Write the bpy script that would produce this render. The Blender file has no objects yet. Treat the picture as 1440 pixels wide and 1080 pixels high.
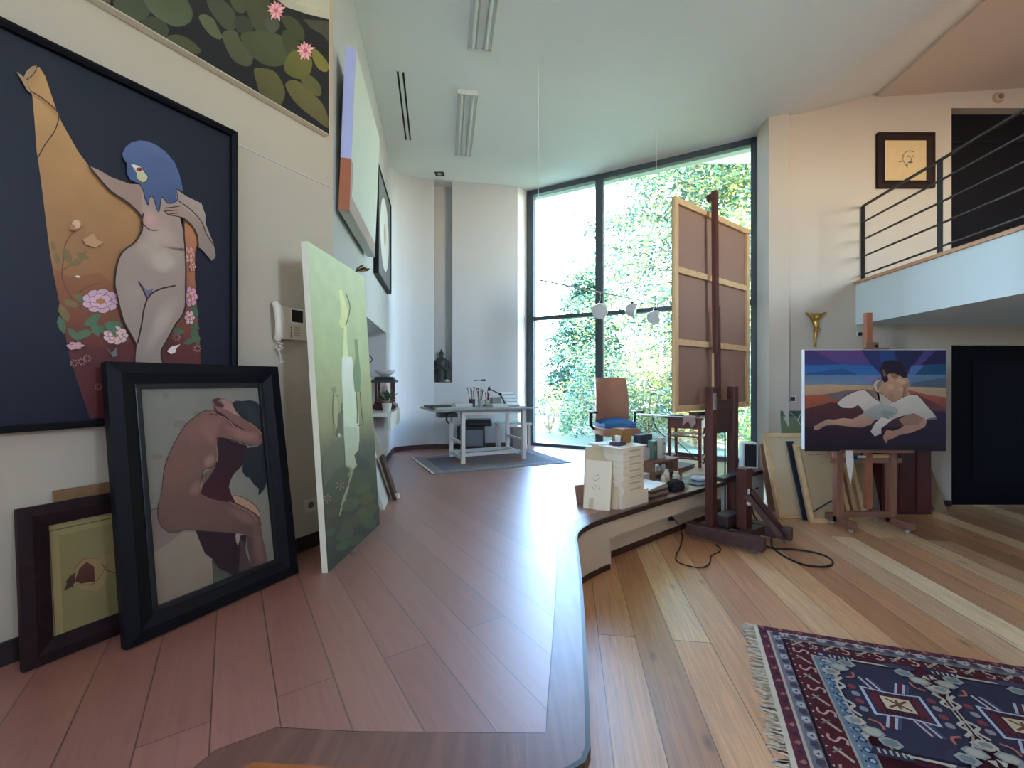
import bpy, bmesh, math, random
from mathutils import Vector as V, Matrix
from mathutils.bvhtree import BVHTree
random.seed(7)
SC = bpy.context.scene
COL = SC.collection
F, CX, HY, CZ, ZP = 600.0, 720.0, 535.0, 1.53, 0.44     # focal length in px, principal column, horizon row, eye height, platform height
EYE = V((0, 0, CZ))

def ray(px, py): return V(((px-CX)/F, 1.0, (HY-py)/F))
def W(px, py, Y): return EYE + ray(px, py)*Y
def hit(px, py, p0, n):
    d = ray(px, py); return EYE + d*((p0-EYE).dot(n)/d.dot(n))
def onz(px, py, z=ZP): return W(px, py, F*(CZ-z)/(py-HY))
def lin(c):
    c = max(0.0, c)/255.0
    return c/12.92 if c <= 0.04045 else ((c+0.055)/1.055)**2.4
def rgb(c, g=1.0): return tuple(min(0.92, lin(x)*g) for x in c) + (1.0,)

# ------------------------------------------------------------------ materials
def newmat(name):
    m = bpy.data.materials.new(name); m.use_nodes = True
    nt = m.node_tree; b = nt.nodes['Principled BSDF']
    return m, nt, b
def N(nt, t, **kw):
    n = nt.nodes.new(t)
    for k, v in kw.items():
        if k in n.inputs: n.inputs[k].default_value = v
        else: setattr(n, k, v)
    return n
def mat(name, c, rough=0.6, metal=0.0, var=0.06, scale=6.0, bump=0.0, spec=0.5, coat=0.0):
    m, nt, b = newmat(name)
    tc = N(nt, 'ShaderNodeTexCoord'); no = N(nt, 'ShaderNodeTexNoise', Scale=scale, Detail=5.0)
    nt.links.new(tc.outputs['Object'], no.inputs['Vector'])
    hs = N(nt, 'ShaderNodeMix', data_type='RGBA')
    base = rgb(c)
    hs.inputs[6].default_value = tuple(x*(1-var) for x in base[:3])+(1,)
    hs.inputs[7].default_value = tuple(min(.95, x*(1+var)) for x in base[:3])+(1,)
    nt.links.new(no.outputs['Fac'], hs.inputs[0]); nt.links.new(hs.outputs[2], b.inputs['Base Color'])
    b.inputs['Roughness'].default_value = rough; b.inputs['Metallic'].default_value = metal
    b.inputs['Specular IOR Level'].default_value = spec
    if coat: b.inputs['Coat Weight'].default_value = coat
    if bump:
        bp = N(nt, 'ShaderNodeBump', Strength=bump, Distance=0.01)
        n2 = N(nt, 'ShaderNodeTexNoise', Scale=scale*12, Detail=4.0); nt.links.new(tc.outputs['Object'], n2.inputs['Vector'])
        nt.links.new(n2.outputs['Fac'], bp.inputs['Height']); nt.links.new(bp.outputs['Normal'], b.inputs['Normal'])
    return m
def woodmat(name, c1, c2, rough=0.45, axis='X', scale=1.0, spec=0.5, coat=0.0, bump=0.15):
    """wood with the grain running along one object axis"""
    m, nt, b = newmat(name)
    tc = N(nt, 'ShaderNodeTexCoord'); mp = N(nt, 'ShaderNodeMapping')
    s = {'X': (1.2, 14, 14), 'Y': (14, 1.2, 14), 'Z': (14, 14, 1.2)}[axis]
    mp.inputs['Scale'].default_value = tuple(x*scale for x in s)
    nt.links.new(tc.outputs['Object'], mp.inputs['Vector'])
    no = N(nt, 'ShaderNodeTexNoise', Scale=2.0, Detail=8.0, Roughness=0.6, Distortion=0.6)
    nt.links.new(mp.outputs['Vector'], no.inputs['Vector'])
    cr = N(nt, 'ShaderNodeValToRGB'); cr.color_ramp.elements[0].position = 0.32; cr.color_ramp.elements[1].position = 0.7
    cr.color_ramp.elements[0].color = rgb(c1); cr.color_ramp.elements[1].color = rgb(c2)
    nt.links.new(no.outputs['Fac'], cr.inputs['Fac']); nt.links.new(cr.outputs['Color'], b.inputs['Base Color'])
    b.inputs['Roughness'].default_value = rough; b.inputs['Specular IOR Level'].default_value = spec
    if coat: b.inputs['Coat Weight'].default_value = coat; b.inputs['Coat Roughness'].default_value = 0.36; b.inputs['Coat IOR'].default_value = 1.55
    bp = N(nt, 'ShaderNodeBump', Strength=bump, Distance=0.004)
    nt.links.new(no.outputs['Fac'], bp.inputs['Height']); nt.links.new(bp.outputs['Normal'], b.inputs['Normal'])
    return m
def plankmat(name, ang, width, length, tones, rough, seam, grain=0.35, spec=0.5, bump=0.12, coat=0.0):
    """long boards running at an angle (degrees from +X), one tone per board, fine oak grain"""
    m, nt, b = newmat(name)
    L = nt.links.new
    tc = N(nt, 'ShaderNodeTexCoord'); mp = N(nt, 'ShaderNodeMapping', vector_type='POINT')
    mp.inputs['Rotation'].default_value = (0, 0, math.radians(-ang)); mp.inputs['Location'].default_value = (20.07, 20.03, 0)
    L(tc.outputs['Object'], mp.inputs['Vector'])
    br = N(nt, 'ShaderNodeTexBrick', offset=0.37, offset_frequency=2, squash=1.0)
    br.inputs['Color1'].default_value = (0, 0, 0, 1); br.inputs['Color2'].default_value = (1, 1, 1, 1); br.inputs['Mortar'].default_value = (0.5, 0.5, 0.5, 1)
    br.inputs['Scale'].default_value = 1.0; br.inputs['Mortar Size'].default_value = 0.0022; br.inputs['Mortar Smooth'].default_value = 0.1
    br.inputs['Bias'].default_value = 0.0; br.inputs['Brick Width'].default_value = length; br.inputs['Row Height'].default_value = width
    L(mp.outputs['Vector'], br.inputs['Vector'])
    cr = N(nt, 'ShaderNodeValToRGB')
    while len(cr.color_ramp.elements) < len(tones): cr.color_ramp.elements.new(0.5)
    for i, t in enumerate(tones):
        cr.color_ramp.elements[i].position = i/(len(tones)-1.0); cr.color_ramp.elements[i].color = rgb(t)
    L(br.outputs['Color'], cr.inputs['Fac'])
    # grain: stretched noise, shifted per board
    sc = N(nt, 'ShaderNodeMapping'); sc.inputs['Scale'].default_value = (1.3, 26.0, 1.0); L(mp.outputs['Vector'], sc.inputs['Vector'])
    ad = N(nt, 'ShaderNodeVectorMath', operation='ADD'); L(sc.outputs['Vector'], ad.inputs[0])
    ml = N(nt, 'ShaderNodeVectorMath', operation='SCALE'); ml.inputs['Scale'].default_value = 31.0; L(br.outputs['Color'], ml.inputs[0]); L(ml.outputs['Vector'], ad.inputs[1])
    no = N(nt, 'ShaderNodeTexNoise', Scale=1.6, Detail=9.0, Roughness=0.62, Distortion=1.4); L(ad.outputs['Vector'], no.inputs['Vector'])
    wv = N(nt, 'ShaderNodeTexNoise', Scale=0.9, Detail=2.0); L(mp.outputs['Vector'], wv.inputs['Vector'])
    g1 = N(nt, 'ShaderNodeMapRange'); g1.inputs['From Min'].default_value = 0.3; g1.inputs['From Max'].default_value = 0.7
    g1.inputs['To Min'].default_value = 1.0-grain; g1.inputs['To Max'].default_value = 1.0+grain*0.55; L(no.outputs['Fac'], g1.inputs['Value'])
    m1 = N(nt, 'ShaderNodeMix', data_type='RGBA', blend_type='MULTIPLY'); m1.inputs[0].default_value = 1.0
    L(cr.outputs['Color'], m1.inputs[6]); L(g1.outputs['Result'], m1.inputs[7])
    g2 = N(nt, 'ShaderNodeMapRange'); g2.inputs['To Min'].default_value = 0.8; g2.inputs['To Max'].default_value = 1.2; L(wv.outputs['Fac'], g2.inputs['Value'])
    m2 = N(nt, 'ShaderNodeMix', data_type='RGBA', blend_type='MULTIPLY'); m2.inputs[0].default_value = 1.0
    L(m1.outputs[2], m2.inputs[6]); L(g2.outputs['Result'], m2.inputs[7])
    # knots
    vo = N(nt, 'ShaderNodeTexVoronoi', Scale=1.0); ks = N(nt, 'ShaderNodeMapping'); ks.inputs['Scale'].default_value = (1.5, 3.6, 1); L(mp.outputs['Vector'], ks.inputs['Vector']); L(ks.outputs['Vector'], vo.inputs['Vector'])
    kr = N(nt, 'ShaderNodeMapRange'); kr.inputs['From Min'].default_value = 0.03; kr.inputs['From Max'].default_value = 0.1; kr.inputs['To Min'].default_value = 0.45; kr.inputs['To Max'].default_value = 1.0
    L(vo.outputs['Distance'], kr.inputs['Value'])
    m3 = N(nt, 'ShaderNodeMix', data_type='RGBA', blend_type='MULTIPLY'); m3.inputs[0].default_value = 1.0
    L(m2.outputs[2], m3.inputs[6]); L(kr.outputs['Result'], m3.inputs[7])
    ms = N(nt, 'ShaderNodeMix', data_type='RGBA'); L(br.outputs['Fac'], ms.inputs[0]); L(m3.outputs[2], ms.inputs[6]); ms.inputs[7].default_value = rgb(seam)
    L(ms.outputs[2], b.inputs['Base Color'])
    rr = N(nt, 'ShaderNodeMapRange'); rr.inputs['To Min'].default_value = rough-0.08; rr.inputs['To Max'].default_value = rough+0.1; L(no.outputs['Fac'], rr.inputs['Value'])
    L(rr.outputs['Result'], b.inputs['Roughness'])
    b.inputs['Specular IOR Level'].default_value = spec
    if coat: b.inputs['Coat Weight'].default_value = coat; b.inputs['Coat Roughness'].default_value = 0.42; b.inputs['Coat IOR'].default_value = 1.6
    sb = N(nt, 'ShaderNodeMath', operation='SUBTRACT'); L(no.outputs['Fac'], sb.inputs[0]); L(br.outputs['Fac'], sb.inputs[1])
    bp = N(nt, 'ShaderNodeBump', Strength=bump, Distance=0.004); L(sb.outputs['Value'], bp.inputs['Height']); L(bp.outputs['Normal'], b.inputs['Normal'])
    return m
def paintmat(name, rough=0.55, spec=0.4, canvas=0.1):
    """colours come from the mesh's own colour attribute, with a canvas weave in the bump"""
    m, nt, b = newmat(name)
    at = N(nt, 'ShaderNodeVertexColor', layer_name='Col'); tc = N(nt, 'ShaderNodeTexCoord')
    no = N(nt, 'ShaderNodeTexNoise', Scale=9.0, Detail=6.0); nt.links.new(tc.outputs['Object'], no.inputs['Vector'])
    mr = N(nt, 'ShaderNodeMapRange'); mr.inputs['To Min'].default_value = 0.86; mr.inputs['To Max'].default_value = 1.14; nt.links.new(no.outputs['Fac'], mr.inputs['Value'])
    mx = N(nt, 'ShaderNodeMix', data_type='RGBA', blend_type='MULTIPLY'); mx.inputs[0].default_value = 1.0
    nt.links.new(at.outputs['Color'], mx.inputs[6]); nt.links.new(mr.outputs['Result'], mx.inputs[7]); nt.links.new(mx.outputs[2], b.inputs['Base Color'])
    b.inputs['Roughness'].default_value = rough; b.inputs['Specular IOR Level'].default_value = spec
    n2 = N(nt, 'ShaderNodeTexNoise', Scale=260.0, Detail=2.0); nt.links.new(tc.outputs['Object'], n2.inputs['Vector'])
    bp = N(nt, 'ShaderNodeBump', Strength=canvas, Distance=0.002); nt.links.new(n2.outputs['Fac'], bp.inputs['Height']); nt.links.new(bp.outputs['Normal'], b.inputs['Normal'])
    return m

# ------------------------------------------------------------------ objects
MW = {}
def tag(o, label=None, cat=None, group=None, kind=None):
    if label: o['label'] = label
    if cat: o['category'] = cat
    if group: o['group'] = group
    if kind: o['kind'] = kind
    return o
def thing(name, label, cat, loc=(0, 0, 0), rz=0.0, group=None):
    o = bpy.data.objects.new(name, None); COL.objects.link(o); o.empty_display_size = 0.05
    o.location = loc; o.rotation_euler = (0, 0, rz)
    MW[o] = Matrix.Translation(V(loc)) @ Matrix.Rotation(rz, 4, 'Z')
    return tag(o, label, cat, group)
def link(name, me, parent=None, smooth=False):
    o = bpy.data.objects.new(name, me); COL.objects.link(o)
    if parent is not None: o.parent = parent; MW[o] = MW.get(parent, Matrix.Identity(4))
    else: MW[o] = Matrix.Identity(4)
    return o
def dup(root, loc, rz, label, group=None):
    r = root.copy(); COL.objects.link(r); r.location = loc; r.rotation_euler = (0, 0, rz); r['label'] = label
    if group: r['group'] = group
    MW[r] = Matrix.Translation(V(loc)) @ Matrix.Rotation(rz, 4, 'Z')
    for ch in list(root.children):
        c = ch.copy(); COL.objects.link(c); c.parent = r
        for g in list(ch.children):
            d = g.copy(); COL.objects.link(d); d.parent = c
    return r
def axes(o, x, y, z=None):
    """matrix with the given axes at origin o"""
    x = V(x).normalized(); y = V(y).normalized(); z = V(z).normalized() if z is not None else x.cross(y).normalized()
    return Matrix(((x.x, y.x, z.x, o[0]), (x.y, y.y, z.y, o[1]), (x.z, y.z, z.z, o[2]), (0, 0, 0, 1)))
def RZ(loc, a): return Matrix.Translation(V(loc)) @ Matrix.Rotation(a, 4, 'Z')
def catmull(pts, closed=False, n=5):
    P = [V(p) for p in pts]; out = []; k = len(P)
    for i in range(k if closed else k-1):
        p0 = P[(i-1) % k] if closed or i > 0 else P[i]; p1 = P[i]; p2 = P[(i+1) % k]
        p3 = P[(i+2) % k] if closed or i+2 < k else P[i+1]
        for j in range(n):
            t = j/n
            out.append(0.5*((2*p1)+(p2-p0)*t+(2*p0-5*p1+4*p2-p3)*t*t+(3*p1-p0-3*p2+p3)*t**3))
    if not closed: out.append(P[-1])
    return out

class MB:
    """collects shapes; build() links them as one mesh object"""
    def __init__(self, M=None):
        self.bm = bmesh.new(); self.M = M or Matrix.Identity(4); self.mi = 0
    def _v(self, p): return self.bm.verts.new(self.M @ V(p))
    def _f(self, vs):
        try: f = self.bm.faces.new(vs); f.material_index = self.mi; return f
        except ValueError: return None
    def box(self, c, s, M=None, bev=0.0, taper=None):
        M = M or Matrix.Identity(4); hx, hy, hz = s[0]/2, s[1]/2, s[2]/2
        t = taper or 1.0
        co = [(-hx, -hy, -hz), (hx, -hy, -hz), (hx, hy, -hz), (-hx, hy, -hz), (-hx*t, -hy*t, hz), (hx*t, -hy*t, hz), (hx*t, hy*t, hz), (-hx*t, hy*t, hz)]
        vs = [self._v((M @ V(p)) + V(c)) for p in co]
        fs = [self._f([vs[i] for i in q]) for q in ((3, 2, 1, 0), (4, 5, 6, 7), (0, 1, 5, 4), (1, 2, 6, 5), (2, 3, 7, 6), (3, 0, 4, 7))]
        if bev > 0:
            es = list({e for f in fs for e in f.edges})
            r = bmesh.ops.bevel(self.bm, geom=es, offset=bev, segments=2, profile=0.7, affect='EDGES')
            for f in r['faces']: f.material_index = self.mi
        return self
    def beam(self, a, b, w, h, up=(0, 0, 1), bev=0.0):
        """square-section bar from a to b, w across, h along 'up'"""
        a, b = V(a), V(b); d = b-a; L = d.length; x = d.normalized(); u = V(up)
        if abs(x.dot(u)) > 0.98: u = V((0, 1, 0))
        y = u.cross(x).normalized(); z = x.cross(y)
        R = Matrix(((x.x, y.x, z.x), (x.y, y.y, z.y), (x.z, y.z, z.z))).to_4x4()
        return self.box((a+b)/2, (L, w, h), R, bev)
    def prism(self, poly, z0, z1):
        a = [self._v((p[0], p[1], z0)) for p in poly]; b = [self._v((p[0], p[1], z1)) for p in poly]; n = len(poly)
        self._f(b); self._f(a[::-1])
        for i in range(n): self._f([a[i], a[(i+1) % n], b[(i+1) % n], b[i]])
        return self
    def slab(self, q, n, t):
        """polygon q (3D points) given thickness t along n"""
        n = V(n).normalized()*t; a = [self._v(p) for p in q]; b = [self._v(V(p)+n) for p in q]; k = len(q)
        self._f(a[::-1]); self._f(b)
        for i in range(k): self._f([a[i], a[(i+1) % k], b[(i+1) % k], b[i]])
        return self
    def poly(self, pts):
        self._f([self._v(p) for p in pts]); return self
    def tube(self, pts, r, seg=8, cap=True, close=False):
        P = [V(p) for p in pts]; R = r if isinstance(r, (list, tuple)) else [r]*len(P); rings = []
        ref = V((0, 0, 1)); k = len(P)
        for i, p in enumerate(P):
            d = ((P[(i+1) % k]-P[i-1]) if close else (P[min(i+1, k-1)]-P[max(i-1, 0)]))
            d = d.normalized() if d.length > 1e-9 else V((0, 0, 1))
            u = ref - d*ref.dot(d)
            if u.length < 0.1: u = V((0, 1, 0)) - d*d.y
            if u.length < 0.1: u = V((1, 0, 0)) - d*d.x
            u.normalize(); ref = u; w = d.cross(u)
            rings.append([self._v(p+(u*math.cos(2*math.pi*j/seg)+w*math.sin(2*math.pi*j/seg))*R[i]) for j in range(seg)])
        for i in range(k if close else k-1):
            a, b = rings[i], rings[(i+1) % k]
            for j in range(seg): self._f([a[j], a[(j+1) % seg], b[(j+1) % seg], b[j]])
        if cap and not close: self._f(rings[0][::-1]); self._f(rings[-1])
        return self
    def lathe(self, prof, c=(0, 0, 0), seg=20, sx=1.0, sy=1.0, M=None):
        """profile of (r, z) turned about z through c"""
        M = M or Matrix.Identity(4); rings = []
        for r, z in prof:
            if r < 1e-6: rings.append([self._v(V(c)+(M @ V((0, 0, z))))])
            else: rings.append([self._v(V(c)+(M @ V((r*sx*math.cos(2*math.pi*j/seg), r*sy*math.sin(2*math.pi*j/seg), z)))) for j in range(seg)])
        for i in range(len(rings)-1):
            a, b = rings[i], rings[i+1]
            for j in range(seg):
                q = [a[j % len(a)], a[(j+1) % len(a)], b[(j+1) % len(b)], b[j % len(b)]]
                u = []
                for v in q:
                    if v not in u: u.append(v)
                if len(u) > 2: self._f(u)
        if len(rings[0]) > 1: self._f(rings[0][::-1])
        if len(rings[-1]) > 1: self._f(rings[-1])
        return self
    def ball(self, c, r, s=(1, 1, 1), seg=14, M=None):
        return self.lathe([(math.sin(math.pi*i/8)*r, -math.cos(math.pi*i/8)*r*s[2]) for i in range(9)], c, seg, s[0], s[1], M)
    def build(self, name, m, parent=None, smooth=False):
        bmesh.ops.recalc_face_normals(self.bm, faces=self.bm.faces[:])
        if parent is not None:
            bmesh.ops.transform(self.bm, matrix=MW.get(parent, Matrix.Identity(4)).inverted(), verts=self.bm.verts[:])
        big = [f for f in self.bm.faces if len(f.verts) > 4]
        if big: bmesh.ops.triangulate(self.bm, faces=big)
        me = bpy.data.meshes.new(name); self.bm.to_mesh(me); self.bm.free()
        for x in (m if isinstance(m, (list, tuple)) else [m]): me.materials.append(x)
        if smooth:
            me.polygons.foreach_set('use_smooth', [True]*len(me.polygons)); me.update()
            try: me.set_sharp_from_angle(angle=math.radians(40))
            except Exception: pass
        return link(name, me, parent)
def struct(name, mb, m, smooth=False):
    o = mb.build(name, m, None, smooth); o['kind'] = 'structure'; return o
def part(name, mb, m, parent, smooth=False, label=None):
    o = mb.build(name, m, parent, smooth)
    if label: o['label'] = label
    return o
def whole(name, mb, m, label, cat, group=None, smooth=False):
    o = mb.build(name, m, None, smooth)
    # origin to the base of the thing
    vs = [v.co for v in o.data.vertices]
    c = V(((min(v.x for v in vs)+max(v.x for v in vs))/2, (min(v.y for v in vs)+max(v.y for v in vs))/2, min(v.z for v in vs)))
    o.data.transform(Matrix.Translation(-c)); o.location = c; MW[o] = Matrix.Translation(c)
    return tag(o, label, cat, group)

class Paint:
    """a painted picture surface: flat colour shapes laid one over another on a plane; (x, y) of the shapes are
    mapped by self.at to the plane"""
    def __init__(self, p0, n, gain=1.0, step=0.00006, fn=None):
        self.bm = bmesh.new(); self.cl = self.bm.loops.layers.float_color.new('Col')
        self.p0 = V(p0); self.n = V(n).normalized(); self.k = 0; self.step = step; self.gain = gain; self.tr = (0, 0, 1.0); self.fn = fn; self.clip = []
    def at(self, p, off):
        if self.fn: return self.fn(p[0], p[1]) + self.n*off
        x = self.tr[0]+p[0]/self.tr[2]; y = self.tr[1]+p[1]/self.tr[2]
        return hit(x, y, self.p0 + self.n*off, self.n)
    def col(self, c): return rgb(c, self.gain)
    def face(self, P3, fcol, cuts=None):
        vs = [self.bm.verts.new(p) for p in P3]
        try: f = self.bm.faces.new(vs)
        except ValueError: return
        fs = [f]
        if cuts:
            co, no, t = cuts
            for s in t:
                geom = list({v for f in fs for v in f.verts}) + list({e for f in fs for e in f.edges}) + fs
                r = bmesh.ops.bisect_plane(self.bm, geom=geom, plane_co=co+no*s, plane_no=no, dist=1e-6)
                fs = [g for g in r['geom'] if isinstance(g, bmesh.types.BMFace)]
        for f in fs:
            for l in f.loops: l[self.cl] = fcol(l.vert.co)
    def poly(self, pts, c, c2=None, smooth=False, n=4, axis=None):
        """c2: blends from c at the first end of axis ((x,y),(x,y)) to c2 at the other; default from top to bottom"""
        if smooth: pts = [(q.x, q.y) for q in catmull([(p[0], p[1], 0) for p in pts], True, n)]
        self.k += 1; off = self.k*self.step
        P = [self.at(p, off) for p in pts]
        if c2 is None:
            cc = self.col(c); self.face(P, lambda co: cc)
        else:
            ys = [p[1] for p in pts]; xs = [p[0] for p in pts]
            a, b = axis if axis else ((sum(xs)/len(xs), min(ys)), (sum(xs)/len(xs), max(ys)))
            A, B = self.at(a, off), self.at(b, off); d = B-A; L = d.length; d.normalize()
            c1, cc2 = [lin(x) for x in c], [lin(x) for x in c2]; g = self.gain
            def fc(co):
                t = min(1, max(0, (co-A).dot(d)/L)); return tuple(min(.92, (u+(w-u)*t)*g) for u, w in zip(c1, cc2))+(1,)
            self.face(P, fc, (A, d, [L*i/8 for i in range(0, 9)]))
    def soft(self, pts, c, a0=0.85):
        """a brushed patch that fades out towards its rim"""
        pts = [(q.x, q.y) for q in catmull([(p[0], p[1], 0) for p in pts], True, 4)]; k = len(pts)
        self.k += 1; off = self.k*self.step; cc = self.col(c)[:3]
        mx, my = sum(p[0] for p in pts)/k, sum(p[1] for p in pts)/k
        R = [[self.at((mx+(p[0]-mx)*f, my+(p[1]-my)*f), off) for p in pts] for f in (1.15, .8, .45)]; A = [0.0, a0*.5, a0]
        self.bm.faces.ensure_lookup_table(); bv = BVHTree.FromBMesh(self.bm)
        def under(p):
            h = bv.ray_cast(p+self.n*.01, -self.n)
            if h[2] is None: return cc
            w_, t = 0.0, [0.0]*3
            for l in self.bm.faces[h[2]].loops:
                w = 1.0/((l.vert.co-h[0]).length+1e-5); w_ += w; t = [t[q]+l[self.cl][q]*w for q in range(3)]
            return tuple(q/w_ for q in t)
        def mixc(p, a): u = under(p); return tuple(u[q]+(cc[q]-u[q])*a for q in range(3))+(1.0,)
        C = [[mixc(p, A[j]) for p in R[j]] for j in range(3)]; cen = self.at((mx, my), off); ccen = mixc(cen, a0)
        def quad(P3, al):
            vs = [self.bm.verts.new(p) for p in P3]
            try: f = self.bm.faces.new(vs)
            except ValueError: return
            for l, a in zip(f.loops, al): l[self.cl] = a
        for j in range(2):
            for i in range(k): n_ = (i+1) % k; quad([R[j][i], R[j][n_], R[j+1][n_], R[j+1][i]], [C[j][i], C[j][n_], C[j+1][n_], C[j+1][i]])
        for i in range(k): quad([R[2][i], R[2][(i+1) % k], cen], [C[2][i], C[2][(i+1) % k], ccen])
    def stroke(self, pts, w, c, smooth=True, n=4):
        if smooth: pts = [(q.x, q.y) for q in catmull([(p[0], p[1], 0) for p in pts], False, n)]
        self.k += 1; off = self.k*self.step; cc = self.col(c); L, R = [], []
        for i, p in enumerate(pts):
            a = pts[max(0, i-1)]; b = pts[min(len(pts)-1, i+1)]; dx, dy = b[0]-a[0], b[1]-a[1]; l = math.hypot(dx, dy) or 1
            nx, ny = -dy/l*w/2, dx/l*w/2
            L.append((p[0]+nx, p[1]+ny)); R.append((p[0]-nx, p[1]-ny))
        for i in range(len(pts)-1):
            self.face([self.at(q, off) for q in (L[i], L[i+1], R[i+1], R[i])], lambda co: cc)
    def disc(self, c, r, col, ry=None, n=12, rot=0.0):
        ry = ry or r; ca, sa = math.cos(rot), math.sin(rot)
        self.poly([(c[0]+r*math.cos(t)*ca-ry*math.sin(t)*sa, c[1]+r*math.cos(t)*sa+ry*math.sin(t)*ca) for t in [2*math.pi*i/n for i in range(n)]], col)
    def build(self, name, m, parent):
        for co, no in self.clip:
            bmesh.ops.bisect_plane(self.bm, geom=self.bm.verts[:]+self.bm.edges[:]+self.bm.faces[:], plane_co=co, plane_no=no, dist=1e-6, clear_outer=True)
        big = [f for f in self.bm.faces if len(f.verts) > 4]
        if big: bmesh.ops.triangulate(self.bm, faces=big)
        for f in self.bm.faces:
            f.normal_update()
            if f.normal.dot(self.n) < 0: f.normal_flip()
        if parent is not None: bmesh.ops.transform(self.bm, matrix=MW.get(parent, Matrix.Identity(4)).inverted(), verts=self.bm.verts[:])
        me = bpy.data.meshes.new(name); self.bm.to_mesh(me); self.bm.free(); me.materials.append(m)
        return link(name, me, parent)
# ================================================================== materials of the room
WHITE = mat('white_plaster', (192, 193, 194), 0.85, var=0.015, scale=1.5, bump=0.02, spec=0.2)
CEIL = mat('ceiling_plaster', (234, 236, 232), 0.9, var=0.01, scale=1.0, spec=0.2)
DECKP = plankmat('platform_oak', -56.5, 0.185, 4.6, [(142, 88, 74), (156, 101, 87), (148, 93, 80), (166, 110, 96)], 0.40, (80, 52, 46), grain=0.20, bump=0.10, spec=0.9, coat=0.8)
LOFTW = None
DECKL = plankmat('lower_oak', -97.5, 0.215, 3.1, [(194, 130, 86), (238, 184, 132), (174, 112, 72), (246, 210, 162), (214, 152, 102)], 0.40, (84, 54, 36), grain=0.32, bump=0.10, spec=0.8, coat=0.6)
STRIP = woodmat('edge_board_oak', (100, 64, 54), (128, 86, 74), 0.38, 'Y', 0.8, 0.6, 0.3, 0.5)
NOSE = woodmat('nosing_wood', (40, 24, 20), (58, 36, 29), 0.4, 'X')
WARMNOSE = woodmat('warm_lit_nosing_wood', (150, 84, 40), (176, 104, 56), 0.4, 'X')  # nosing wood, warm light off the lower floor put into its orange
BASEB = woodmat('baseboard_wood', (56, 30, 24), (74, 42, 34), 0.5, 'X')
BASED = mat('baseboard_dark', (36, 24, 24), 0.5)
ALU = mat('window_metal', (74, 84, 92), 0.45, 0.3, var=0.03)
BLACKM = mat('black_metal', (40, 40, 42), 0.45, 0.4)
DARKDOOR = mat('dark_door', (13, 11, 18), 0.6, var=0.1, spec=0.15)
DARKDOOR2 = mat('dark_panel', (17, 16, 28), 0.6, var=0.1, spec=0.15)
LOFTC = mat('loft_ceiling_plaster', (222, 206, 192), 0.9, var=0.01, spec=0.2)  # white plaster, warm bounce off the loft boards put into its colour

# ------------------------------------------------------------------ plan of the room (metres)
DN = V((0.482, 0.876, 0))                       # along the near left wall, away from the camera
C0 = V((-1.232, 2.934, 0))                      # its far end, an outer corner
DF = V((-0.161, 0.987, 0))                      # along the studio's left wall
N0 = C0 - DN*6.6
NL = V((-0.876, 0.482, 0))                      # into the near left wall
NF = V((-0.987, -0.161, 0))                     # into the studio's left wall
E0 = C0 + DF*3.36
ARC = [V((q.x, q.y, 0)) for q in catmull([(E0.x, E0.y, 0), (-1.795, 6.5, 0), (-1.66, 6.66, 0), (-1.49, 6.755, 0), (-1.25, 6.83, 0)], False, 6)]
K1, K2 = V((-1.25, 6.83, 0)), V((-0.962, 6.875, 0))   # tall recess
P2 = V((0.094, 7.05, 0)); WA = V((0.267, 7.27, 0)); WB = V((3.235, 5.64, 0)); R0 = V((3.13, 5.2, 0))
YR, XE, YF = 5.2, 6.7, -2.85
ZC = 4.74

# platform outline, its free edge first
EDGE = [(3.146, 5.27), (2.30, 4.606), (1.303, 3.84), (0.948, 3.554), (0.72, 3.372), (0.60, 3.262), (0.52, 3.165), (0.462, 3.05), (0.436, 2.94), (0.425, 2.83),
        (0.387, 2.468), (0.347, 2.144), (0.299, 1.792), (0.244, 1.406), (0.222, 1.27), (0.20, 1.225), (0.15, 1.195), (0.08, 1.185), (-0.48, 1.196), (-0.735, 1.212), (-0.765, 1.19), (-0.78, 1.14), (-0.9, -2.85)]
REST = [(N0.x, -2.85), (N0.x, N0.y)] + [(C0.x, C0.y), (E0.x, E0.y)] + [(p.x, p.y) for p in ARC[1:]] + [(P2.x, P2.y), (WA.x, WA.y), (WB.x, WB.y)]
m = MB(); m.prism([(-5.2, -3.1), (7.0, -3.1), (7.0, 5.5), (-5.2, 5.5)], -0.12, 0.0); struct('floor', m, DECKL)
m = MB(); m.prism(EDGE+REST, ZP-0.035, ZP); struct('floor_platform', m, DECKP)

def offset(path, d):
    out = []
    for i, p in enumerate(path):
        a = V((*path[max(0, i-1)], 0)); b = V((*path[min(len(path)-1, i+1)], 0)); t = (b-a).normalized()
        out.append((p[0]-t.y*d, p[1]+t.x*d))
    return out
# rounded board along the platform's edge, its nosing, the white riser under it
e = EDGE[2:22]
m = MB(); i_ = offset(e, -0.125)
for k in (12, 13, 14, 15): i_[k] = (0.105, 1.315)
for k in range(len(e)-1):
    m.slab([(e[k][0], e[k][1], ZP), (e[k+1][0], e[k+1][1], ZP), (i_[k+1][0], i_[k+1][1], ZP), (i_[k][0], i_[k][1], ZP)], (0, 0, 1), 0.002)
bmesh.ops.remove_doubles(m.bm, verts=m.bm.verts[:], dist=1e-5)
m.mi = 1; g_ = [i_[k] for k in range(len(i_)) if k not in (13, 14, 15)]; g2 = offset(g_, -0.004)
for k in range(len(g_)-1):
    m.slab([(g_[k][0], g_[k][1], ZP), (g_[k+1][0], g_[k+1][1], ZP), (g2[k+1][0], g2[k+1][1], ZP), (g2[k][0], g2[k][1], ZP)], (0, 0, 1), 0.0008)
struct('trim_1', m, [STRIP, NOSE])
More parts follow.
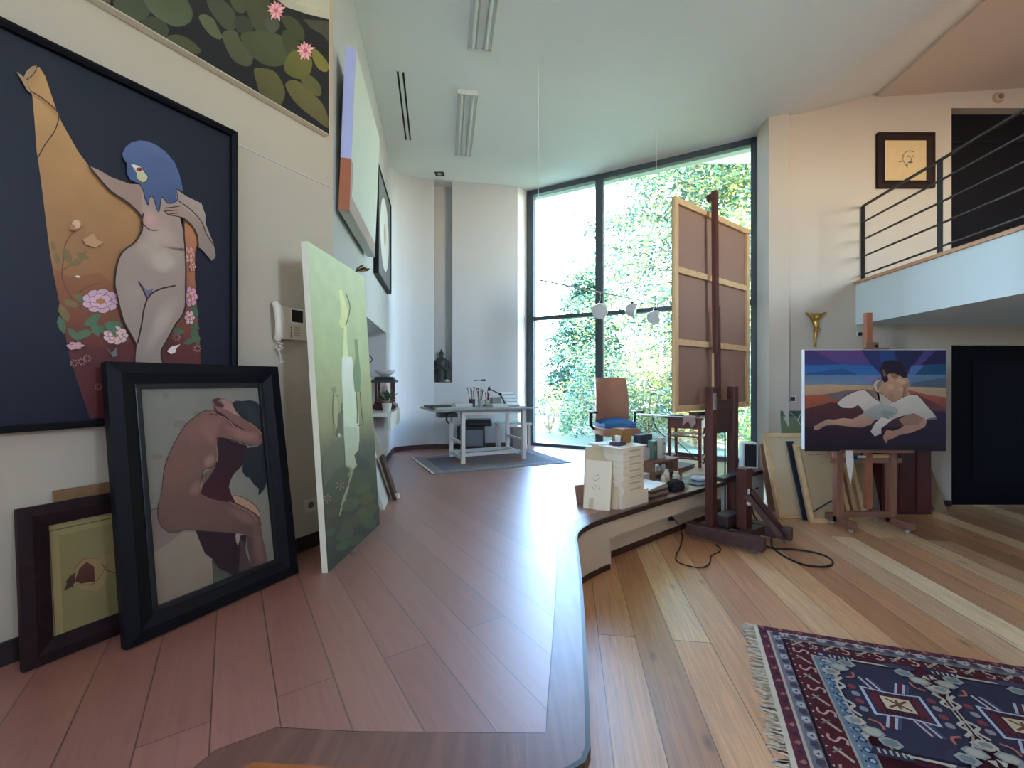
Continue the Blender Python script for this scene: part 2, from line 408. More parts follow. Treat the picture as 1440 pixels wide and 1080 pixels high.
def band(path, d0, d1, z0, z1):
    a, b = offset(path, d0), offset(path, d1); m = MB()
    for k in range(len(path)-1):
        m.slab([(a[k][0], a[k][1], z0), (a[k+1][0], a[k+1][1], z0), (b[k+1][0], b[k+1][1], z0), (b[k][0], b[k][1], z0)], (0, 0, 1), z1-z0)
    bmesh.ops.remove_doubles(m.bm, verts=m.bm.verts[:], dist=1e-5)
    return m
struct('trim_2', band(EDGE[:18], -0.004, 0.012, ZP-0.038, ZP+0.0025), NOSE)
struct('trim_3', band(EDGE[17:], -0.004, 0.012, ZP-0.05, ZP+0.0025), WARMNOSE)
EL = lambda t: (0.948+t*0.7867, 3.554+t*0.6173)         # along the straight bench edge from its curved end
AV, MV = V((0.7867, 0.6173, 0)), V((-0.6173, 0.7867, 0))  # along the bench edge, and inward from it
P_END = (0.81, 3.445)
riser = [P_END]+EDGE[4:]
m = band(riser, -0.03, -0.10, 0.0, ZP-0.036); WARMW = mat('warm_lit_bench_paint', (214, 196, 172), 0.7, var=0.015, scale=1.5, spec=0.25); struct('wall_riser', m, WARMW)  # white bench, the warm light on it put into the paint colour
struct('baseboard_riser', band(riser[:14], -0.018, -0.032, 0.0, 0.04), BASEB)
m = MB()
a, b = V((0.81, 3.445, 0)), V((3.13, 5.262, 0))
m.slab([a+MV*0.03, b+MV*0.03, b+MV*0.06, a+MV*0.06], (0, 0, 1), 0.155); bmesh.ops.translate(m.bm, verts=m.bm.verts[:], vec=(0, 0, 0.25))
m.slab([a+MV*0.17, b+MV*0.17, b+MV*0.24, a+MV*0.24], (0, 0, 1), 0.404)
m.slab([a+MV*0.03, a+MV*0.03+AV*0.02, a+MV*0.24+AV*0.02, a+MV*0.24], (0, 0, 1), 0.404)
struct('wall_bench', m, WARMW)
m = MB(); m.slab([a+MV*0.155+AV*0.02, b+MV*0.155, b+MV*0.17, a+MV*0.17+AV*0.02], (0, 0, 1), 0.05); struct('baseboard_bench', m, BASEB)

# ------------------------------------------------------------------ walls
def wall(mb, p, d, n, s0, s1, z0, z1, t=0.22):
    a, b = p+d*s0, p+d*s1
    mb.slab([(a.x, a.y, z0), (b.x, b.y, z0), (b.x, b.y, z1), (a.x, a.y, z1)], n, t)
m = MB()
# near left wall with an unseen opening behind the camera, added to let in sky light
wall(m, N0, DN, NL, 0, 0.3, 0, ZC); wall(m, N0, DN, NL, 3.1, 6.6, 0, ZC); wall(m, N0, DN, NL, 0.3, 3.1, 4.3, ZC); wall(m, N0, DN, NL, 0.3, 3.1, 0, 1.7)
struct('wall_left', m, mat('warm_lit_plaster', (191, 178, 158), 0.85, var=0.015, scale=1.5, bump=0.02, spec=0.2))  # same white plaster, warm bounce off the wood floors put into the colour
# studio left wall with a wide recess
NS0, NS1, NZ0, NZ1 = 1.30, 2.80, 1.13, 2.165
m = MB()
wall(m, C0, DF, NF, 0.0, NS0, 0, ZC); wall(m, C0, DF, NF, NS1, 3.36, 0, ZC); wall(m, C0, DF, NF, NS0, NS1, 0, NZ0); wall(m, C0, DF, NF, NS0, NS1, NZ1, ZC)
bk = C0 + NF*0.42; wall(m, bk, DF, NF, NS0-0.05, NS1+0.05, NZ0-0.1, NZ1+0.1, 0.1)
for s in (NS0, NS1):
    a = C0+DF*s; sg = -1 if s == NS0 else 1
    g = a+NF*.2195; m.slab([(g.x, g.y, NZ0), (g.x, g.y, NZ1), tuple((a+NF*0.42).xy)+(NZ1,), tuple((a+NF*0.42).xy)+(NZ0,)], DF*sg, 0.05)
a, b = C0+DF*NS0, C0+DF*NS1
for z, s in ((NZ0, -1), (NZ1, 1)):
    g, g2_ = a+NF*.2195, b+NF*.2195; m.slab([(g.x, g.y, z), (g2_.x, g2_.y, z), tuple((b+NF*0.42).xy)+(z,), tuple((a+NF*0.42).xy)+(z,)], (0, 0, s), 0.05)
struct('wall_studio', m, WHITE)
# curved end wall, tall recess, flat panel
m = MB()
for k in range(len(ARC)-1):
    a, b = ARC[k], ARC[k+1]; d = (b-a).normalized(); n = V((-d.y, d.x, 0)); d2 = (ARC[min(k+2, len(ARC)-1)]-b).normalized() if k+2 < len(ARC) else d
    m.slab([(a.x, a.y, 0), (b.x, b.y, 0), (b.x, b.y, ZC), (a.x, a.y, ZC)], n, 0.2)
dk = (K2-K1).normalized(); nk = V((-dk.y, dk.x, 0))
wall(m, K1, dk, nk, 0, (K2-K1).length, 0, 1.495, 0.3)
wall(m, K1+nk*0.24, dk, nk, -0.05, (K2-K1).length+0.05, 1.495, ZC, 0.1)
wall(m, K1, -nk, -dk, -0.3, 0, 0, ZC, 0.12)
dp = (P2-K2).normalized(); npn = V((-dp.y, dp.x, 0))
wall(m, K2, dp, npn, 0, (P2-K2).length, 0, ZC, 0.3)
dj = (WA-P2).normalized(); m.slab([(P2.x, P2.y, 0), (WA.x, WA.y, 0), (WA.x, WA.y, ZC+.1), (P2.x, P2.y, ZC+.1)], V((-dj.y, dj.x, 0)), 0.2)
o = struct('wall_back', m, WHITE)
# right side: jamb, frontal wall with a low and a high doorway
m = MB()
dj = (R0-WB).normalized(); m.slab([(WB.x, WB.y, 0), (R0.x, R0.y, 0), (R0.x, R0.y, 5.1), (WB.x, WB.y, 5.1)], V((-dj.y, dj.x, 0)), 0.22)
def fw(x0, x1, z0, z1, t=0.25): m.slab([(x0, YR, z0), (x1, YR, z0), (x1, YR, z1), (x0, YR, z1)], (0, 1, 0), t)
fw(3.13, 5.356, 0, 5.4); fw(5.356, XE, 1.963, 2.73); fw(5.356, XE, 4.85, 5.4)
fw(6.64, XE, 0, 1.963); fw(6.64, XE, 2.73, 4.85)
struct('wall_right', m, mat('warm_lit_right_plaster', (184, 173, 160), 0.85, var=0.015, scale=1.5, bump=0.02, spec=0.2))  # warm bounce light put into the colour of this wall's plaster
m = MB(); m.slab([(XE, YR, 0), (XE, -3.05, 0), (XE, -3.05, 5.4), (XE, YR, 5.4)], (1, 0, 0), 0.2); struct('wall_side', m, WHITE)
m = MB()
def bw(x0, x1, z0, z1): m.slab([(x0, YF, z0), (x1, YF, z0), (x1, YF, z1), (x0, YF, z1)], (0, -1, 0), 0.2)
bw(-4.9, XE, 0, 3.1); bw(-4.9, 5.1, 3.1, 5.4); bw(6.5, XE, 3.1, 5.4); bw(5.1, 6.5, 4.7, 5.4)  # gap above the loft is an unseen opening added to light its ceiling
struct('wall_front', m, WHITE)

# dark doors
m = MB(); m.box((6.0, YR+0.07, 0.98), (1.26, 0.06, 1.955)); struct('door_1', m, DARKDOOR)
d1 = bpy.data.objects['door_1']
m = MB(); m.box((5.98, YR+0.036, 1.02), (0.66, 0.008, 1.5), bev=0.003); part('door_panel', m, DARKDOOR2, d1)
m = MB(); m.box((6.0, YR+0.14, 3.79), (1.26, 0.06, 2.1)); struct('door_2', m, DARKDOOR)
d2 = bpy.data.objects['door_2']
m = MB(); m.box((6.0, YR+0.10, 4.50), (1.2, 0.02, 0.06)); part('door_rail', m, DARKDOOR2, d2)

# ------------------------------------------------------------------ ceilings: a vault that lifts towards the loft
xe = lambda y: 4.45-0.107*(5.2-min(y, 5.3))
xc = lambda y: min(3.12+0.30*(5.2-min(y, 5.3)), xe(y)-0.35)
def zc(x, y):
    t = (x-xc(y))/(xe(y)-xc(y)); t = min(1, max(0, t)); return ZC+0.29*(t*t*(1.8-0.8*t))
m = MB(); ny = 26; xs0 = [-5.2, -3, -1.5, 0, 0.2, 0.8, 1.5, 2.2, 2.8]
rows = []
for j in range(ny+1):
    y = -3.05+(7.35+3.05)*j/ny; r = []
    for x in xs0+[xc(y)+(xe(y)-xc(y))*k/14 for k in range(15)]:
        ym = 7.35 if x < 0.2 else (max(5.66, 7.31-0.549*(x-0.267)))
        y2 = -3.05+(ym+3.05)*j/ny; r.append(m._v((x, y2, zc(x, y2))))
    rows.append(r)
for j in range(ny):
    for k in range(len(rows[0])-1): m._f([rows[j][k], rows[j][k+1], rows[j+1][k+1], rows[j+1][k]])
for f in m.bm.faces: f.smooth = True
m.slab([(-5.2, -3.05, 5.45), (7.2, -3.05, 5.45), (7.2, 7.7, 5.45), (-5.2, 7.7, 5.45)], (0, 0, 1), 0.1)
struct('ceiling', m, CEIL)
m = MB()
for y0, y1 in ((-3.05, 1.0), (1.0, 3.2), (3.2, YR+.1)):
    m.slab([(xe(y0), y0, 4.985), (XE+.1, y0, 5.13), (XE+.1, y1, 5.13), (xe(y1), y1, 4.985)], (0, 0, 1), 0.12)
struct('ceiling_loft', m, LOFTC)

# ------------------------------------------------------------------ loft slab and its wooden edging
xs = lambda y: 4.19-0.118*(5.2-y)
m = MB(); m.prism([(xs(YR), YR), (xs(-2.85), -2.85), (XE, -2.85), (XE, YR)], 2.206, 2.70); struct('floor_loft', m, mat('sky_lit_plaster', (204, 220, 230), 0.85, var=0.015, scale=1.5, spec=0.2))  # white slab with bluish sky light put into its colour
m = MB(); m.prism([(xs(YR)-0.03, YR), (xs(-2.85)-0.005, -2.85), (XE, -2.85), (XE, YR)], 2.70, 2.732); struct('trim_4', m, woodmat('loft_boards', (176, 128, 88), (200, 152, 108), 0.45, 'Y'))

# ------------------------------------------------------------------ window
dw = (WB-WA).normalized(); nw = V((-dw.y, dw.x, 0)); LW = (WB-WA).length
def at_w(s, z, off=0.0): p = WA+dw*s+nw*off; return V((p.x, p.y, z))
m = MB()
def bar(s0, s1, z0, z1, o0=-0.03, o1=0.07):
    m.slab([at_w(s0, z0, o0), at_w(s1, z0, o0), at_w(s1, z1, o0), at_w(s0, z1, o0)], nw, o1-o0)
def pw(px):                                     # run along the window under a column of the picture
    r = (px-CX)/F; return (r*WA.y-WA.x)/(dw.x-r*dw.y)
ZT = ZC
bar(0, pw(751), ZP, ZT); bar(LW-0.07, LW, ZP, ZT); bar(pw(838), pw(848.5), ZP, ZT); bar(0, LW, ZT-0.085, ZT+0.12); bar(0, LW, ZP-0.02, ZP+0.05, -0.05, 0.07); bar(0, LW, 2.54, 2.60)
w1 = m.build('window_1', ALU); w1['kind'] = 'structure'
gm, nt, b = newmat('window_glass'); nt.nodes.remove(b)
tr = N(nt, 'ShaderNodeBsdfTransparent'); tr.inputs['Color'].default_value = (0.93, 0.97, 0.96, 1); gl = N(nt, 'ShaderNodeBsdfGlossy'); gl.inputs['Roughness'].default_value = 0.02
fr = N(nt, 'ShaderNodeFresnel'); fr.inputs['IOR'].default_value = 1.35; mx = N(nt, 'ShaderNodeMixShader')
nt.links.new(fr.outputs[0], mx.inputs[0]); nt.links.new(tr.outputs[0], mx.inputs[1]); nt.links.new(gl.outputs[0], mx.inputs[2]); nt.links.new(mx.outputs[0], nt.nodes['Material Output'].inputs['Surface'])
m = MB()
for s0, s1 in ((pw(751), pw(838)), (pw(848.5), LW-0.07)):
    for z0, z1 in ((ZP+0.05, 2.54), (2.60, ZT-0.09)):
        m.poly([at_w(s0, z0, 0.03), at_w(s1, z0, 0.03), at_w(s1, z1, 0.03), at_w(s0, z1, 0.03)])
part('glass', m, gm, w1)
# overhanging lintel outside, seen through the top of the panes
m = MB(); m.slab([at_w(-0.3, ZT-0.08, 0.075), at_w(LW+0.3, ZT-0.08, 0.075), at_w(LW+0.3, ZT-0.08, 0.20), at_w(-0.3, ZT-0.08, 0.20)], (0, 0, 1), 0.5); struct('trim_5', m, mat('lintel_render', (176, 186, 168), 0.9))

# ------------------------------------------------------------------ baseboards, grooves
m = MB(); a, b = C0-DN*4.6, C0; m.slab([(a.x, a.y, ZP), (b.x, b.y, ZP), (b.x, b.y, ZP+0.09), (a.x, a.y, ZP+0.09)], -NL, 0.014)
m.slab([(C0.x, C0.y, ZP), (E0.x, E0.y, ZP), (E0.x, E0.y, ZP+0.07), (C0.x, C0.y, ZP+0.07)], -NF, 0.014); struct('baseboard_left', m, BASED)
m = MB()
pts = ARC+[K2, P2]
for k in range(len(pts)-1):
    a, b = pts[k], pts[k+1]; d = (b-a).normalized(); m.slab([(a.x, a.y, ZP), (b.x, b.y, ZP), (b.x, b.y, ZP+0.07), (a.x, a.y, ZP+0.07)], V((d.y, -d.x, 0)), 0.014)
struct('baseboard_back', m, BASEB)
m = MB(); m.slab([(R0.x, R0.y-.0, ZP), (WB.x, WB.y-.06, ZP), (WB.x, WB.y-.06, ZP+0.07), (R0.x, R0.y, ZP+0.07)], V((-1, 0.1, 0)), 0.014)
struct('baseboard_jamb', m, BASEB)
m = MB(); m.box((4.25, YR-0.007, 0.035), (2.2, 0.014, 0.07)); struct('baseboard_right', m, BASEB)
m = MB()
for z, s0, s1 in ((2.845, -0.63, -0.02), (1.325, -0.30, -0.02)):
    a, b = C0+DN*s0, C0+DN*s1; m.slab([(a.x, a.y, z), (b.x, b.y, z), (b.x, b.y, z+0.009), (a.x, a.y, z+0.009)], -NL, 0.004)
struct('trim_6', m, mat('groove_line', (196, 188, 176), 0.9))
# ================================================================== pictures on the near left wall
PAINT = paintmat('oil_paint', 0.5); PAPER = paintmat('print_paper', 0.75, 0.25, 0.03)
FBLACK = mat('black_frame', (13, 12, 18), 0.5, var=0.1, spec=0.2); FBROWN = woodmat('dark_frame_wood', (30, 18, 20), (44, 27, 26), 0.6, 'X', 1.0, 0.15); CANV = mat('raw_canvas', (196, 184, 160), 0.9, var=0.05, scale=40)
CANVW = mat('primed_canvas_edge', (228, 220, 196), 0.8)
def sc(k, pts, o=(0, 0)): return [(o[0]+p[0]/k, o[1]+p[1]/k) for p in pts]
def frame_bars(parent, o, u, v, n, w, h, fw, d, m, lip=0.0, name='frame', back=True):
    """mitred frame: outer corner o, axes u, v, thickness d towards n"""
    mb = MB(axes(o, u, v, n)); O = [(0, 0), (w, 0), (w, h), (0, h)]; I = [(fw, fw), (w-fw, fw), (w-fw, h-fw), (fw, h-fw)]
    M1 = [(fw*.45, fw*.45), (w-fw*.45, fw*.45), (w-fw*.45, h-fw*.45), (fw*.45, h-fw*.45)]
    for k in range(4):
        j = (k+1) % 4; A = lambda P, i, z: mb._v((P[i][0], P[i][1], z))
        q = [A(O, k, 0), A(O, j, 0), A(O, j, d), A(O, k, d), A(M1, j, d*1.12), A(M1, k, d*1.12), A(I, j, d*.75), A(I, k, d*.75), A(I, j, 0), A(I, k, 0)]
        for f in ((0, 1, 2, 3), (3, 2, 4, 5), (5, 4, 6, 7), (7, 6, 8, 9), (9, 8, 1, 0)): mb._f([q[i] for i in f])
    bmesh.ops.remove_doubles(mb.bm, verts=mb.bm.verts[:], dist=1e-5)
    return part(name, mb, m, parent)
def backing(parent, o, u, v, n, w, h, t, m, name='backing'):
    mb = MB(axes(o, u, v, n)); mb.box((w/2, h/2, t/2), (w, h, t)); return part(name, mb, m, parent)
def onwall(px, py, off=0.0): return hit(px, py, C0-NL*off, NL)
ZV = V((0, 0, 1))

# ---- large framed painting: blue-haired woman holding up a gold cloth
n = -NL; off = 0.035
br = onwall(332, 586, off); tr_ = onwall(332, 187, off); h = tr_.z-br.z; w = 1.95
o = br-DN*w; r = thing('framed_painting', 'big black-framed painting of a blue-haired woman raising a gold cloth, on the left wall', 'painting', (o+DN*w/2-n*off)[:])
backing(r, o-n*(off-.002), DN, ZV, n, w, h, 0.02, CANV); frame_bars(r, o-n*.012, DN, ZV, n, w, h, 0.028, 0.03, FBLACK)
P = Paint(o-n*0.012, n, 1.6)
i0, i1 = o+DN*.02+ZV*.02, o+DN*(w-.02)+ZV*(h-.02)
def whole_ground(P, o, u, w, h, c, c2, mg=0.02):
    P.k += 1; q = [o+u*mg+ZV*mg, o+u*(w-mg)+ZV*mg, o+u*(w-mg)+ZV*(h-mg), o+u*mg+ZV*(h-mg)]
    a, b = P.col(c), P.col(c2); P.face([x+P.n*(P.k*P.step-(0.012)) for x in q], lambda co: tuple(b[i]+(a[i]-b[i])*((co.z-o.z)/h) for i in range(4)), (q[0], ZV, [h*i/6 for i in range(7)]))
whole_ground(P, o, DN, w, h, (6, 14, 28), (6, 5, 24))
P.tr = (0, 0, 3.0); B = lambda pts: [(x, y+1020) for x, y in pts]     # second sheet of the tracing starts at row 340
LB = (38, 19, 17)
cloth = [(115, 345), (150, 288), (165, 282), (190, 320), (215, 395), (240, 470), (262, 520), (330, 640), (375, 700), (460, 800), (540, 855), (590, 905), (601, 940), (597, 975), (570, 1020), (520, 1060)] + B([(497, 85), (484, 170), (495, 230), (520, 330), (560, 405), (577, 440), (572, 490), (560, 560), (520, 745), (380, 745), (330, 600), (290, 470), (255, 280), (225, 130), (207, 20)]) + [(190, 900), (170, 740), (155, 640), (145, 500), (136, 400)]
P.poly(cloth, (168, 126, 76), (118, 74, 40), axis=((300, 300), (300, 1330)))
low = B([(222, 110), (300, 150), (420, 130), (486, 190), (495, 230), (520, 330), (560, 405), (577, 440), (572, 490), (560, 560), (520, 745), (380, 745), (330, 600), (290, 470), (255, 280)])
P.poly(low, (124, 76, 42), (86, 34, 28), axis=((300, 1150), (300, 1460)))
P.poly(B([(283, 440), (420, 445), (575, 420), (572, 490), (560, 560), (520, 745), (380, 745), (330, 600), (300, 490)]), (82, 32, 28), (70, 26, 26))
# cloth on the far side of the body
P.poly([(775, 905), (815, 930), (838, 975), (833, 1030), (820, 1080)]+B([(824, 0), (822, 150), (832, 300), (843, 440), (850, 560), (690, 560), (680, 465), (705, 410), (745, 350), (778, 290), (780, 0)]), (170, 110, 70), (84, 34, 30), axis=((800, 950), (800, 1460)))
# peonies, leaves
def peony(x, y, rx, ry, c=(176, 138, 146), k=9, sheet=1020, core=(150, 96, 60)):
    for ring, (f, sz) in enumerate(((0.72, 0.36), (0.36, 0.3))):
        for i in range(k-ring*3):
            a = 2*math.pi*i/(k-ring*3)+ring*.4; P.disc((x+rx*f*math.cos(a), y+sheet+ry*f*math.sin(a)), rx*sz+1.6, LB, ry*sz+1.6, 9)
            P.disc((x+rx*f*math.cos(a), y+sheet+ry*f*math.sin(a)), rx*sz, tuple(v+ring*8 for v in c), ry*sz, 9)
    P.disc((x, y+sheet), rx*.28, core, ry*.26, 8)
def leafs(lst, c=(62, 84, 56)):
    for x, y, l, a in lst:
        ca, sa = math.cos(a), math.sin(a); T = lambda u, v: (x+u*ca-v*sa, y+1020+u*sa+v*ca)
        P.poly([T(-l, 0), T(-l*.4, l*.42), T(l*.4, l*.36), T(l, 0), T(l*.4, -l*.4), T(-l*.4, -l*.36)], c)
P.stroke([(320, 970), (285, 1010), (265, 1070)]+B([(270, 60), (262, 150), (300, 235), (350, 290)]), 5, (92, 54, 34)); P.stroke(B([(265, 120), (320, 80), (365, 40)]), 4, (92, 54, 34))
P.stroke(B([(300, 235), (370, 190), (420, 175)]), 4, (92, 54, 34)); P.stroke(B([(420, 445), (440, 400), (470, 330)]), 5, (74, 52, 36))
leafs([(285, 60, 40, 1.2), (325, 85, 34, -.5), (350, 60, 30, .4), (225, 20, 26, 1.3), (240, 70, 30, 1.4), (300, 260, 36, .4), (270, 300, 44, 1.1), (330, 230, 26, .2)], (104, 84, 48))
leafs([(390, 330, 46, -.6), (350, 390, 44, -.3), (440, 370, 40, .2), (480, 350, 42, .1), (400, 360, 44, 1.2), (260, 350, 40, 1.3), (345, 245, 24, .2), (310, 390, 36, .9), (460, 385, 34, 1.0)], (68, 90, 62))
leafs([(752, 375, 30, .3), (820, 290, 36, 1.3), (815, 350, 34, .6), (825, 400, 40, 1.2), (800, 420, 30, -.3)], (64, 82, 56))
peony(425, 250, 74, 48); peony(488, 395, 50, 36, (186, 150, 146)); peony(803, 232, 28, 40, (184, 128, 136), 7); peony(800, 320, 20, 28, (186, 140, 140), 6); peony(798, 55, 22, 34, (190, 128, 112), 6); peony(812, 105, 14, 20, (190, 130, 110), 6)
leafs([(470, 365, 30, .3), (478, 378, 22, 1.1)], (66, 96, 72)); peony(318, 438, 36, 16, (170, 128, 130), 6)
P.disc((318, 952), 24, (128, 84, 52)); P.disc((322, 946), 19, (178, 146, 112)); P.disc((305, 958), 13, (150, 104, 66))
P.poly([(350, 1010), (395, 985), (408, 1010), (440, 1022), (400, 1045), (360, 1030)], (160, 120, 84)); P.poly(B([(314, 146), (328, 141), (342, 148), (330, 153)]), (196, 178, 158))
for x, y in ((345, 505), (368, 492), (312, 512), (415, 612), (447, 530), (745, 402), (833, 450)):
    for i in range(7):
        a = i*.9; P.disc((x+13*math.cos(a), y+1020+12*math.sin(a)), 5.5, (128, 92, 84), 3.6, 6, a)
P.poly(B([(445, 440), (470, 470), (492, 445), (495, 480), (478, 487), (465, 470)]), (96, 96, 88)); P.poly(B([(705, 462), (722, 442), (742, 438), (762, 432), (745, 448), (740, 466), (722, 474)]), (186, 170, 158))
P.poly(B([(284, 445), (320, 428), (352, 436), (330, 450), (300, 456)]), (170, 132, 132))
# body
SK, SK2, SKD = (150, 128, 114), (118, 102, 92), (122, 96, 82)
arm = [(378, 700), (420, 718), (470, 748), (548, 776), (600, 778), (612, 800), (612, 850), (602, 915), (585, 900), (540, 855), (460, 800)]
P.poly(arm, (140, 112, 94), (128, 102, 88))
body = [(600, 780), (640, 800), (740, 800), (790, 830), (800, 880), (760, 920), (778, 1000), (779, 1040)]+B([(781, 0), (784, 120), (783, 270), (770, 310), (740, 350), (708, 410), (680, 465), (690, 520), (572, 520), (572, 490), (576, 440), (560, 405), (520, 330), (495, 230), (484, 170), (497, 85)])+[(520, 1060), (570, 1020), (597, 975), (601, 940), (596, 900)]
P.poly(body, (142, 118, 106), (128, 112, 100), axis=((650, 820), (650, 1500)))
P.soft([(640, 960), (700, 930), (745, 990), (765, 1060)]+B([(768, 30), (740, 110), (660, 120), (590, 60), (560, 20)])+[(600, 1010)], (152, 132, 116))
P.soft(B([(640, 60), (700, 40), (740, 90), (700, 130), (650, 110)]), (158, 142, 124))
P.soft(B([(655, 300), (720, 240), (752, 270), (700, 380), (650, 440), (620, 440)]), (148, 130, 118))
P.soft(B([(520, 200), (560, 160), (600, 240), (580, 340), (545, 300)]), (136, 118, 104))
P.soft([(604, 915), (625, 880), (660, 895), (690, 935), (672, 965), (630, 968), (606, 945)], (158, 122, 110)); P.stroke([(604, 945), (625, 965), (645, 972), (668, 970)], 4.5, LB)
P.soft([(612, 905), (635, 890), (650, 915), (640, 945), (616, 940)], (166, 124, 112))
P.poly([(745, 800), (790, 830), (850, 858), (866, 905), (868, 945), (902, 1030), (910, 1080)]+B([(905, 70), (893, 80), (862, 45), (845, 20)])+[(838, 1050), (832, 985), (812, 945), (780, 920), (765, 905), (750, 850)], (146, 126, 110), (116, 102, 92))
P.poly([(690, 876), (720, 864), (762, 866), (800, 895), (835, 930), (858, 960), (900, 1035)]+B([(905, 70), (893, 80), (862, 45)])+[(838, 1040), (830, 985), (806, 948), (768, 918), (712, 905), (697, 892), (690, 886)], (142, 114, 100), (118, 102, 92), axis=((700, 870), (890, 1090)))
for pts in ([(692, 878), (730, 874), (762, 868)], [(697, 890), (725, 888), (752, 886)], [(712, 904), (735, 900), (752, 898)], [(750, 846), (800, 880), (850, 935), (870, 985), (905, 1040)], [(692, 886), (710, 905), (768, 918), (806, 946), (830, 985), (838, 1035)]): P.stroke(pts, 4, LB)
P.poly(B([(592, 172), (620, 205), (650, 196), (635, 222), (622, 236), (608, 215)]), (86, 84, 100))
for pts in (B([(584, 168), (605, 205), (622, 238), (640, 218), (680, 198), (740, 185)]), B([(622, 238), (606, 290), (598, 345), (580, 430)]), [(600, 975), (597, 945), (605, 900)], B([(783, 270), (770, 310), (740, 350), (708, 410), (680, 465), (690, 520)])): P.stroke(pts, 6.5, LB)
P.stroke([(775, 920), (777, 1000)]+B([(781, 30), (784, 130), (783, 270)]), 6.5, LB)
P.stroke([(115, 345), (125, 380), (165, 405), (205, 435), (240, 468), (249, 490), (232, 550), (190, 610), (160, 665)], 5, LB); P.stroke([(375, 700), (460, 800), (540, 855), (590, 905), (601, 940), (597, 975), (570, 1020), (520, 1060)]+B([(497, 85), (484, 170), (495, 230), (520, 330), (560, 405), (577, 440)]), 7, LB)
P.poly([(70, 302), (85, 312), (100, 325), (112, 300), (135, 280), (155, 276), (150, 300), (128, 325), (116, 350), (132, 395), (112, 378), (98, 350)], (140, 110, 78)); P.stroke([(112, 335), (135, 320), (155, 290)], 4, LB)
hair = [(515, 650), (530, 620), (555, 600), (590, 592), (625, 596), (660, 612), (700, 642), (735, 682), (755, 730), (768, 780), (772, 808), (742, 796), (746, 846), (720, 858), (702, 852), (690, 835), (680, 838), (671, 892), (660, 876), (650, 842), (640, 828), (630, 836), (625, 864), (612, 838), (603, 800), (588, 775), (550, 760), (534, 730), (537, 690), (522, 672)]
P.poly(hair, (70, 84, 116), (56, 68, 98), axis=((600, 600), (690, 880))); P.stroke([(742, 798), (748, 820), (746, 846), (720, 858), (702, 852), (690, 835), (680, 838), (671, 892), (660, 876), (650, 842), (640, 828), (630, 836), (625, 864), (612, 838), (603, 800), (588, 775)], 3.5, (24, 28, 50))
P.poly([(553, 694), (570, 694), (597, 706), (612, 728), (624, 745), (618, 764), (600, 770), (580, 756), (576, 728)], (170, 160, 124)); P.poly([(553, 693), (590, 702), (588, 712), (570, 710)], (186, 182, 178)); P.disc((588, 714), 14, (150, 40, 40), 8); P.disc((590, 717), 5, (30, 20, 30), 4); P.poly([(594, 752), (602, 748), (604, 768), (596, 772)], (170, 158, 80))
P.stroke([(597, 706), (612, 728), (624, 745), (618, 764), (600, 770), (580, 756)], 3, (30, 36, 70))
P.build('picture', PAINT, r)

# ---- unframed lily pond painting high on the wall
off = 0.05; br = onwall(463.5, 190, off); w, h = 2.3, 1.15; o = br-DN*w
r = thing('unframed_painting', 'unframed lily pond painting with pink water lilies, cut by the top of the photo', 'painting', (o+DN*w/2-n*off)[:])
mb = MB(axes(o-n*(off-.002), DN, ZV, n)); mb.box((w/2, h/2, .023), (w, h, .046)); part('stretched_canvas', mb, CANVW, r)
P = Paint(o, n, 1.6); P.clip = [(o+ZV*.004, -ZV), (o+DN*(w-.004), DN)]
P.tr = (130, 0, 4.114); P.k = 1
whole_ground(P, o+n*.012, DN, w, h, (36, 35, 32), (20, 18, 21), 0.004)
def pad(pts, c, c2=None): P.poly(pts, c, c2, True, 4)
pad([(-180, -260), (60, -220), (260, -120), (120, -20), (-80, -80)], (52, 58, 40), (60, 62, 44)); pad([(300, -260), (640, -300), (820, -180), (600, -60), (380, -120)], (50, 56, 42), (60, 66, 46))
pad([(880, -300), (1150, -260), (1240, -120), (1050, -60), (900, -140)], (56, 62, 44), (46, 54, 40))
pad([(-10, -30), (60, -40), (105, 0), (80, 28), (10, 20)], (78, 70, 44)); pad([(120, 10), (230, -40), (330, 20), (330, 80), (260, 130), (180, 100)], (52, 58, 38), (62, 66, 44)); pad([(300, -40), (480, -60), (570, 40), (570, 120), (500, 155), (420, 130), (330, 60)], (60, 66, 46), (72, 78, 54))
pad([(280, 130), (340, 95), (420, 130), (440, 190), (400, 225), (340, 190)], (52, 56, 36)); pad([(430, 215), (500, 200), (580, 240), (630, 300), (560, 310), (470, 260)], (64, 64, 38))
pad([(615, 100), (650, 82), (700, 110), (720, 150), (752, 215), (720, 225), (660, 180)], (76, 78, 54)); pad([(660, 0), (720, -20), (800, 40), (830, 100), (815, 180), (760, 160), (700, 90)], (58, 62, 46)); pad([(800, -30), (880, -20), (890, 60), (850, 75), (810, 40)], (62, 66, 44))
pad([(820, 110), (880, 90), (935, 150), (900, 190), (840, 180)], (48, 52, 42)); pad([(880, 0), (960, -60), (1060, 60), (1080, 150), (1000, 215), (930, 150)], (58, 62, 42)); pad([(1000, 110), (1060, 120), (1085, 150), (1050, 190), (1010, 170)], (66, 70, 56))
pad([(750, 195), (830, 180), (860, 240), (930, 270), (920, 370), (870, 380), (800, 330)], (70, 72, 48), (62, 64, 44)); pad([(860, 200), (960, 180), (1080, 200), (1140, 260), (1110, 370), (1010, 380), (930, 330), (880, 270)], (64, 68, 44), (58, 62, 40)); pad([(1090, 100), (1150, 95), (1215, 160), (1225, 230), (1180, 220), (1120, 160)], (58, 60, 40))
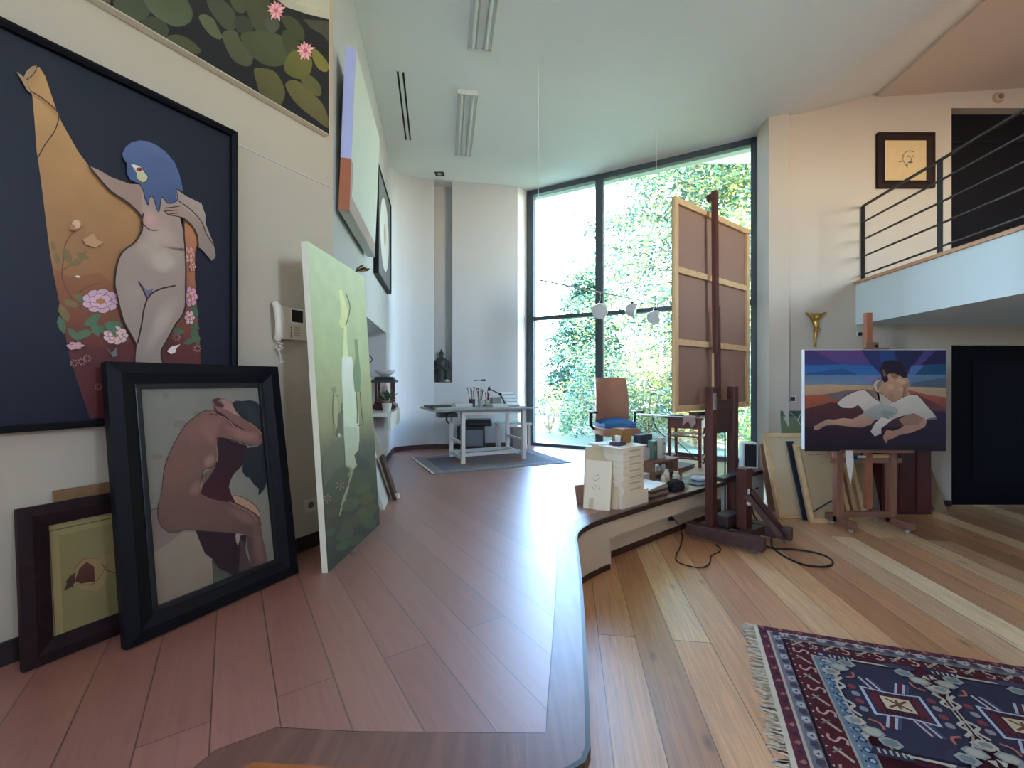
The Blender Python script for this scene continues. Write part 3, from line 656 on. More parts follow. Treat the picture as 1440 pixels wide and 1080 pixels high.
pad([(1100, 180), (1180, 190), (1200, 280), (1160, 330), (1110, 290)], (54, 58, 36)); pad([(1110, 370), (1150, 300), (1220, 290), (1270, 350), (1255, 430), (1190, 458), (1120, 420)], (92, 88, 44), (80, 80, 40)); pad([(1275, 280), (1310, 300), (1365, 370), (1355, 415), (1310, 400), (1275, 340)], (104, 98, 46))
pad([(935, 400), (990, 395), (1060, 420), (1110, 510), (1105, 580), (1060, 615), (980, 560), (950, 480)], (80, 74, 42), (66, 64, 36)); pad([(1115, 490), (1180, 465), (1260, 530), (1330, 600), (1365, 690), (1360, 740), (1290, 690), (1180, 600)], (88, 84, 44), (78, 66, 40)); pad([(1205, 455), (1250, 430), (1310, 480), (1325, 540), (1300, 555), (1240, 520)], (80, 76, 42))
P.poly([(1060, -10), (1150, -60), (1420, -160), (1420, 118), (1380, 115), (1240, 80), (1120, 40)], (176, 172, 150), (150, 148, 130)); P.poly([(1240, -10), (1420, -60), (1420, 50), (1280, 50), (1170, 20)], (162, 160, 142)); P.poly([(1220, 110), (1380, 125), (1380, 260), (1330, 200), (1260, 160)], (62, 62, 50))
for (x, y, s) in ((1232, 293, 56), (1062, 60, 58)):
    for i in range(13):
        a = i*.483+.2; l = s*(.75+.35*((i*7) % 5)/5); c = (186, 116, 124) if i % 2 else (206, 150, 150); ca, sa = math.cos(a), math.sin(a)
        P.poly([(x-sa*5, y+ca*5), (x+ca*l*.6-sa*9, y+sa*l*.6*1.15+ca*9), (x+ca*l, y+sa*l*1.15), (x+ca*l*.6+sa*9, y+sa*l*.6*1.15-ca*9), (x+sa*5, y-ca*5)], c)
    P.disc((x, y), 13, (160, 84, 98))
P.build('picture', PAINT, r)

# ---- things leaning on the near left wall
def leaning(bl, br, h, rise_n, zbase):
    """plane of something standing on the floor along bl-br and leaning back along NL"""
    u = (br-bl).normalized(); v = (ZV*h+rise_n).normalized(); v = (v-u*v.dot(u)).normalized(); return u, v, u.cross(v).normalized()
bl, brr = onz(178, 917), onz(420, 807)
u, v, n3 = leaning(bl, brr, 1.165, NL*0.180, ZP)
if n3.dot(-NL) < 0: n3 = -n3
w = (brr-bl).length; H = 1.178; bl = bl-n3*.045; bl.z = ZP; brr = bl+u*w
r = thing('framed_painting', 'black-framed painting of a seated woman bending under long dark hair, leaning on the left wall', 'painting', (bl+(brr-bl)*.5)[:])
frame_bars(r, bl, u, v, n3, w, H, 0.108, 0.045, FBLACK); backing(r, bl+u*.01+v*.01, u, v, n3, w-.02, H-.02, 0.02, CANV)
mb = MB(axes(bl+n3*.02, u, v, n3)); fw = .096
for a, b, c, d in ((fw, fw, w-2*fw, .022), (fw, H-fw-.022, w-2*fw, .022), (fw, fw, .022, H-2*fw), (w-fw-.022, fw, .022, H-2*fw)): mb.box((a+c/2, b+d/2, .01), (c, d, .02), bev=.004)
part('inner_moulding', mb, mat('inner_moulding_black', (12, 13, 16), 0.35), r)
P = Paint(bl+n3*.021, n3, 1.45); P.clip = [(bl+u*.10, -u), (bl+u*(w-.10), u), (bl+v*.10, -v), (bl+v*(H-.10), v)]; P.tr = (190, 530, 6.355); P.k = 1
q = [(20, 20), (1360, 20), (1460, 1800), (-20, 2400)]
P.poly(q, (112, 108, 98), (104, 100, 86)); 
for x, y, s in ((200, 715, 50), (275, 165, 30), (560, 330, 40), (1200, 950, 40), (400, 420, 60), (1130, 270, 36), (1205, 1180, 28)): P.disc((x, y), s, (104, 96, 84), s*.6)
L2 = lambda pts: [(x*6.355/6.0, (y*6.355/6.0)+1016.8) for x, y in pts]
P.poly(L2([(140, 160), (230, 150), (380, 340), (640, 580), (665, 830), (180, 1020)]), (108, 92, 84), (118, 104, 90)); P.poly(L2([(150, 530), (290, 440), (400, 350), (520, 350), (650, 585), (665, 830), (180, 1020)]), (126, 112, 96), (114, 98, 84))
P.stroke(L2([(135, 165), (195, 148)]), 5, (26, 22, 24)); P.poly(L2([(650, 585), (690, 600), (860, 740), (860, 780), (668, 830)]), (66, 66, 56), (74, 76, 64)); P.stroke(L2([(650, 585), (658, 700), (667, 825)]), 5, (40, 34, 32), False)
# far thigh and hanging cloth of dark red behind
P.poly(L2([(800, 40), (850, 35), (960, 90), (1040, 160), (1052, 220), (980, 190), (900, 140), (830, 100)]), (150, 116, 92), smooth=True); P.stroke(L2([(830, 38), (900, 55), (990, 105), (1045, 170), (1055, 215)]), 6, (60, 38, 32))
P.poly([(735, 545), (800, 548), (1000, 615), (1010, 700), (950, 800), (880, 870), (850, 930), (838, 985), (860, 1050), (900, 1130), (640, 1095), (585, 1055), (600, 980), (660, 880), (720, 790)], (34, 13, 22), (54, 15, 22))
P.poly(L2([(510, 335), (850, 350), (850, 400), (868, 465), (890, 380), (940, 370), (930, 500), (960, 640), (985, 700), (860, 770), (850, 730), (700, 650), (650, 575), (590, 530), (550, 440)]), (32, 14, 22), (38, 16, 22)); P.poly(L2([(886, 400), (930, 440), (935, 520), (980, 640), (960, 720), (870, 750), (880, 600)]), (66, 46, 46))
P.poly(L2([(846, 368), (888, 366), (880, 420), (868, 466), (852, 430)]), (140, 128, 118))
# black hair
hair = [(868, 235), (900, 212), (960, 215), (1030, 208), (1080, 222), (1125, 270), (1155, 320), (1165, 420), (1150, 480), (1165, 560), (1172, 640), (1182, 740), (1180, 860), (1172, 960), (1150, 1010), (1115, 1050), (1100, 1055), (1106, 1000), (1060, 960), (1020, 900), (990, 895), (960, 850), (960, 800), (980, 640), (1100, 620), (1020, 450), (900, 330)]
P.poly(hair, (30, 33, 36), (22, 24, 28)); P.soft([(930, 260), (1030, 230), (1110, 300), (1140, 420), (1080, 440), (990, 360)], (36, 42, 46)); P.stroke([(1080, 222), (1125, 270), (1155, 320), (1165, 420)], 8, (92, 66, 50)); P.poly([(1140, 490), (1170, 520), (1172, 620), (1140, 600)], (62, 30, 32))
P.poly([(600, 870), (660, 835), (720, 800), (660, 900), (610, 960), (590, 930)], (92, 76, 62)); P.poly([(730, 610), (742, 700), (735, 760), (722, 740)], (132, 104, 92))
# body
SKN, SKN2 = (112, 78, 68), (92, 62, 54)
bodyp = [(720, 300), (680, 296), (610, 308), (550, 345), (480, 400), (420, 470), (370, 560), (310, 680), (268, 790), (250, 900), (240, 1000), (225, 1060)]+L2([(200, 90), (190, 170), (200, 250), (240, 320), (300, 355), (350, 352), (420, 332), (500, 335), (600, 345), (700, 352), (800, 358), (880, 360), (930, 370), (950, 400), (945, 470), (965, 560), (985, 700), (1040, 690), (1125, 640), (1100, 500), (1075, 390), (1060, 300), (1048, 230), (1000, 185), (920, 140), (840, 105), (740, 90), (640, 70), (570, 35)])+[(586, 1040), (584, 960), (600, 880), (615, 830), (690, 810), (725, 770), (735, 700), (725, 620), (738, 560), (760, 540), (860, 560), (960, 590), (1040, 615), (1100, 618), (1145, 580), (1150, 540), (1120, 490), (1080, 450), (1020, 405), (960, 370), (912, 325), (885, 280), (860, 220), (800, 195), (745, 182), (690, 200), (682, 225), (705, 270)]
P.poly(bodyp, SKN, (84, 62, 54), axis=((600, 300), (700, 1500)))
P.soft([(640, 340), (760, 380), (740, 520), (700, 600), (620, 560), (560, 450)], (124, 86, 76)); P.soft([(300, 800), (380, 620), (470, 560), (520, 700), (480, 900), (330, 1000)], (106, 72, 60)); P.soft([(800, 430), (960, 480), (1090, 500), (1130, 545), (1060, 590), (900, 550)], (132, 94, 82)); P.soft([(610, 740), (680, 690), (715, 730), (690, 790), (630, 810)], (138, 102, 88))
P.soft([(520, 940), (575, 920), (580, 1010), (560, 1060), (480, 1040)], (124, 88, 74)); P.soft(L2([(760, 130), (900, 160), (1010, 215), (1035, 280), (960, 290), (840, 230)]), (112, 82, 70)); P.soft(L2([(990, 320), (1050, 330), (1080, 480), (1100, 630), (1050, 660), (1010, 520)]), (104, 76, 66))
P.poly(L2([(940, 380), (985, 400), (990, 520), (1030, 680), (985, 700), (965, 560), (945, 470)]), (70, 50, 46))
# gap of dark red between the raised forearm and the shoulder
P.poly([(700, 255), (730, 300), (800, 340), (860, 400), (920, 440), (985, 472), (960, 480), (900, 455), (840, 410), (780, 360), (735, 340), (705, 290)], (58, 22, 30)); P.poly([(690, 205), (745, 185), (765, 200), (735, 215), (790, 250), (795, 275), (760, 275), (720, 260)], (66, 34, 36)); P.poly([(765, 205), (850, 215), (900, 310), (940, 350), (890, 340), (830, 300), (780, 280), (800, 260)], (140, 108, 96))
DL = (46, 26, 26)
for pts in ([(715, 298), (680, 296), (610, 308), (550, 345), (480, 400), (420, 470), (370, 560), (310, 680), (268, 790), (250, 900), (240, 1000), (225, 1060)], L2([(200, 90), (190, 170), (200, 250), (240, 320), (300, 355), (350, 352), (420, 332), (500, 335), (620, 346), (800, 358)]), [(615, 826), (690, 810), (725, 770)], [(735, 545), (800, 548), (960, 590), (1040, 615)], [(584, 960), (600, 880), (615, 830)], L2([(700, 80), (840, 105), (920, 140), (1000, 185), (1048, 230), (1060, 300)]), [(670, 330), (720, 342), (780, 360)]): P.stroke(pts, 7, DL)
P.stroke([(735, 345), (790, 362), (850, 405), (900, 450), (970, 478)], 6, (150, 116, 100)); P.stroke([(1020, 408), (1080, 452), (1120, 492), (1148, 545)], 7, (150, 100, 72)); P.stroke([(838, 1110), (930, 1165), (1040, 1215), (1090, 1290)], 6, (138, 104, 88))
P.build('picture', PAINT, r)

# ---- small brown-framed print half behind it
bl = onz(28, 944); u = DN; w, H = 0.62, 0.60; bl2 = bl+u*0
v = (ZV*0.60+NL*0.075).normalized(); n4 = u.cross(v).normalized(); n4 = n4 if n4.dot(-NL) > 0 else -n4
r = thing('framed_print', 'brown-framed cream print with a small red-brown sketch, at the bottom left corner', 'picture', (bl+u*w/2)[:])
frame_bars(r, bl, u, v, n4, w, H, 0.085, 0.035, FBROWN); backing(r, bl+u*.01+v*.01, u, v, n4, w-.02, H-.02, .015, CANV)
P = Paint(bl+n4*.017, n4, 1.5, fn=None); P.tr = (0, 680, 3.855); P.k = 1
pp = lambda a, b: bl+u*a+v*b
P.k += 1; P.face([pp(.075, .075)+n4*.0185, pp(w-.075, .075)+n4*.0185, pp(w-.075, H-.075)+n4*.0185, pp(.075, H-.075)+n4*.0185], lambda co: P.col((128, 112, 74)))
P.p0 = bl+n4*.0188
for q in ([(268, 258), (640, 180)], [(268, 258), (300, 840)], [(360, 832), (670, 720)]): P.stroke(q, 5, (78, 66, 40), False)
P.poly([(318, 282), (640, 210), (660, 715), (345, 810)], (116, 104, 66), (110, 98, 62))
P.poly([(400, 480), (440, 410), (500, 400), (540, 420), (560, 390), (640, 370), (650, 470), (590, 490), (550, 560), (520, 585), (430, 565), (400, 545)], (128, 104, 68)); P.poly([(405, 530), (430, 460), (470, 425), (510, 450), (515, 530), (440, 542)], (82, 46, 34), (62, 36, 28)); P.poly([(355, 535), (380, 500), (410, 480), (405, 540), (345, 582), (400, 555)], (66, 44, 32)); P.stroke([(550, 430), (580, 470), (640, 488)], 5, (80, 58, 38)); P.stroke([(415, 548), (500, 545), (545, 500), (580, 440)], 4, (92, 70, 44)); P.stroke([(400, 470), (450, 410), (520, 405)], 4, (96, 70, 44))
P.build('picture', PAPER, r)
o = bl+u*.10+NL*.060; o.z = ZP; v5 = (ZV+NL*.05).normalized()
mb = MB(axes(o, u, v5)); mb.box((.16, .32, 0), (.3, .64, .012)); whole('panel', mb, woodmat('thin_panel_wood', (120, 84, 50), (146, 104, 66), .6, 'X'), 'thin brown panel edge showing above the brown-framed print', 'panel')

# ---- intercom handset on the wall
p = onwall(377, 427, 0); zt, zb = 1.53+(535-427)/600*p.y, 1.53+(535-478)/600*p.y
e1 = onwall(425, 450, 0); wI = (e1-onwall(378, 450, 0)).length; hI = zt-zb; o = onwall(377.5, 478, 0); o.z = zb
PLA = mat('cream_plastic', (218, 204, 186), .45); r = thing('intercom', 'cream video intercom with a black screen, handset and cord on the left wall', 'intercom', (o+DN*wI/2)[:])
M = axes(o, DN, ZV, -NL); mb = MB(M); mb.box((wI*.62, hI*.5, .022), (wI*.76, hI*.92, .04), bev=.006); part('body', mb, PLA, r)
mb = MB(M); mb.tube([(wI*.10, hI*1.02, .03), (wI*.11, hI*.9, .052), (wI*.12, hI*.5, .06), (wI*.16, hI*.15, .052), (wI*.17, hI*.02, .03)], [.02, .024, .02, .024, .02], 10); part('handset', mb, PLA, r, True)
mb = MB(M); mb.box((wI*.71, hI*.73, .042), (wI*.38, hI*.42, .004), bev=.001); f = part('screen_bezel', mb, mat('white_bezel', (232, 226, 218), .4), r)
mb = MB(M); mb.box((wI*.71, hI*.73, .045), (wI*.33, hI*.35, .003)); part('screen', mb, mat('screen_black', (14, 12, 16), .15), f)
for k in range(6): mb = MB(M); mb.box((wI*.53, hI*(.12+.055*k), .043), (.005, .006, .004)); part('button', mb, BLACKM, r)
for k in range(4): mb = MB(M); mb.box((wI*.72, hI*(.18+.075*k), .043), (.035, .008, .004), bev=.001); part('button', mb, mat('key_cream', (190, 168, 140), .5), r)
mb = MB(M); cp = [(wI*.17+.012*math.sin(i*1.7)+.03*math.sin(i/14*3.14), hI*.02-.006*i if i < 10 else hI*.02-.06+.002*(i-10), .02+.01*math.cos(i*1.7)) for i in range(16)]
cp += [(wI*.30, -.09, .012), (wI*.34, -.12, .006)]; mb.tube(catmull(cp, False, 3), .006, 6); part('cord', mb, PLA, r, True)
mb = MB(M); mb.lathe([(.012, 0), (.012, .01), (.0, .014)], (wI*.36, -.128, 0), 10, M=Matrix.Identity(4)); part('cord_outlet', mb, PLA, r)

# wall socket low on the wall, half behind the tall canvas
p = onwall(436, 710, 0); M = axes(p, DN, ZV, -NL); r = thing('wall_socket', 'small cream wall socket low on the left wall beside the tall canvas', 'socket', p[:])
mb = MB(M); mb.box((0, 0, .005), (.085, .085, .01), bev=.003); part('plate', mb, PLA, r); mb = MB(M); mb.lathe([(.0, .012), (.02, .012), (.022, .010)], (0, 0, 0), 16); part('socket_insert', mb, mat('socket_dark', (84, 72, 60), .5), r)

# ---- tall green canvas leaning on the wall corner
bl, brr = onz(461, 806), onz(534, 737); bl.x -= .0; u = (brr-bl).normalized(); w = (brr-bl).length; H = 1.885
lean = V((-.122, 0, 1.88)); v = (lean-u*lean.dot(u)).normalized(); n5 = u.cross(v); n5 = n5 if n5.x > 0 else -n5
r = thing('unframed_painting', 'tall pale green canvas of a white figure above dark lily pads, at the corner', 'painting', (bl+u*w/2)[:])
mb = MB(axes(bl-n5*.035, u, v, n5)); mb.box((w/2, H/2, .0175), (w, H, .035), bev=.002); part('stretched_canvas', mb, CANVW, r)
P = Paint(bl+n5*.0004, n5, 1.5); P.k = 9; P.clip = [(bl, -u), (bl+u*w, u), (bl, -v)]; qq = [bl+n5*.0006, bl+u*w+n5*.0006, bl+u*w+v*H+n5*.0006, bl+v*H+n5*.0006]
C3 = [(.0, (44, 47, 48)), (.16, (56, 60, 53)), (.34, (84, 86, 76)), (.44, (140, 138, 106)), (.62, (156, 164, 116)), (.8, (168, 180, 132)), (1.0, (182, 192, 154))]
def gcol(co):
    t = (co-bl).dot(v)/H
    for i in range(len(C3)-1):
        if t <= C3[i+1][0] or i == len(C3)-2:
            f = min(1, max(0, (t-C3[i][0])/(C3[i+1][0]-C3[i][0]))); a, b = P.col(C3[i][1]), P.col(C3[i+1][1]); return tuple(a[j]+(b[j]-a[j])*f for j in range(4))
P.face(qq, gcol, (bl, v, [H*i/30 for i in range(31)]))
P.tr = (425, 400, 4.91)
P.poly([(275, 500), (345, 500), (355, 620), (370, 760), (390, 900), (395, 1080), (290, 1080), (282, 800), (272, 620)], (206, 228, 196), (186, 196, 176)); P.poly([(255, 40), (275, 35), (300, 130), (325, 210), (310, 290), (270, 300), (255, 270), (268, 190)], (206, 206, 146), (194, 198, 142)); P.poly([(288, 290), (306, 290), (312, 430), (320, 500), (282, 500)], (196, 204, 154))
P.poly([(360, 380), (382, 380), (392, 500), (405, 620), (400, 740), (362, 740), (350, 620), (368, 500)], (112, 134, 92), (104, 124, 92))
for pts in ([(372, 740), (380, 860), (380, 960)], [(400, 740), (408, 860), (422, 965)], [(382, 975), (410, 970), (422, 962)], [(215, 740), (210, 880), (222, 1040)], [(240, 760), (238, 900), (236, 1050)], [(275, 820), (268, 940), (276, 1040)], [(300, 290), (330, 160), (300, 60)]): P.stroke(pts, 7, (84, 82, 58))
P.poly([(215, 780), (240, 770), (250, 900), (240, 1000), (220, 940)], (160, 158, 124)); P.poly([(245, 900), (280, 860), (282, 1040), (240, 1050)], (94, 92, 78)); P.poly([(195, 715), (230, 705), (240, 730), (215, 760)], (126, 126, 90)); P.disc((255, 1040), 10, (182, 178, 160), 14)
P.tr = (435, 600, 5.145); P.poly([(95, 240), (180, 110), (250, 75), (252, 280), (200, 300), (110, 440)], (104, 104, 88), (88, 88, 78)); P.soft([(330, 200), (440, 235), (450, 330), (340, 320)], (52, 58, 58)); P.poly([(248, 0), (345, 0), (362, 90), (355, 170), (325, 205), (345, 280), (318, 310), (262, 282), (256, 150)], (176, 186, 166), (158, 168, 148))
P.poly([(305, 300), (322, 305), (290, 430), (250, 570), (222, 645), (215, 640), (240, 520), (280, 420)], (136, 140, 112)); P.soft([(170, 340), (230, 290), (300, 300), (260, 380), (190, 380)], (74, 82, 60))
rng = random.Random(5)
for x, y, a, b in ((360, 400, 80, 50), (300, 560, 70, 44), (420, 520, 60, 40), (400, 640, 70, 60), (300, 700, 80, 40), (440, 700, 50, 40), (160, 620, 50, 40), (260, 780, 70, 44), (340, 820, 60, 36), (190, 520, 44, 30), (390, 450, 60, 34), (250, 860, 60, 30), (150, 760, 40, 30), (450, 590, 44, 36)): P.disc((x, y), a, (rng.randint(58, 72), rng.randint(66, 80), rng.randint(50, 60)), b, 14, -.5)
for x, y in ((132, 520), (225, 425)):
    for i in range(6):
        a = i*1.05+.3; P.poly([(x, y), (x+34*math.cos(a)-6*math.sin(a), y+38*math.sin(a)+6*math.cos(a)), (x+30*math.cos(a+.4), y+34*math.sin(a+.4))], (150, 110, 96))
P.build('picture', PAINT, r)
# butterfly pinned to its top edge
tp = bl+v*H+u*w*.80+n5*.01; r = thing('butterfly_ornament', 'small orange and black butterfly ornament on the top edge of the tall green canvas', 'ornament', tp[:])
for sg in (-1, 1):
    mb = MB(axes(tp, u, V((.9, -.1, .42)))); mb.slab([(0, 0, 0), (sg*.045, .02, .004), (sg*.072, .06, .01), (sg*.05, .085, .008), (sg*.012, .05, .0)], (0, 0, 1), .002); part('wing', mb, mat('butterfly_dark', (62, 60, 34), .6, var=.4, scale=60), r)
    mb = MB(axes(tp, u, V((.9, -.1, .42)))); mb.slab([(sg*.015, .02, .003), (sg*.04, .03, .006), (sg*.055, .055, .010), (sg*.03, .05, .005)], (0, 0, 1), .0025); part('wing_patch', mb, mat('butterfly_orange', (206, 128, 62), .6, var=.3, scale=60), r)
mb = MB(axes(tp, u, V((.9, -.1, .42)))); mb.tube([(0, -.01, .004), (0, .05, .006), (0, .085, .01)], [.004, .006, .003], 6); part('body', mb, BLACKM, r)
# ================================================================== studio left wall
def onfar(px, py, off=0.0): return hit(px, py, C0-NF*off, NF)
nF = -NF
# deep painted canvas, seen almost edge on
a = onfar(491, 330, .10); b = onfar(527, 391, .10); zb = 2.715; zt = W(500, 67, a.y).z; w = (b-a).xy.length; h = zt-zb; o = V((a.x, a.y, zb))
r = thing('deep_canvas', 'deep canvas with a blue and rust painted edge high on the studio wall', 'painting', (o+DF*w/2+NF*.1)[:])
vT = (ZV+nF*.04).normalized(); M = axes(o, DF, vT, DF.cross(vT))
mb = MB(M); mb.box((w/2, h/2, -.035), (w, h, .07)); part('stretched_canvas', mb, mat('pale_sage_paint', (206, 214, 204), .7), r)
mb = MB(M); mb.box((-.003, h*.66, -.035), (.006, h*.68, .072)); part('edge_strip', mb, mat('lilac_blue_paint', (166, 172, 214), .6), r, label='lilac blue painted edge')
mb = MB(M); mb.box((-.003, h*.16, -.035), (.006, h*.32, .072)); part('edge_strip', mb, mat('rust_paint', (160, 92, 62), .6), r, label='rust painted edge')
mb = MB(M); mb.slab([(0, 0, .001), (w, 0, .001), (w-.05, .12, .001), (.05, .12, .001)], (0, 0, 1), .003); mb.slab([(0, 0, .001), (.05, .12, .001), (.05, h*.31, .001), (0, h*.31, .001)], (0, 0, 1), .003); part('border', mb, mat('mauve_border', (172, 152, 146), .6), r)
mb = MB(M); mb.box((w/2, h/2, -.085), (w*.8, h*.8, .03)); part('hanging_batten', mb, CANV, r)
# dark framed picture beyond it
a = onfar(531.5, 400, .05); b = onfar(549.5, 428, .05); w = (b-a).xy.length; zb = 2.70; zt = W(534, 228, a.y).z; h = zt-zb; o = V((a.x, a.y, zb))
r = thing('framed_picture', 'grey picture with a white oval in a thin black frame, far along the studio wall', 'picture', (o+DF*w/2+NF*.05)[:])
M = axes(o, DF, ZV, nF); frame_bars(r, o-nF*.045, DF, ZV, nF, w, h, .03, .05, FBLACK)
mb = MB(M); mb.box((w/2, h/2, -.02), (w-.02, h-.02, .03)); part('mount', mb, mat('grey_mount', (118, 120, 124), .8), r)
mb = MB(M); mb.poly([(w/2+w*.33*math.cos(t), h/2+h*.36*math.sin(t), -.003) for t in [i*math.pi/16 for i in range(32)]]); f = part('oval', mb, mat('oval_white', (220, 222, 220), .8), r)
mb = MB(M); mb.poly([(w/2+w*.08*math.cos(t), h/2+h*.12*math.sin(t), -.002) for t in [i*math.pi/12 for i in range(24)]]); part('sketch', mb, mat('sketch_tan', (190, 176, 150), .8), f)

# recess in the studio wall: shelf things
def NW(s, d, z): p = C0+DF*s+NF*d; return V((p.x, p.y, z))
DRED = mat('dark_red_lacquer', (84, 34, 36), .35); SILV = mat('silver_grey', (176, 178, 182), .35, .6); DGREY = mat('dark_grey', (52, 52, 56), .5)
sh0 = 1.78
mb = MB(axes(NW(sh0, 0, NZ0), DF, nF, ZV)); mb.box((.45, -.02, .02), (1.0, .42, .04), bev=.004); mb.box((.45, .17, -.06), (1.0, .03, .18)); whole('shelf_board', mb, mat('shelf_white', (214, 212, 206), .5), 'white shelf in the recess of the studio wall', 'shelf')
zS = NZ0+.04
p = NW(sh0+.55, -.05, zS); r = thing('wooden_lantern', 'dark red wooden lantern with open posts on the wall recess shelf', 'lantern', p[:]); M = axes(p, DF, nF, ZV)
mb = MB(M); mb.box((0, 0, .045), (.34, .28, .05), bev=.01); mb.box((0, 0, .085), (.28, .22, .03)); mb.box((0, 0, .01), (.26, .2, .02)); part('base', mb, DRED, r)
for sx in (-1, 1):
    for sy in (-1, 1): mb = MB(M); mb.box((sx*.12, sy*.09, .22), (.025, .025, .24)); part('post', mb, DRED, r)
mb = MB(M); mb.box((0, 0, .35), (.34, .28, .03), bev=.006); mb.box((0, 0, .385), (.3, .24, .04), bev=.01, taper=.8); part('roof', mb, DGREY, r)
p = NW(sh0+.55, -.05, zS+.405); r = thing('bowl', 'pale bowl sitting on top of the dark red lantern', 'bowl', p[:]); mb = MB(Matrix.Translation(p)); mb.lathe([(.03, 0), (.05, .004), (.11, .05), (.125, .085), (.118, .085), (.1, .05), (.03, .012), (0, .01)], (0, 0, 0), 20); part('body', mb, mat('pale_ceramic', (208, 210, 212), .3), r, True)
p = NW(sh0+.53, -.05, zS+.10); r = thing('figurine', 'small seated rosy figurine inside the dark red lantern', 'figurine', p[:]); mb = MB(Matrix.Translation(p)); mb.lathe([(.06, 0), (.065, .03), (.045, .06), (.05, .1), (.03, .125), (.018, .135), (.03, .16), (.026, .19), (0, .2)], (0, 0, 0), 14); part('body', mb, mat('rosy_clay', (176, 136, 124), .5), r, True)
p = NW(sh0+.82, .18, zS); r = thing('framed_photo', 'small tan picture with a red dot standing at the back of the wall recess', 'picture', p[:]); M = axes(p, DF, nF, ZV)
mb = MB(M); mb.box((0, 0, .22), (.26, .016, .36)); part('backing', mb, mat('tan_board', (196, 180, 158), .7), r); mb = MB(M); mb.lathe([(0, 0), (.03, 0), (.035, .003), (0, .004)], (0, .0085, .3), 14, M=Matrix.Rotation(-math.pi/2, 4, 'X')); part('red_mark', mb, mat('red_mark', (156, 60, 52), .6), r)
p = NW(sh0+.30, .12, zS); r = thing('wire_ornament', 'curly dark wire ornament at the near end of the wall recess shelf', 'ornament', p[:]); mb = MB(Matrix.Translation(p)); mb.lathe([(.05, 0), (.05, .012), (0, .014)], (0, 0, 0), 14); part('base', mb, BLACKM, r)
mb = MB(Matrix.Translation(p)); mb.tube(catmull([(0, 0, .01), (.01, 0, .3), (-.02, 0, .5), (.05, .02, .6), (.0, .03, .66), (-.05, 0, .6), (0, -.02, .52), (.04, .0, .44)], False, 6), .006, 6); part('wire', mb, BLACKM, r, True)
p = NW(sh0+.15, -.12, zS); r = thing('potted_plant', 'small dark-leaved pot plant beside the red lantern', 'plant', p[:]); mb = MB(Matrix.Translation(p)); mb.lathe([(.04, 0), (.055, .09), (.06, .1), (.05, .1), (0, .09)], (0, 0, 0), 14); part('pot', mb, mat('pot_white', (206, 204, 200), .4), r, True)
mb = MB(Matrix.Translation(p)); rng = random.Random(3)
for k in range(46):
    a, e, L = rng.uniform(0, 6.28), rng.uniform(.2, 1.3), rng.uniform(.06, .15); d = V((math.cos(a)*math.cos(e), math.sin(a)*math.cos(e), math.sin(e))); q = V((0, 0, .1))+d*L; s = d.cross(V((0, 0, 1))).normalized()*.022
    mb.poly([q-d*.035, q+s, q+d*.04, q-s])
part('foliage', mb, mat('dark_leaf', (58, 84, 62), .5), r)
p = NW(sh0+.40, -.17, NZ0-.15)
# ------------------------------------------------------------------ boards leaning below the recess
def leanboard(name, label, cat, s0, s1, d_bot, h, t, m, d_top=.012, z0=ZP, frame=None):
    d_top = max(d_top, t+.012); a = C0+DF*s0-NF*d_bot; b = C0+DF*s1-NF*d_bot; a.z = b.z = z0
    v = (ZV*h+NF*(d_bot-d_top)).normalized(); nn = DF.cross(v); nn = nn if nn.dot(nF) > 0 else -nn; M = axes(a, DF, v, nn)
    r = thing(name, label, cat, ((a+b)/2)[:]); w = s1-s0
    mb = MB(M); mb.box((w/2, h/2, -t/2), (w, h, t), bev=.002); part('board', mb, m, r)
    if frame:
        for q in ((0, 0, w, .04), (0, h-.04, w, .04), (0, 0, .04, h), (w-.04, 0, .04, h)): mb = MB(M); mb.box((q[0]+q[2]/2, q[1]+q[3]/2, .009), (q[2], q[3], .018)); part('stretcher_bar', mb, frame, r)
    return r
PINE = woodmat('stretcher_pine', (196, 158, 112), (222, 188, 142), .6, 'X'); PINEZ = woodmat('stretcher_pine_upright', (196, 158, 112), (222, 188, 142), .6, 'Z')
leanboard('canvas', 'white canvas with pale wood edge leaning below the wall recess, behind the tall green canvas', 'canvas', .62, 1.02, .26, .72, .03, mat('white_primed', (206, 208, 208), .7))
leanboard('board', 'brown-grey board leaning on the studio wall, its lower corner by the white cube', 'board', 1.06, 1.5, .26, .62, .02, mat('greybrown_board', (132, 120, 104), .8))
leanboard('panel', 'dark brown panel squeezed between the white canvas and the brown-grey board', 'panel', .90, 1.05, .33, .42, .03, BASEB, .2)
mb = MB(axes(NW(.92, -.05, .985), DF, nF, ZV)); mb.box((.1, 0, .09), (.2, .06, .2), bev=.01); whole('cardboard_box', mb, mat('pale_card', (206, 178, 134), .7), 'pale card box wedged on top of the boards beside the tall green canvas', 'box')
mb = MB(axes(NW(.92, -.05, ZP), DF, nF, ZV)); mb.box((.1, -.03, .27), (.2, .02, .54)); whole('offcut_board', mb, PINEZ, 'upright pine offcut standing behind the white canvas below the recess', 'board')
p = onz(557, 701); mb = MB(Matrix.Translation(p)); mb.box((0, 0, .022), (.05, .05, .044), bev=.004); whole('small_cube', mb, mat('white_plastic', (232, 230, 224), .4), 'tiny white cube on the floor by the leaning boards', 'cube')

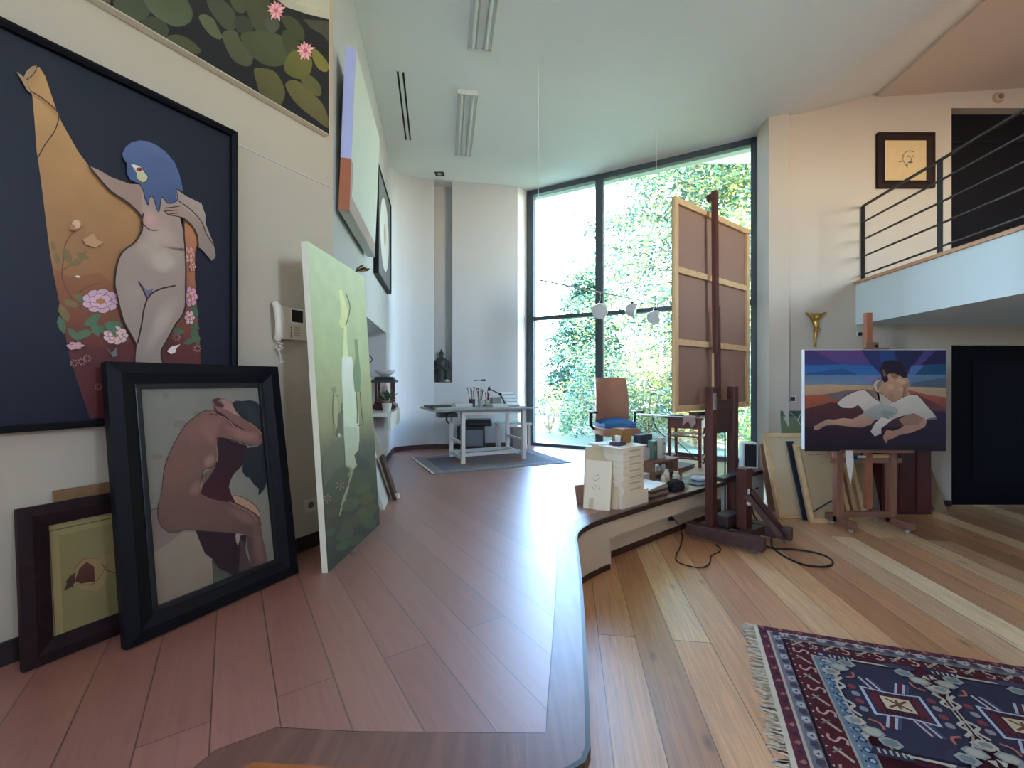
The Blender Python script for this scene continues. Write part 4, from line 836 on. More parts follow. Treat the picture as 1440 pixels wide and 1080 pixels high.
# ------------------------------------------------------------------ tall recess: standing figure, shell, ceiling spot
p = K1.lerp(K2, .40)+nk*.115; p.z = 1.495
BRZ = mat('dark_bronze', (58, 62, 62), .4, .3); r = thing('statue', 'dark standing robed statue in the tall wall recess', 'statue', p[:]); H = .52; M = Matrix.Translation(p)
mb = MB(M); mb.lathe([(.085, 0), (.088, .02), (.075, .035), (.07, .06), (.082, .14), (.09, .22), (.092, .28), (.10, .33), (.098, .36), (.075, .39), (.035, .41), (.026, .425), (.034, .445), (.038, .465), (.034, .49), (.02, .505), (.016, .52), (.01, .54), (0, .55)], (0, 0, 0), 18, 1.0, .72); part('body', mb, BRZ, r, True)
for sg in (-1, 1): mb = MB(M); mb.tube(catmull([(sg*.09, -.01, .355), (sg*.112, -.025, .28), (sg*.085, -.06, .22), (sg*.02, -.075, .245)], False, 4), [.03]*4+[.026]*5+[.02]*4, 8); part('arm', mb, BRZ, r, True)
mb = MB(M); mb.tube([(-.05, -.055, .35), (.03, -.07, .26), (.07, -.055, .16), (.08, -.03, .05)], [.012, .014, .014, .01], 6); part('robe_fold', mb, BRZ, r, True)
p2 = K1.lerp(K2, .72)+nk*.08; p2.z = 1.495; mb = MB(Matrix.Translation(p2)); mb.ball((0, 0, .028), .045, (1, .8, .6)); whole('seashell', mb, mat('shell_white', (214, 206, 196), .4), 'small white shell at the foot of the standing statue', 'shell', smooth=True)
mb = MB(axes(K1+dk*.01-nk*.0+V((0, 0, 1.497)), dk, nk)); mb.box(((K2-K1).length/2, .11, .003), ((K2-K1).length-.02, .2, .006)); whole('recess_tile', mb, mat('recess_slate', (92, 84, 82), .6), 'dark slab lining the bottom of the tall wall recess', 'slab')
p = W(618, 273, 6.62); p.z = ZC; r = thing('ceiling_spot', 'small square recessed spot in the ceiling above the tall recess', 'spotlight', (p.x, p.y, ZC-.012)); mb = MB(Matrix.Translation((p.x, p.y, ZC-.004))); mb.box((0, 0, 0), (.14, .12, .008)); part('housing', mb, BLACKM, r); mb = MB(Matrix.Translation((p.x, p.y, ZC-.01))); mb.lathe([(0, 0), (.035, 0), (.04, .004)], (0, 0, 0), 14); part('lamp', mb, SILV, r)

# ------------------------------------------------------------------ ceiling fittings
def oncl(px, py): return onz(px, py, ZC) if False else W(px, py, F*(ZC-CZ)/(HY-py))
FIX = mat('white_fixture', (224, 226, 222), .5); FLUT = mat('fixture_groove', (196, 200, 194), .6)
def fixture(p0, p1, label):
    d = (p1-p0); L = d.length; d.normalize(); s = V((d.y, -d.x, 0)); c = (p0+p1)/2; M = axes((c.x, c.y, ZC), d, s, V((0, 0, 1)).cross(V((0, 0, 0))) if False else d.cross(s)); up = d.cross(s).z
    r = thing('ceiling_light', label, 'ceiling light', (c.x, c.y, ZC-.07), 0, 'long white ceiling lights'); K = lambda z: z*up
    mb = MB(M); mb.box((0, 0, K(-.014)), (L, .23, .028), bev=.006); part('base', mb, FIX, r)
    for k in (-.062, .062): mb = MB(M); mb.tube([(-L/2+.04, k, K(-.038)), (L/2-.04, k, K(-.038))], .015, 10); part('tube_lamp', mb, FIX, r, True)
    for k in (-.11, -.031, .031, .11): mb = MB(M); mb.box((0, k, K(-.034)), (L, .006, .022)); part('reflector_fin', mb, FLUT, r)
    for k in (-1, 1): mb = MB(M); mb.box((k*(L/2-.012), 0, K(-.03)), (.024, .23, .04), bev=.008); part('end_cap', mb, FIX, r)
fixture(oncl(651, 216), oncl(658, 126), 'long white fluorescent ceiling light nearer the window')
q0 = oncl(674, 67); d = (oncl(658, 126)-oncl(651, 216)).normalized(); fixture(q0, q0+d*1.35, 'long white fluorescent ceiling light cut by the top edge of the photo')
p0, p1 = oncl(563, 100), oncl(574, 196); d = (p1-p0).normalized(); s = V((d.y, -d.x, 0)); c = (p0+p1)/2; L = (p1-p0).length
r = thing('ceiling_vent', 'slot air vent of two black slits in the ceiling', 'vent', (c.x, c.y, ZC-.008)); M = axes((c.x, c.y, ZC-.004), d, s)
mb = MB(M); mb.box((0, 0, 0), (L+.02, .11, .006)); part('frame', mb, CEIL, r)
for k in (-.028, .028): mb = MB(M); mb.box((0, k, -.001 if d.cross(s).z > 0 else .001), (L, .02, .009)); part('slot', mb, mat('slot_black', (16, 16, 18), .8), r)
# suspended spot rail
ra, rb = W(757, 394, 4.22), W(936, 430, 5.66); zr = 2.525; ra.z = rb.z = zr; rd = (rb-ra).normalized()
r = thing('track_light', 'thin suspended rail with three white spot heads in front of the window', 'track light', ((ra.x+rb.x)/2, (ra.y+rb.y)/2, zr-.3))
SPW = mat('spot_white', (214, 216, 216), .35); mb = MB(); mb.beam(ra, rb, .014, .014); part('rail', mb, mat('rail_grey', (150, 146, 138), .4, .5), r)
for px in (757, 923):
    k = (px-CX)/F; t = (k*ra.y-ra.x)/(rd.x-k*rd.y); q = ra+rd*t; mb = MB(); mb.tube([q, V((q.x, q.y, ZC))], .0035, 6); part('suspension_wire', mb, mat('wire_pale', (206, 206, 196), .4), r)
for px, dn, ang, tilt in ((845, .20, 2.2, .5), (888, .14, .4, -.2), (921, .17, 2.5, .6)):
    k = (px-CX)/F; t = (k*ra.y-ra.x)/(rd.x-k*rd.y); q = ra+rd*t
    mb = MB(); mb.tube([q, q-ZV*(dn-.09)], .006, 6); mb.box(tuple(q-ZV*(dn-.08)), (.035, .035, .05), bev=.006); st = part('stem', mb, BLACKM, r)
    dirv = V((math.cos(ang)*math.cos(tilt), -abs(math.sin(ang))*math.cos(tilt), -math.sin(abs(tilt)))); cpos = q-ZV*(dn)
    R = dirv.to_track_quat('Z', 'Y').to_matrix().to_4x4(); mb = MB(); mb.lathe([(.03, -.07), (.06, -.06), (.082, -.01), (.09, .05), (.084, .05), (.07, .0), (0, -.02)], tuple(cpos), 20, M=R); h_ = part('spot_head', mb, SPW, r, True)
    mb = MB(); mb.lathe([(0, .03), (.07, .035), (.08, .046)], tuple(cpos), 18, M=R); part('lamp_face', mb, mat('lamp_face', (228, 230, 230), .3), h_)

# ------------------------------------------------------------------ grey rug and drawing table by the window
ra_, rb_, rc_ = onz(572, 644, ZP+.006), onz(608, 667, ZP+.006), onz(803, 650, ZP+.006); ru = (rc_-rb_); rv = (ra_-rb_); rv = (rv-ru.normalized()*rv.dot(ru.normalized())*.6)
RU, RV = ru.normalized(), rv.normalized(); lu, lv = ru.length, rv.length
r = thing('rug', 'worn grey-blue rug under the white drawing table', 'rug', (rb_+ru*.5+rv*.5)[:]); mb = MB(); q = [rb_, rb_+ru, rb_+ru+rv, rb_+rv]; mb.slab([p-ZV*.006 for p in q], ZV, .006); part('pile', mb, mat('rug_greyblue', (126, 130, 142), .95, var=.25, scale=5), r)
P = Paint(rb_+ZV*.0003, ZV, 1.6, .0002, fn=lambda a, b: rb_+ru*a+rv*b)
P.poly([(.05, .06), (.95, .06), (.95, .94), (.05, .94)], (112, 112, 120)); P.poly([(.09, .12), (.91, .12), (.91, .88), (.09, .88)], (100, 104, 116), (84, 80, 88)); P.poly([(.3, .25), (.7, .25), (.75, .5), (.7, .75), (.3, .75), (.25, .5)], (112, 84, 74)); P.poly([(.36, .32), (.64, .32), (.68, .5), (.64, .68), (.36, .68), (.32, .5)], (92, 88, 98))
for k in range(24): P.disc((.07+.86*k/23., .09), .012, (140, 140, 140), .012, 6)
P.poly([(0, 0), (.018, 0), (.018, 1), (0, 1)], (178, 168, 148)); P.build('pattern', paintmat('rug_dye', .95, .1, .5), r)

WHT = mat('white_paint', (222, 222, 218), .45); WHTB = mat('white_paint_cool', (206, 212, 216), .4)
fl, bl_, fr_ = onz(651, 652, ZP+.007), onz(628, 643, ZP+.007), onz(736, 645, ZP+.007); et = (fr_-fl).normalized(); mt = V((-et.y, et.x, 0)); Lx = (fr_-fl).length; Ly = .56; M = axes(fl, et, mt)
r = thing('drawing_table', 'white-legged drawing table with a cluttered overhanging top', 'table', (fl+et*Lx/2+mt*Ly/2)[:])
for x in (0, Lx):
    for y in (0, Ly): mb = MB(M); mb.box((x, y, .345), (.05, .05, .69)); part('leg', mb, WHT, r)
for x in (0, Lx): mb = MB(M); mb.box((x, Ly/2, .07), (.035, Ly, .045)); mb.box((x, Ly/2, .26), (.03, Ly, .035)); part('side_rail', mb, WHT, r)
for y in (.12, Ly): mb = MB(M); mb.box((Lx/2, y, .09 if y < .2 else .07), (Lx, .03, .045)); part('stretcher', mb, WHTB, r)
mb = MB(M); mb.box((Lx/2, .03, .66), (Lx+.05, .03, .06)); mb.box((Lx/2, Ly-.03, .66), (Lx+.05, .03, .06)); part('apron', mb, WHT, r)
mb = MB(M); mb.box((Lx/2-.16, Ly/2, .702), (Lx+.52, Ly+.22, .022), bev=.004); part('table_top', mb, mat('grey_top', (132, 140, 140), .4), r)
mb = MB(M); mb.box((-.18, Ly/2-.15, .63), (.24, .2, .05)); mb.tube([(-.2, -.02, .66), (-.24, -.06, .58), (-.2, -.04, .54)], .012, 6); part('clamp', mb, BLACKM, r)
TT = lambda x, y, z=0.0: M @ V((x, y, .714+z)); RT = Matrix.Rotation(math.atan2(et.y, et.x), 4, 'Z')
def tb(x, y, z=0): q = TT(x, y, z); return Matrix.Translation(q) @ RT
mb = MB(tb(-.1, .16)); mb.box((0, 0, .006), (.52, .36, .012)); whole('drawing_sheet', mb, mat('grey_sheet', (176, 184, 180), .7), 'large grey-white drawing sheet at the overhanging end of the table', 'paper')
mb = MB(tb(-.26, .3, .013)); mb.box((0, 0, .012), (.3, .22, .024), Matrix.Rotation(.2, 4, 'Z')); whole('sketchbook', mb, DGREY, 'dark sketchbook lying on the drawing sheet', 'book')
for k, (x, y, c, l) in enumerate(((.08, .3, (196, 198, 194), 'pale pile of papers behind the drawing sheet'), (.56, .2, (206, 208, 204), 'white paper pad in front of the swing-arm lamp'), (.66, .57, (156, 160, 160), 'grey box file at the back of the drawing table'))):
    mb = MB(tb(x, y, .0125 if k == 0 else 0.0005)); mb.box((0, 0, .02 if k < 2 else .06), (.24 if k < 2 else .15, .2 if k < 2 else .17, .04 if k < 2 else .12), Matrix.Rotation(.1*k, 4, 'Z'), bev=.003); whole('paper_pile' if k < 2 else 'box_file', mb, mat('paper_%d' % k, c, .7), l, 'papers' if k < 2 else 'box')
def pot(name, x, y, rr, hh, m, label, brushes):
    q = TT(x, y); r = thing(name, label, 'brush pot', q[:]); mb = MB(Matrix.Translation(q)); mb.lathe([(rr*.85, 0), (rr, hh), (rr*.9, hh), (rr*.75, .01), (0, .01)], (0, 0, 0), 14); part('cup', mb, m, r, True)
    rng = random.Random(int(x*100))
    for k in range(brushes):
        a = rng.uniform(0, 6.28); e = V((math.cos(a)*rr*rng.uniform(.5, 1.6), math.sin(a)*rr*rng.uniform(.5, 1.6), hh+rng.uniform(.06, .14))); s_ = V((math.cos(a)*rr*.3, math.sin(a)*rr*.3, .012))
        mb = MB(Matrix.Translation(q)); mb.tube([s_, e, e+(e-s_)*.12], [.004, .005, .010 if k % 3 else .014], 6); part('brush', mb, mat('brush_%d' % (k % 4), [(150, 50, 48), (60, 54, 50), (190, 180, 160), (98, 104, 96)][k % 4], .5), r)
pot('brush_pot', .22, .28, .045, .11, DGREY, 'dark pot with a red-handled brush on the drawing table', 8)
pot('brush_pot', .36, .34, .04, .10, SILV, 'silver pot of brushes right of the dark pot', 7)
pot('brush_pot', .48, .38, .038, .09, mat('glass_grey', (168, 176, 172), .2), 'pale glass of brushes farthest along the drawing table', 6)
q = TT(.74, .36); r = thing('desk_lamp', 'black swing-arm desk lamp reaching over the drawing table', 'lamp', q[:]); mb = MB(Matrix.Translation(q)); mb.lathe([(.06, 0), (.06, .015), (.012, .03), (.012, .06), (0, .06)], (0, 0, 0), 16); part('base', mb, BLACKM, r)
h1 = V((-.06, -.02, .17)); h2 = V((-.22, -.06, .25)); mb = MB(Matrix.Translation(q)); mb.tube([(0, 0, .05), h1, h2], .008, 6); mb.ball(tuple(h1), .022); part('arm', mb, BLACKM, r); mb = MB(Matrix.Translation(q)); mb.lathe([(.012, .03), (.02, .0), (.03, -.03), (.025, -.03), (0, 0)], tuple(h2), 14); part('shade', mb, BLACKM, r, True)
q = TT(.50, .5); r = thing('desk_lamp', 'thin black lamp arm rising against the wall behind the brush pots', 'lamp', q[:]); mb = MB(Matrix.Translation(q)); mb.lathe([(.04, 0), (.04, .012), (.01, .02), (0, .02)], (0, 0, 0), 14); part('base', mb, BLACKM, r)
mb = MB(Matrix.Translation(q)); mb.tube([(0, 0, .02), (.01, 0, .24), (-.06, -.02, .37)], .005, 6); part('arm', mb, mat('lamp_silver', (196, 198, 196), .3, .4), r); mb = MB(Matrix.Translation(q)); mb.tube(catmull([(-.16, -.05, .365), (-.1, -.03, .372), (-.06, -.02, .37), (-.03, -.01, .375), (0, 0, .37)], False, 4), [.006]*8+[.012]*9, 6); part('shade', mb, BLACKM, r)
q = TT(.90, .46, -.0); r = thing('book_stand', 'slanted white slatted stand at the window end of the drawing table', 'stand', q[:])
for k in range(4): mb = MB(tb(.84, .3)); mb.box((0, .0+.065*k, .03+.05*k), (.2, .06, .012), Matrix.Rotation(.55, 4, 'X')); part('slat', mb, WHTB, r)
for k in (-1, 1): mb = MB(tb(.84, .3)); mb.beam((k*.09, -.04, .004), (k*.09, .24, .19), .012, .02); mb.beam((k*.09, .24, .19), (k*.09, .24, .004), .012, .02); part('side_frame', mb, SILV, r)
# things standing behind the table
q = onz(664, 630); r = thing('monitor', 'black box monitor with a grey screen on the floor behind the drawing table', 'monitor', q[:]); M2 = RZ((q.x, q.y-.155, ZP), .06); mb = MB(M2); mb.box((0, 0, .19), (.44, .34, .38), bev=.012, taper=.96); part('body', mb, mat('black_plastic', (24, 25, 30), .4), r); mb = MB(M2); mb.box((.06, -.184, .205), (.25, .012, .25), bev=.003); part('screen', mb, mat('grey_screen', (124, 132, 140), .2), r)
q2 = M2 @ V((.12, .0, .381)); r = thing('equipment_box', 'low black box lying on top of the black monitor', 'box', q2[:]); mb = MB(Matrix.Translation(q2)); mb.box((0, 0, .05), (.42, .3, .10), bev=.015, taper=.9); part('body', mb, mat('black_plastic2', (34, 34, 40), .4), r); mb = MB(Matrix.Translation(q2)); mb.box((0, -.16, .03), (.3, .06, .02)); part('tray', mb, DGREY, r)
q = V((-.02, 6.75, ZP)); r = thing('side_table', 'low white side table with a teal glass top by the window edge', 'table', q[:]); M2 = RZ(q, .18)
for x in (-.2, .27):
    for y in (-.14, .14): mb = MB(M2); mb.box((x, y, .2), (.04, .04, .4)); part('leg', mb, WHT, r)
mb = MB(M2); mb.box((.035, 0, .41), (.54, .36, .03)); part('table_top', mb, WHT, r); mb = MB(M2); mb.box((.035, 0, .431), (.5, .32, .012)); part('glass_top', mb, mat('teal_glass', (120, 176, 170), .1), r)
mb = MB(M2); mb.box((.11, .0, .17), (.2, .26, .34), bev=.005); whole('storage_box', mb, mat('grey_taupe', (158, 150, 150), .6), 'taupe box standing under the low white side table', 'box')
# ================================================================== swivel chair by the window
BRF = mat('brown_leather', (182, 130, 106), .5, var=.08); BLU = mat('blue_cloth', (58, 118, 180), .8, var=.1); NAV = mat('navy_cloth', (34, 38, 66), .85)
q = V((1.36, 5.62, ZP)); r = thing('swivel_chair', 'brown high-backed swivel chair with a blue cushion in front of the window', 'chair', q[:], math.radians(188)); M = MW[r]
mb = MB(M); mb.lathe([(.05, .06), (.05, .1), (.028, .12), (.028, .36), (.05, .38), (0, .38)], (0, 0, 0), 14); part('gas_column', mb, BLACKM, r)
for k in range(5):
    a = k*1.2566+.3; mb = MB(M); mb.beam((0, 0, .09), (.27*math.cos(a), .27*math.sin(a), .07), .045, .03); f = part('base_arm', mb, BLACKM, r)
    mb = MB(M); mb.lathe([(0, -.028), (.02, -.02), (.028, 0), (.02, .02), (0, .028)], (.27*math.cos(a), .27*math.sin(a), .029), 12, M=Matrix.Rotation(a, 4, 'Z') @ Matrix.Rotation(math.pi/2, 4, 'X')); part('caster', mb, BLACKM, f)
mb = MB(M); mb.box((0, 0, .43), (.50, .48, .10), bev=.035); part('seat', mb, BRF, r, True)
n_ = 9; mb = MB(M); rows = []
for i in range(n_+1):
    t = i/n_; z = .53+.60*t; y = -.22-.06*t+.05*math.sin(t*3.1); hw = .235-.02*t
    prof = []
    for k in range(13):
        u = -1+k/6.0; prof.append((hw*u, y-.03*(1-u*u)+.05*abs(u)**2))
    rows.append([(x, yy, z) for x, yy in prof])
F1 = [[mb._v(p) for p in rw] for rw in rows]; B1 = [[mb._v((p[0], p[1]+.055, p[2])) for p in rw] for rw in rows]
for i in range(n_):
    for k in range(12): mb._f([F1[i][k], F1[i][k+1], F1[i+1][k+1], F1[i+1][k]]); mb._f([B1[i][k+1], B1[i][k], B1[i+1][k], B1[i+1][k+1]])
    mb._f([B1[i][0], F1[i][0], F1[i+1][0], B1[i+1][0]]); mb._f([F1[i][12], B1[i][12], B1[i+1][12], F1[i+1][12]])
for k in range(12): mb._f([F1[n_][k], F1[n_][k+1], B1[n_][k+1], B1[n_][k]]); mb._f([B1[0][k], B1[0][k+1], F1[0][k+1], F1[0][k]])
part('backrest', mb, BRF, r, True)
for sg in (-1, 1):
    mb = MB(M); mb.tube(catmull([(sg*.24, -.12, .44), (sg*.30, -.10, .50), (sg*.31, -.08, .66)], False, 4), .02, 8); mb.box((sg*.31, 0, .68), (.055, .28, .03), bev=.012); part('armrest', mb, BLACKM, r, True)
mb = MB(M); mb.beam((0, -.27, .42), (0, -.28, .62), .07, .02); part('back_support', mb, BLACKM, r)
mb = MB(M); n2 = 10
T_ = [[mb._v((-.21+.42*k/n2, -.21+.40*j/n2, .535+.05*(1-((k-5)/5.)**4)*(1-((j-5)/5.)**4)+.012*math.sin(k*1.3+j*.8))) for k in range(n2+1)] for j in range(n2+1)]; U_ = [[mb._v((-.21+.42*k/n2, -.21+.40*j/n2, .483)) for k in range(n2+1)] for j in range(n2+1)]
for j in range(n2):
    for k in range(n2): mb._f([T_[j][k], T_[j][k+1], T_[j+1][k+1], T_[j+1][k]]); mb._f([U_[j][k+1], U_[j][k], U_[j+1][k], U_[j+1][k+1]])
for k in range(n2): mb._f([U_[0][k], U_[0][k+1], T_[0][k+1], T_[0][k]]); mb._f([U_[n2][k+1], U_[n2][k], T_[n2][k], T_[n2][k+1]]); mb._f([U_[k+1][0], U_[k][0], T_[k][0], T_[k+1][0]]); mb._f([U_[k][n2], U_[k+1][n2], T_[k+1][n2], T_[k][n2]])
whole('cushion', mb, BLU, 'bright blue cushion on the seat of the swivel chair', 'cushion', smooth=True)

# ------------------------------------------------------------------ paper reams and leaning sheets at the tip of the platform
CREAM = mat('cream_paper', (238, 222, 196), .75, var=.03); CREAM2 = mat('cream_card', (206, 184, 150), .75, var=.04); WPAP = mat('white_paper', (228, 226, 218), .75)
def bench(t, d, z=0.0): return V((0.948+AV.x*t+MV.x*d, 3.554+AV.y*t+MV.y*d, ZP+z))
MBn = lambda t, d, z=0, a=0: axes(bench(t, d, z), AV, MV) @ Matrix.Rotation(a, 4, 'Z')
mb = MB(MBn(.19, .20)); mb.box((0, 0, .065), (.37, .32, .13), bev=.003); whole('paper_box', mb, CREAM, 'wide cream box at the bottom of the paper stack, at the platform edge', 'box')
z = .131; words = ['lowest', 'second lowest', 'third lowest', 'fourth lowest', 'third from the top', 'second from the top', 'topmost']
rng = random.Random(2); hs = [.05, .055, .05, .06, .055, .06, .05]
first = None
for k in range(7):
    h = hs[k]-.001; a = rng.uniform(-.03, .03); q = bench(.155+rng.uniform(-.006, .006), .205, z)
    rm = thing('paper_ream', 'cream wrapped paper ream, %s of the seven reams in the stack' % words[k], 'paper ream', q[:], math.atan2(AV.y, AV.x)+a, 'wrapped reams in the paper stack')
    mb = MB(MW[rm]); mb.box((0, 0, h/2), (.295, .34, h), bev=.008); part('wrapper', mb, CREAM, rm, True); mb = MB(MW[rm]); mb.box((.02, -.171, h*.5), (.16, .002, h*.3)); part('flap', mb, CREAM2, rm)
    z += hs[k]
zt_ = z
mb = MB(MBn(.14, .20, zt_+.0005, .02)); mb.box((0, 0, .006), (.37, .37, .012), bev=.003); whole('portfolio', mb, mat('cream_folder', (232, 218, 198), .7), 'cream folder lying on top of the paper stack', 'folder')
zt_ += .0125
mb = MB(MBn(.10, .16, zt_, .1)); mb.box((0, 0, .016), (.12, .1, .032), bev=.004, taper=.9); whole('ink_box', mb, mat('dark_violet_box', (62, 58, 84), .5), 'dark violet box on the paper stack', 'box')
q = bench(.10, .16, zt_+.0325); mb = MB(Matrix.Translation(q)); mb.lathe([(.022, 0), (.027, .05), (.024, .05), (.02, .004), (0, .004)], (0, 0, 0), 16); whole('paper_cup', mb, WPAP, 'white cup standing on the dark violet box', 'cup', smooth=True)
mb = MB(MBn(.255, .24, zt_, .05)); mb.box((0, 0, .065), (.13, .12, .13), bev=.002); mb.box((0, 0, .132), (.002, .12, .003)); whole('cardboard_box', mb, mat('brown_card', (150, 110, 62), .8), 'brown cardboard box on the paper stack under the chair seat', 'box')
mb = MB(MBn(.06, .30, zt_, -.2)); mb.box((0, 0, .004), (.2, .14, .008)); whole('paper_sheet', mb, WPAP, 'loose white sheets at the back of the paper stack top', 'papers')
q = bench(.0, .10, zt_); mb = MB(Matrix.Translation(q+V((.03, .06, .006)))); mb.tube([(-.05, .0, 0), (.05, .05, .0)], .005, 6); whole('pen', mb, BLACKM, 'black pen lying on the paper stack', 'pen')
def sheet(name, label, cat, bl, br, tl, t, m, extra=None):
    bl, br, tl = V(bl), V(br), V(tl); u = (br-bl).normalized(); v = tl-bl; v = (v-u*v.dot(u)); H = v.length; v.normalize(); nn = u.cross(v); nn = nn if nn.dot(EYE-bl) > 0 else -nn
    M = axes(bl, u, v, nn); w = (br-bl).length; r = thing(name, label, cat, ((bl+br)/2)[:]); mb = MB(M); mb.box((w/2, H/2, -t/2), (w, H, t), bev=min(.003, t/3)); part('board', mb, m, r)
    return r, M, w, H
bl = V((.612, 3.685, ZP)); br = V((.893, 3.59, ZP)); tl = V((.672, 3.80, .935))
r, M, w, H = sheet('drawing_board', 'large blank cream board leaning on the paper stack', 'board', bl, br, tl, .045, CREAM2)
bl2, br2, tl2 = V((.606, 3.64, ZP)), V((.815, 3.553, ZP)), V((.668, 3.735, .835))
r, M, w, H = sheet('sketch_sheet', 'smaller cream board with a faint pencil sketch leaning in front of the large board', 'board', bl2, br2, tl2, .014, CREAM)
P = Paint(M @ V((0, 0, .0004)), M.to_3x3() @ V((0, 0, 1)), 1.7, fn=lambda a, b: M @ V((a*w, b*H, .0004)))
for pts in ([(.3, .62), (.42, .58), (.55, .64)], [(.38, .66), (.5, .7), (.58, .62)], [(.4, .5), (.46, .44)], [(.55, .52), (.6, .4)], [(.3, .45), (.4, .38)]): P.stroke(pts, .012, (120, 112, 100))
P.build('sketch', PAPER, r)
q = M @ V((w*.1, 0, .02)); sheet('paper_strip', 'narrow cream strip propped against the foot of the sketched board', 'board', M @ V((.05, .0, .012)), M @ V((.085, .0, .012)), M @ V((.05, .09, .004)), .004, CREAM2)
sheet('wood_panel', 'reddish wood panel edge showing behind the boards at the paper stack', 'panel', V((.575, 3.75, ZP)), V((.68, 3.79, ZP)), V((.60, 3.80, .60)), .015, woodmat('red_panel', (150, 108, 92), (176, 132, 112), .6, 'Z'))

# ------------------------------------------------------------------ clutter along the bench
mb = MB(MBn(.62, .19)); r = None
for k, (c, a, dz) in enumerate((((92, 72, 62), .03, 0), ((150, 132, 118), -.04, .024), ((70, 58, 54), .06, .048), ((168, 148, 130), .0, .072))):
    mb = MB(MBn(.60, .17, dz+.0004*k, a)); mb.box((0, 0, .0115), (.28, .2, .023), bev=.002); whole('magazine', mb, mat('mag_%d' % k, c, .5), ['brown magazine at the bottom of the pile by the paper stack', 'pale magazine second from the bottom of the pile by the paper stack', 'dark magazine third from the bottom of the pile by the paper stack', 'pale tan magazine on top of the pile by the paper stack'][k], 'magazine', 'magazines piled on the bench')
mb = MB(MBn(.56, .20, .098, .15)); mb.box((0, 0, .004), (.36, .26, .008), Matrix.Rotation(.0, 4, 'X')); whole('paper_sheet', mb, WPAP, 'broad white sheets spread over the magazine pile', 'papers')
mb = MB(MBn(.76, .42, 0, .2)); mb.box((0, 0, .07), (.2, .16, .14), bev=.004); mb.tube([(-.1, -.02, .15), (.12, .02, .155)], .016, 8); whole('paper_roll_box', mb, mat('grey_paper', (200, 196, 188), .7), 'grey box with a rolled sheet on it between the paper stack and the low rack', 'box')
RK = woodmat('rack_wood', (120, 84, 70), (150, 110, 92), .5, 'X'); q = bench(1.21, .50); r = thing('low_rack', 'low wooden rack holding paint packages beside the paper stack', 'rack', q[:]); M = MBn(1.21, .50)
mb = MB(M); mb.box((0, 0, .225), (.50, .26, .02), bev=.003); part('top_board', mb, RK, r); mb = MB(M); mb.box((0, 0, .10), (.46, .24, .015)); part('lower_board', mb, RK, r)
for x in (-.22, .22): mb = MB(M); mb.box((x, 0, .107), (.02, .24, .214)); part('side_panel', mb, RK, r)
for k, x in enumerate((-.12, -.03, .07)): mb = MB(MBn(1.21+x, .46, .1085)); mb.lathe([(.022, 0), (.022, .045), (.015, .05), (.015, .06), (0, .06)], (0, 0, 0), 12); whole('paint_jar', mb, WPAP, ['small white jar at the near end inside the low rack', 'small white jar in the middle of the low rack', 'small white jar at the far end inside the low rack'][k], 'jar', 'jars inside the low rack', True)
mb = MB(MBn(1.13, .50, .2355, .2)); mb.box((0, 0, .10), (.09, .07, .20), bev=.004); mb.mi = 1; mb.box((0, -.036, .12), (.05, .002, .05)); whole('green_box', mb, [mat('green_carton', (98, 128, 116), .5), mat('green_label', (150, 170, 150), .5)], 'green paint carton on the low rack', 'carton')
mb = MB(MBn(1.25, .47, .2355, .1)); mb.box((0, 0, .115), (.09, .06, .23), bev=.004); mb.mi = 1; mb.box((.012, -.031, .16), (.022, .002, .022)); mb.mi = 2; mb.box((.012, -.031, .05), (.022, .002, .02)); whole('white_carton', mb, [WPAP, BLACKM, mat('red_mark2', (180, 50, 46), .5)], 'tall white carton with a black and a red square on the low rack', 'carton')
mb = MB(MBn(1.02, .54, .2355)); mb.box((0, 0, .06), (.12, .1, .14), bev=.03); whole('plastic_bag', mb, mat('grey_bag', (196, 198, 200), .5), 'crumpled grey bag at the near end of the low rack', 'bag', smooth=True)
mb = MB(MBn(1.13, .60, .2355)); mb.box((0, .02, .13), (.22, .1, .26), bev=.02); whole('black_pouch', mb, mat('dark_navy_pouch', (40, 42, 62), .6), 'dark navy pouch behind the green carton', 'pouch')
mb = MB(MBn(.95, .12)); 
for k in range(9): a = k*.7; mb.ball((.05*math.cos(a), .035*math.sin(a), .045+.02*math.sin(k*2.1)), .055, (1.2, .8, .75), 10)
whole('black_cloth', mb, mat('black_cloth', (24, 22, 28), .9), 'crumpled black cloth on the bench edge beside the magazines', 'cloth', smooth=True)
GL = mat('frosted_jar', (216, 212, 200), .3)
for k, (t, d, rr, hh, l) in enumerate(((1.10, .20, .038, .15, 'tall frosted jar on the bench behind the black cloth'), (1.14, .12, .03, .07, 'short clear pot at the bench edge next to the frosted jar'), (1.02, .29, .035, .12, 'cream jar between the black cloth and the low rack'), (1.10, .31, .03, .16, 'white tube bottle beside the low rack'))):
    mb = MB(MBn(t, d)); mb.lathe([(rr*.9, 0), (rr, .01), (rr, hh*.75), (rr*.6, hh*.85), (rr*.65, hh), (0, hh)], (0, 0, 0), 14); whole('jar', mb, [GL, mat('clear_pot', (190, 206, 214), .15), CREAM, WPAP][k], l, 'jar', smooth=True)
mb = MB(MBn(1.52, .45)); mb.box((0, 0, .05), (.12, .08, .10), bev=.02); whole('orange_pouch', mb, mat('rust_leather', (140, 76, 48), .6), 'rust brown pouch at the far end of the low rack', 'pouch', smooth=True)
mb = MB(MBn(1.52, .20, 0, .02)); mb.box((0, 0, .008), (.50, .30, .016), bev=.003); whole('cutting_board', mb, mat('slate_board', (86, 92, 104), .35), 'slate grey board lying on the bench behind the studio easel', 'board')
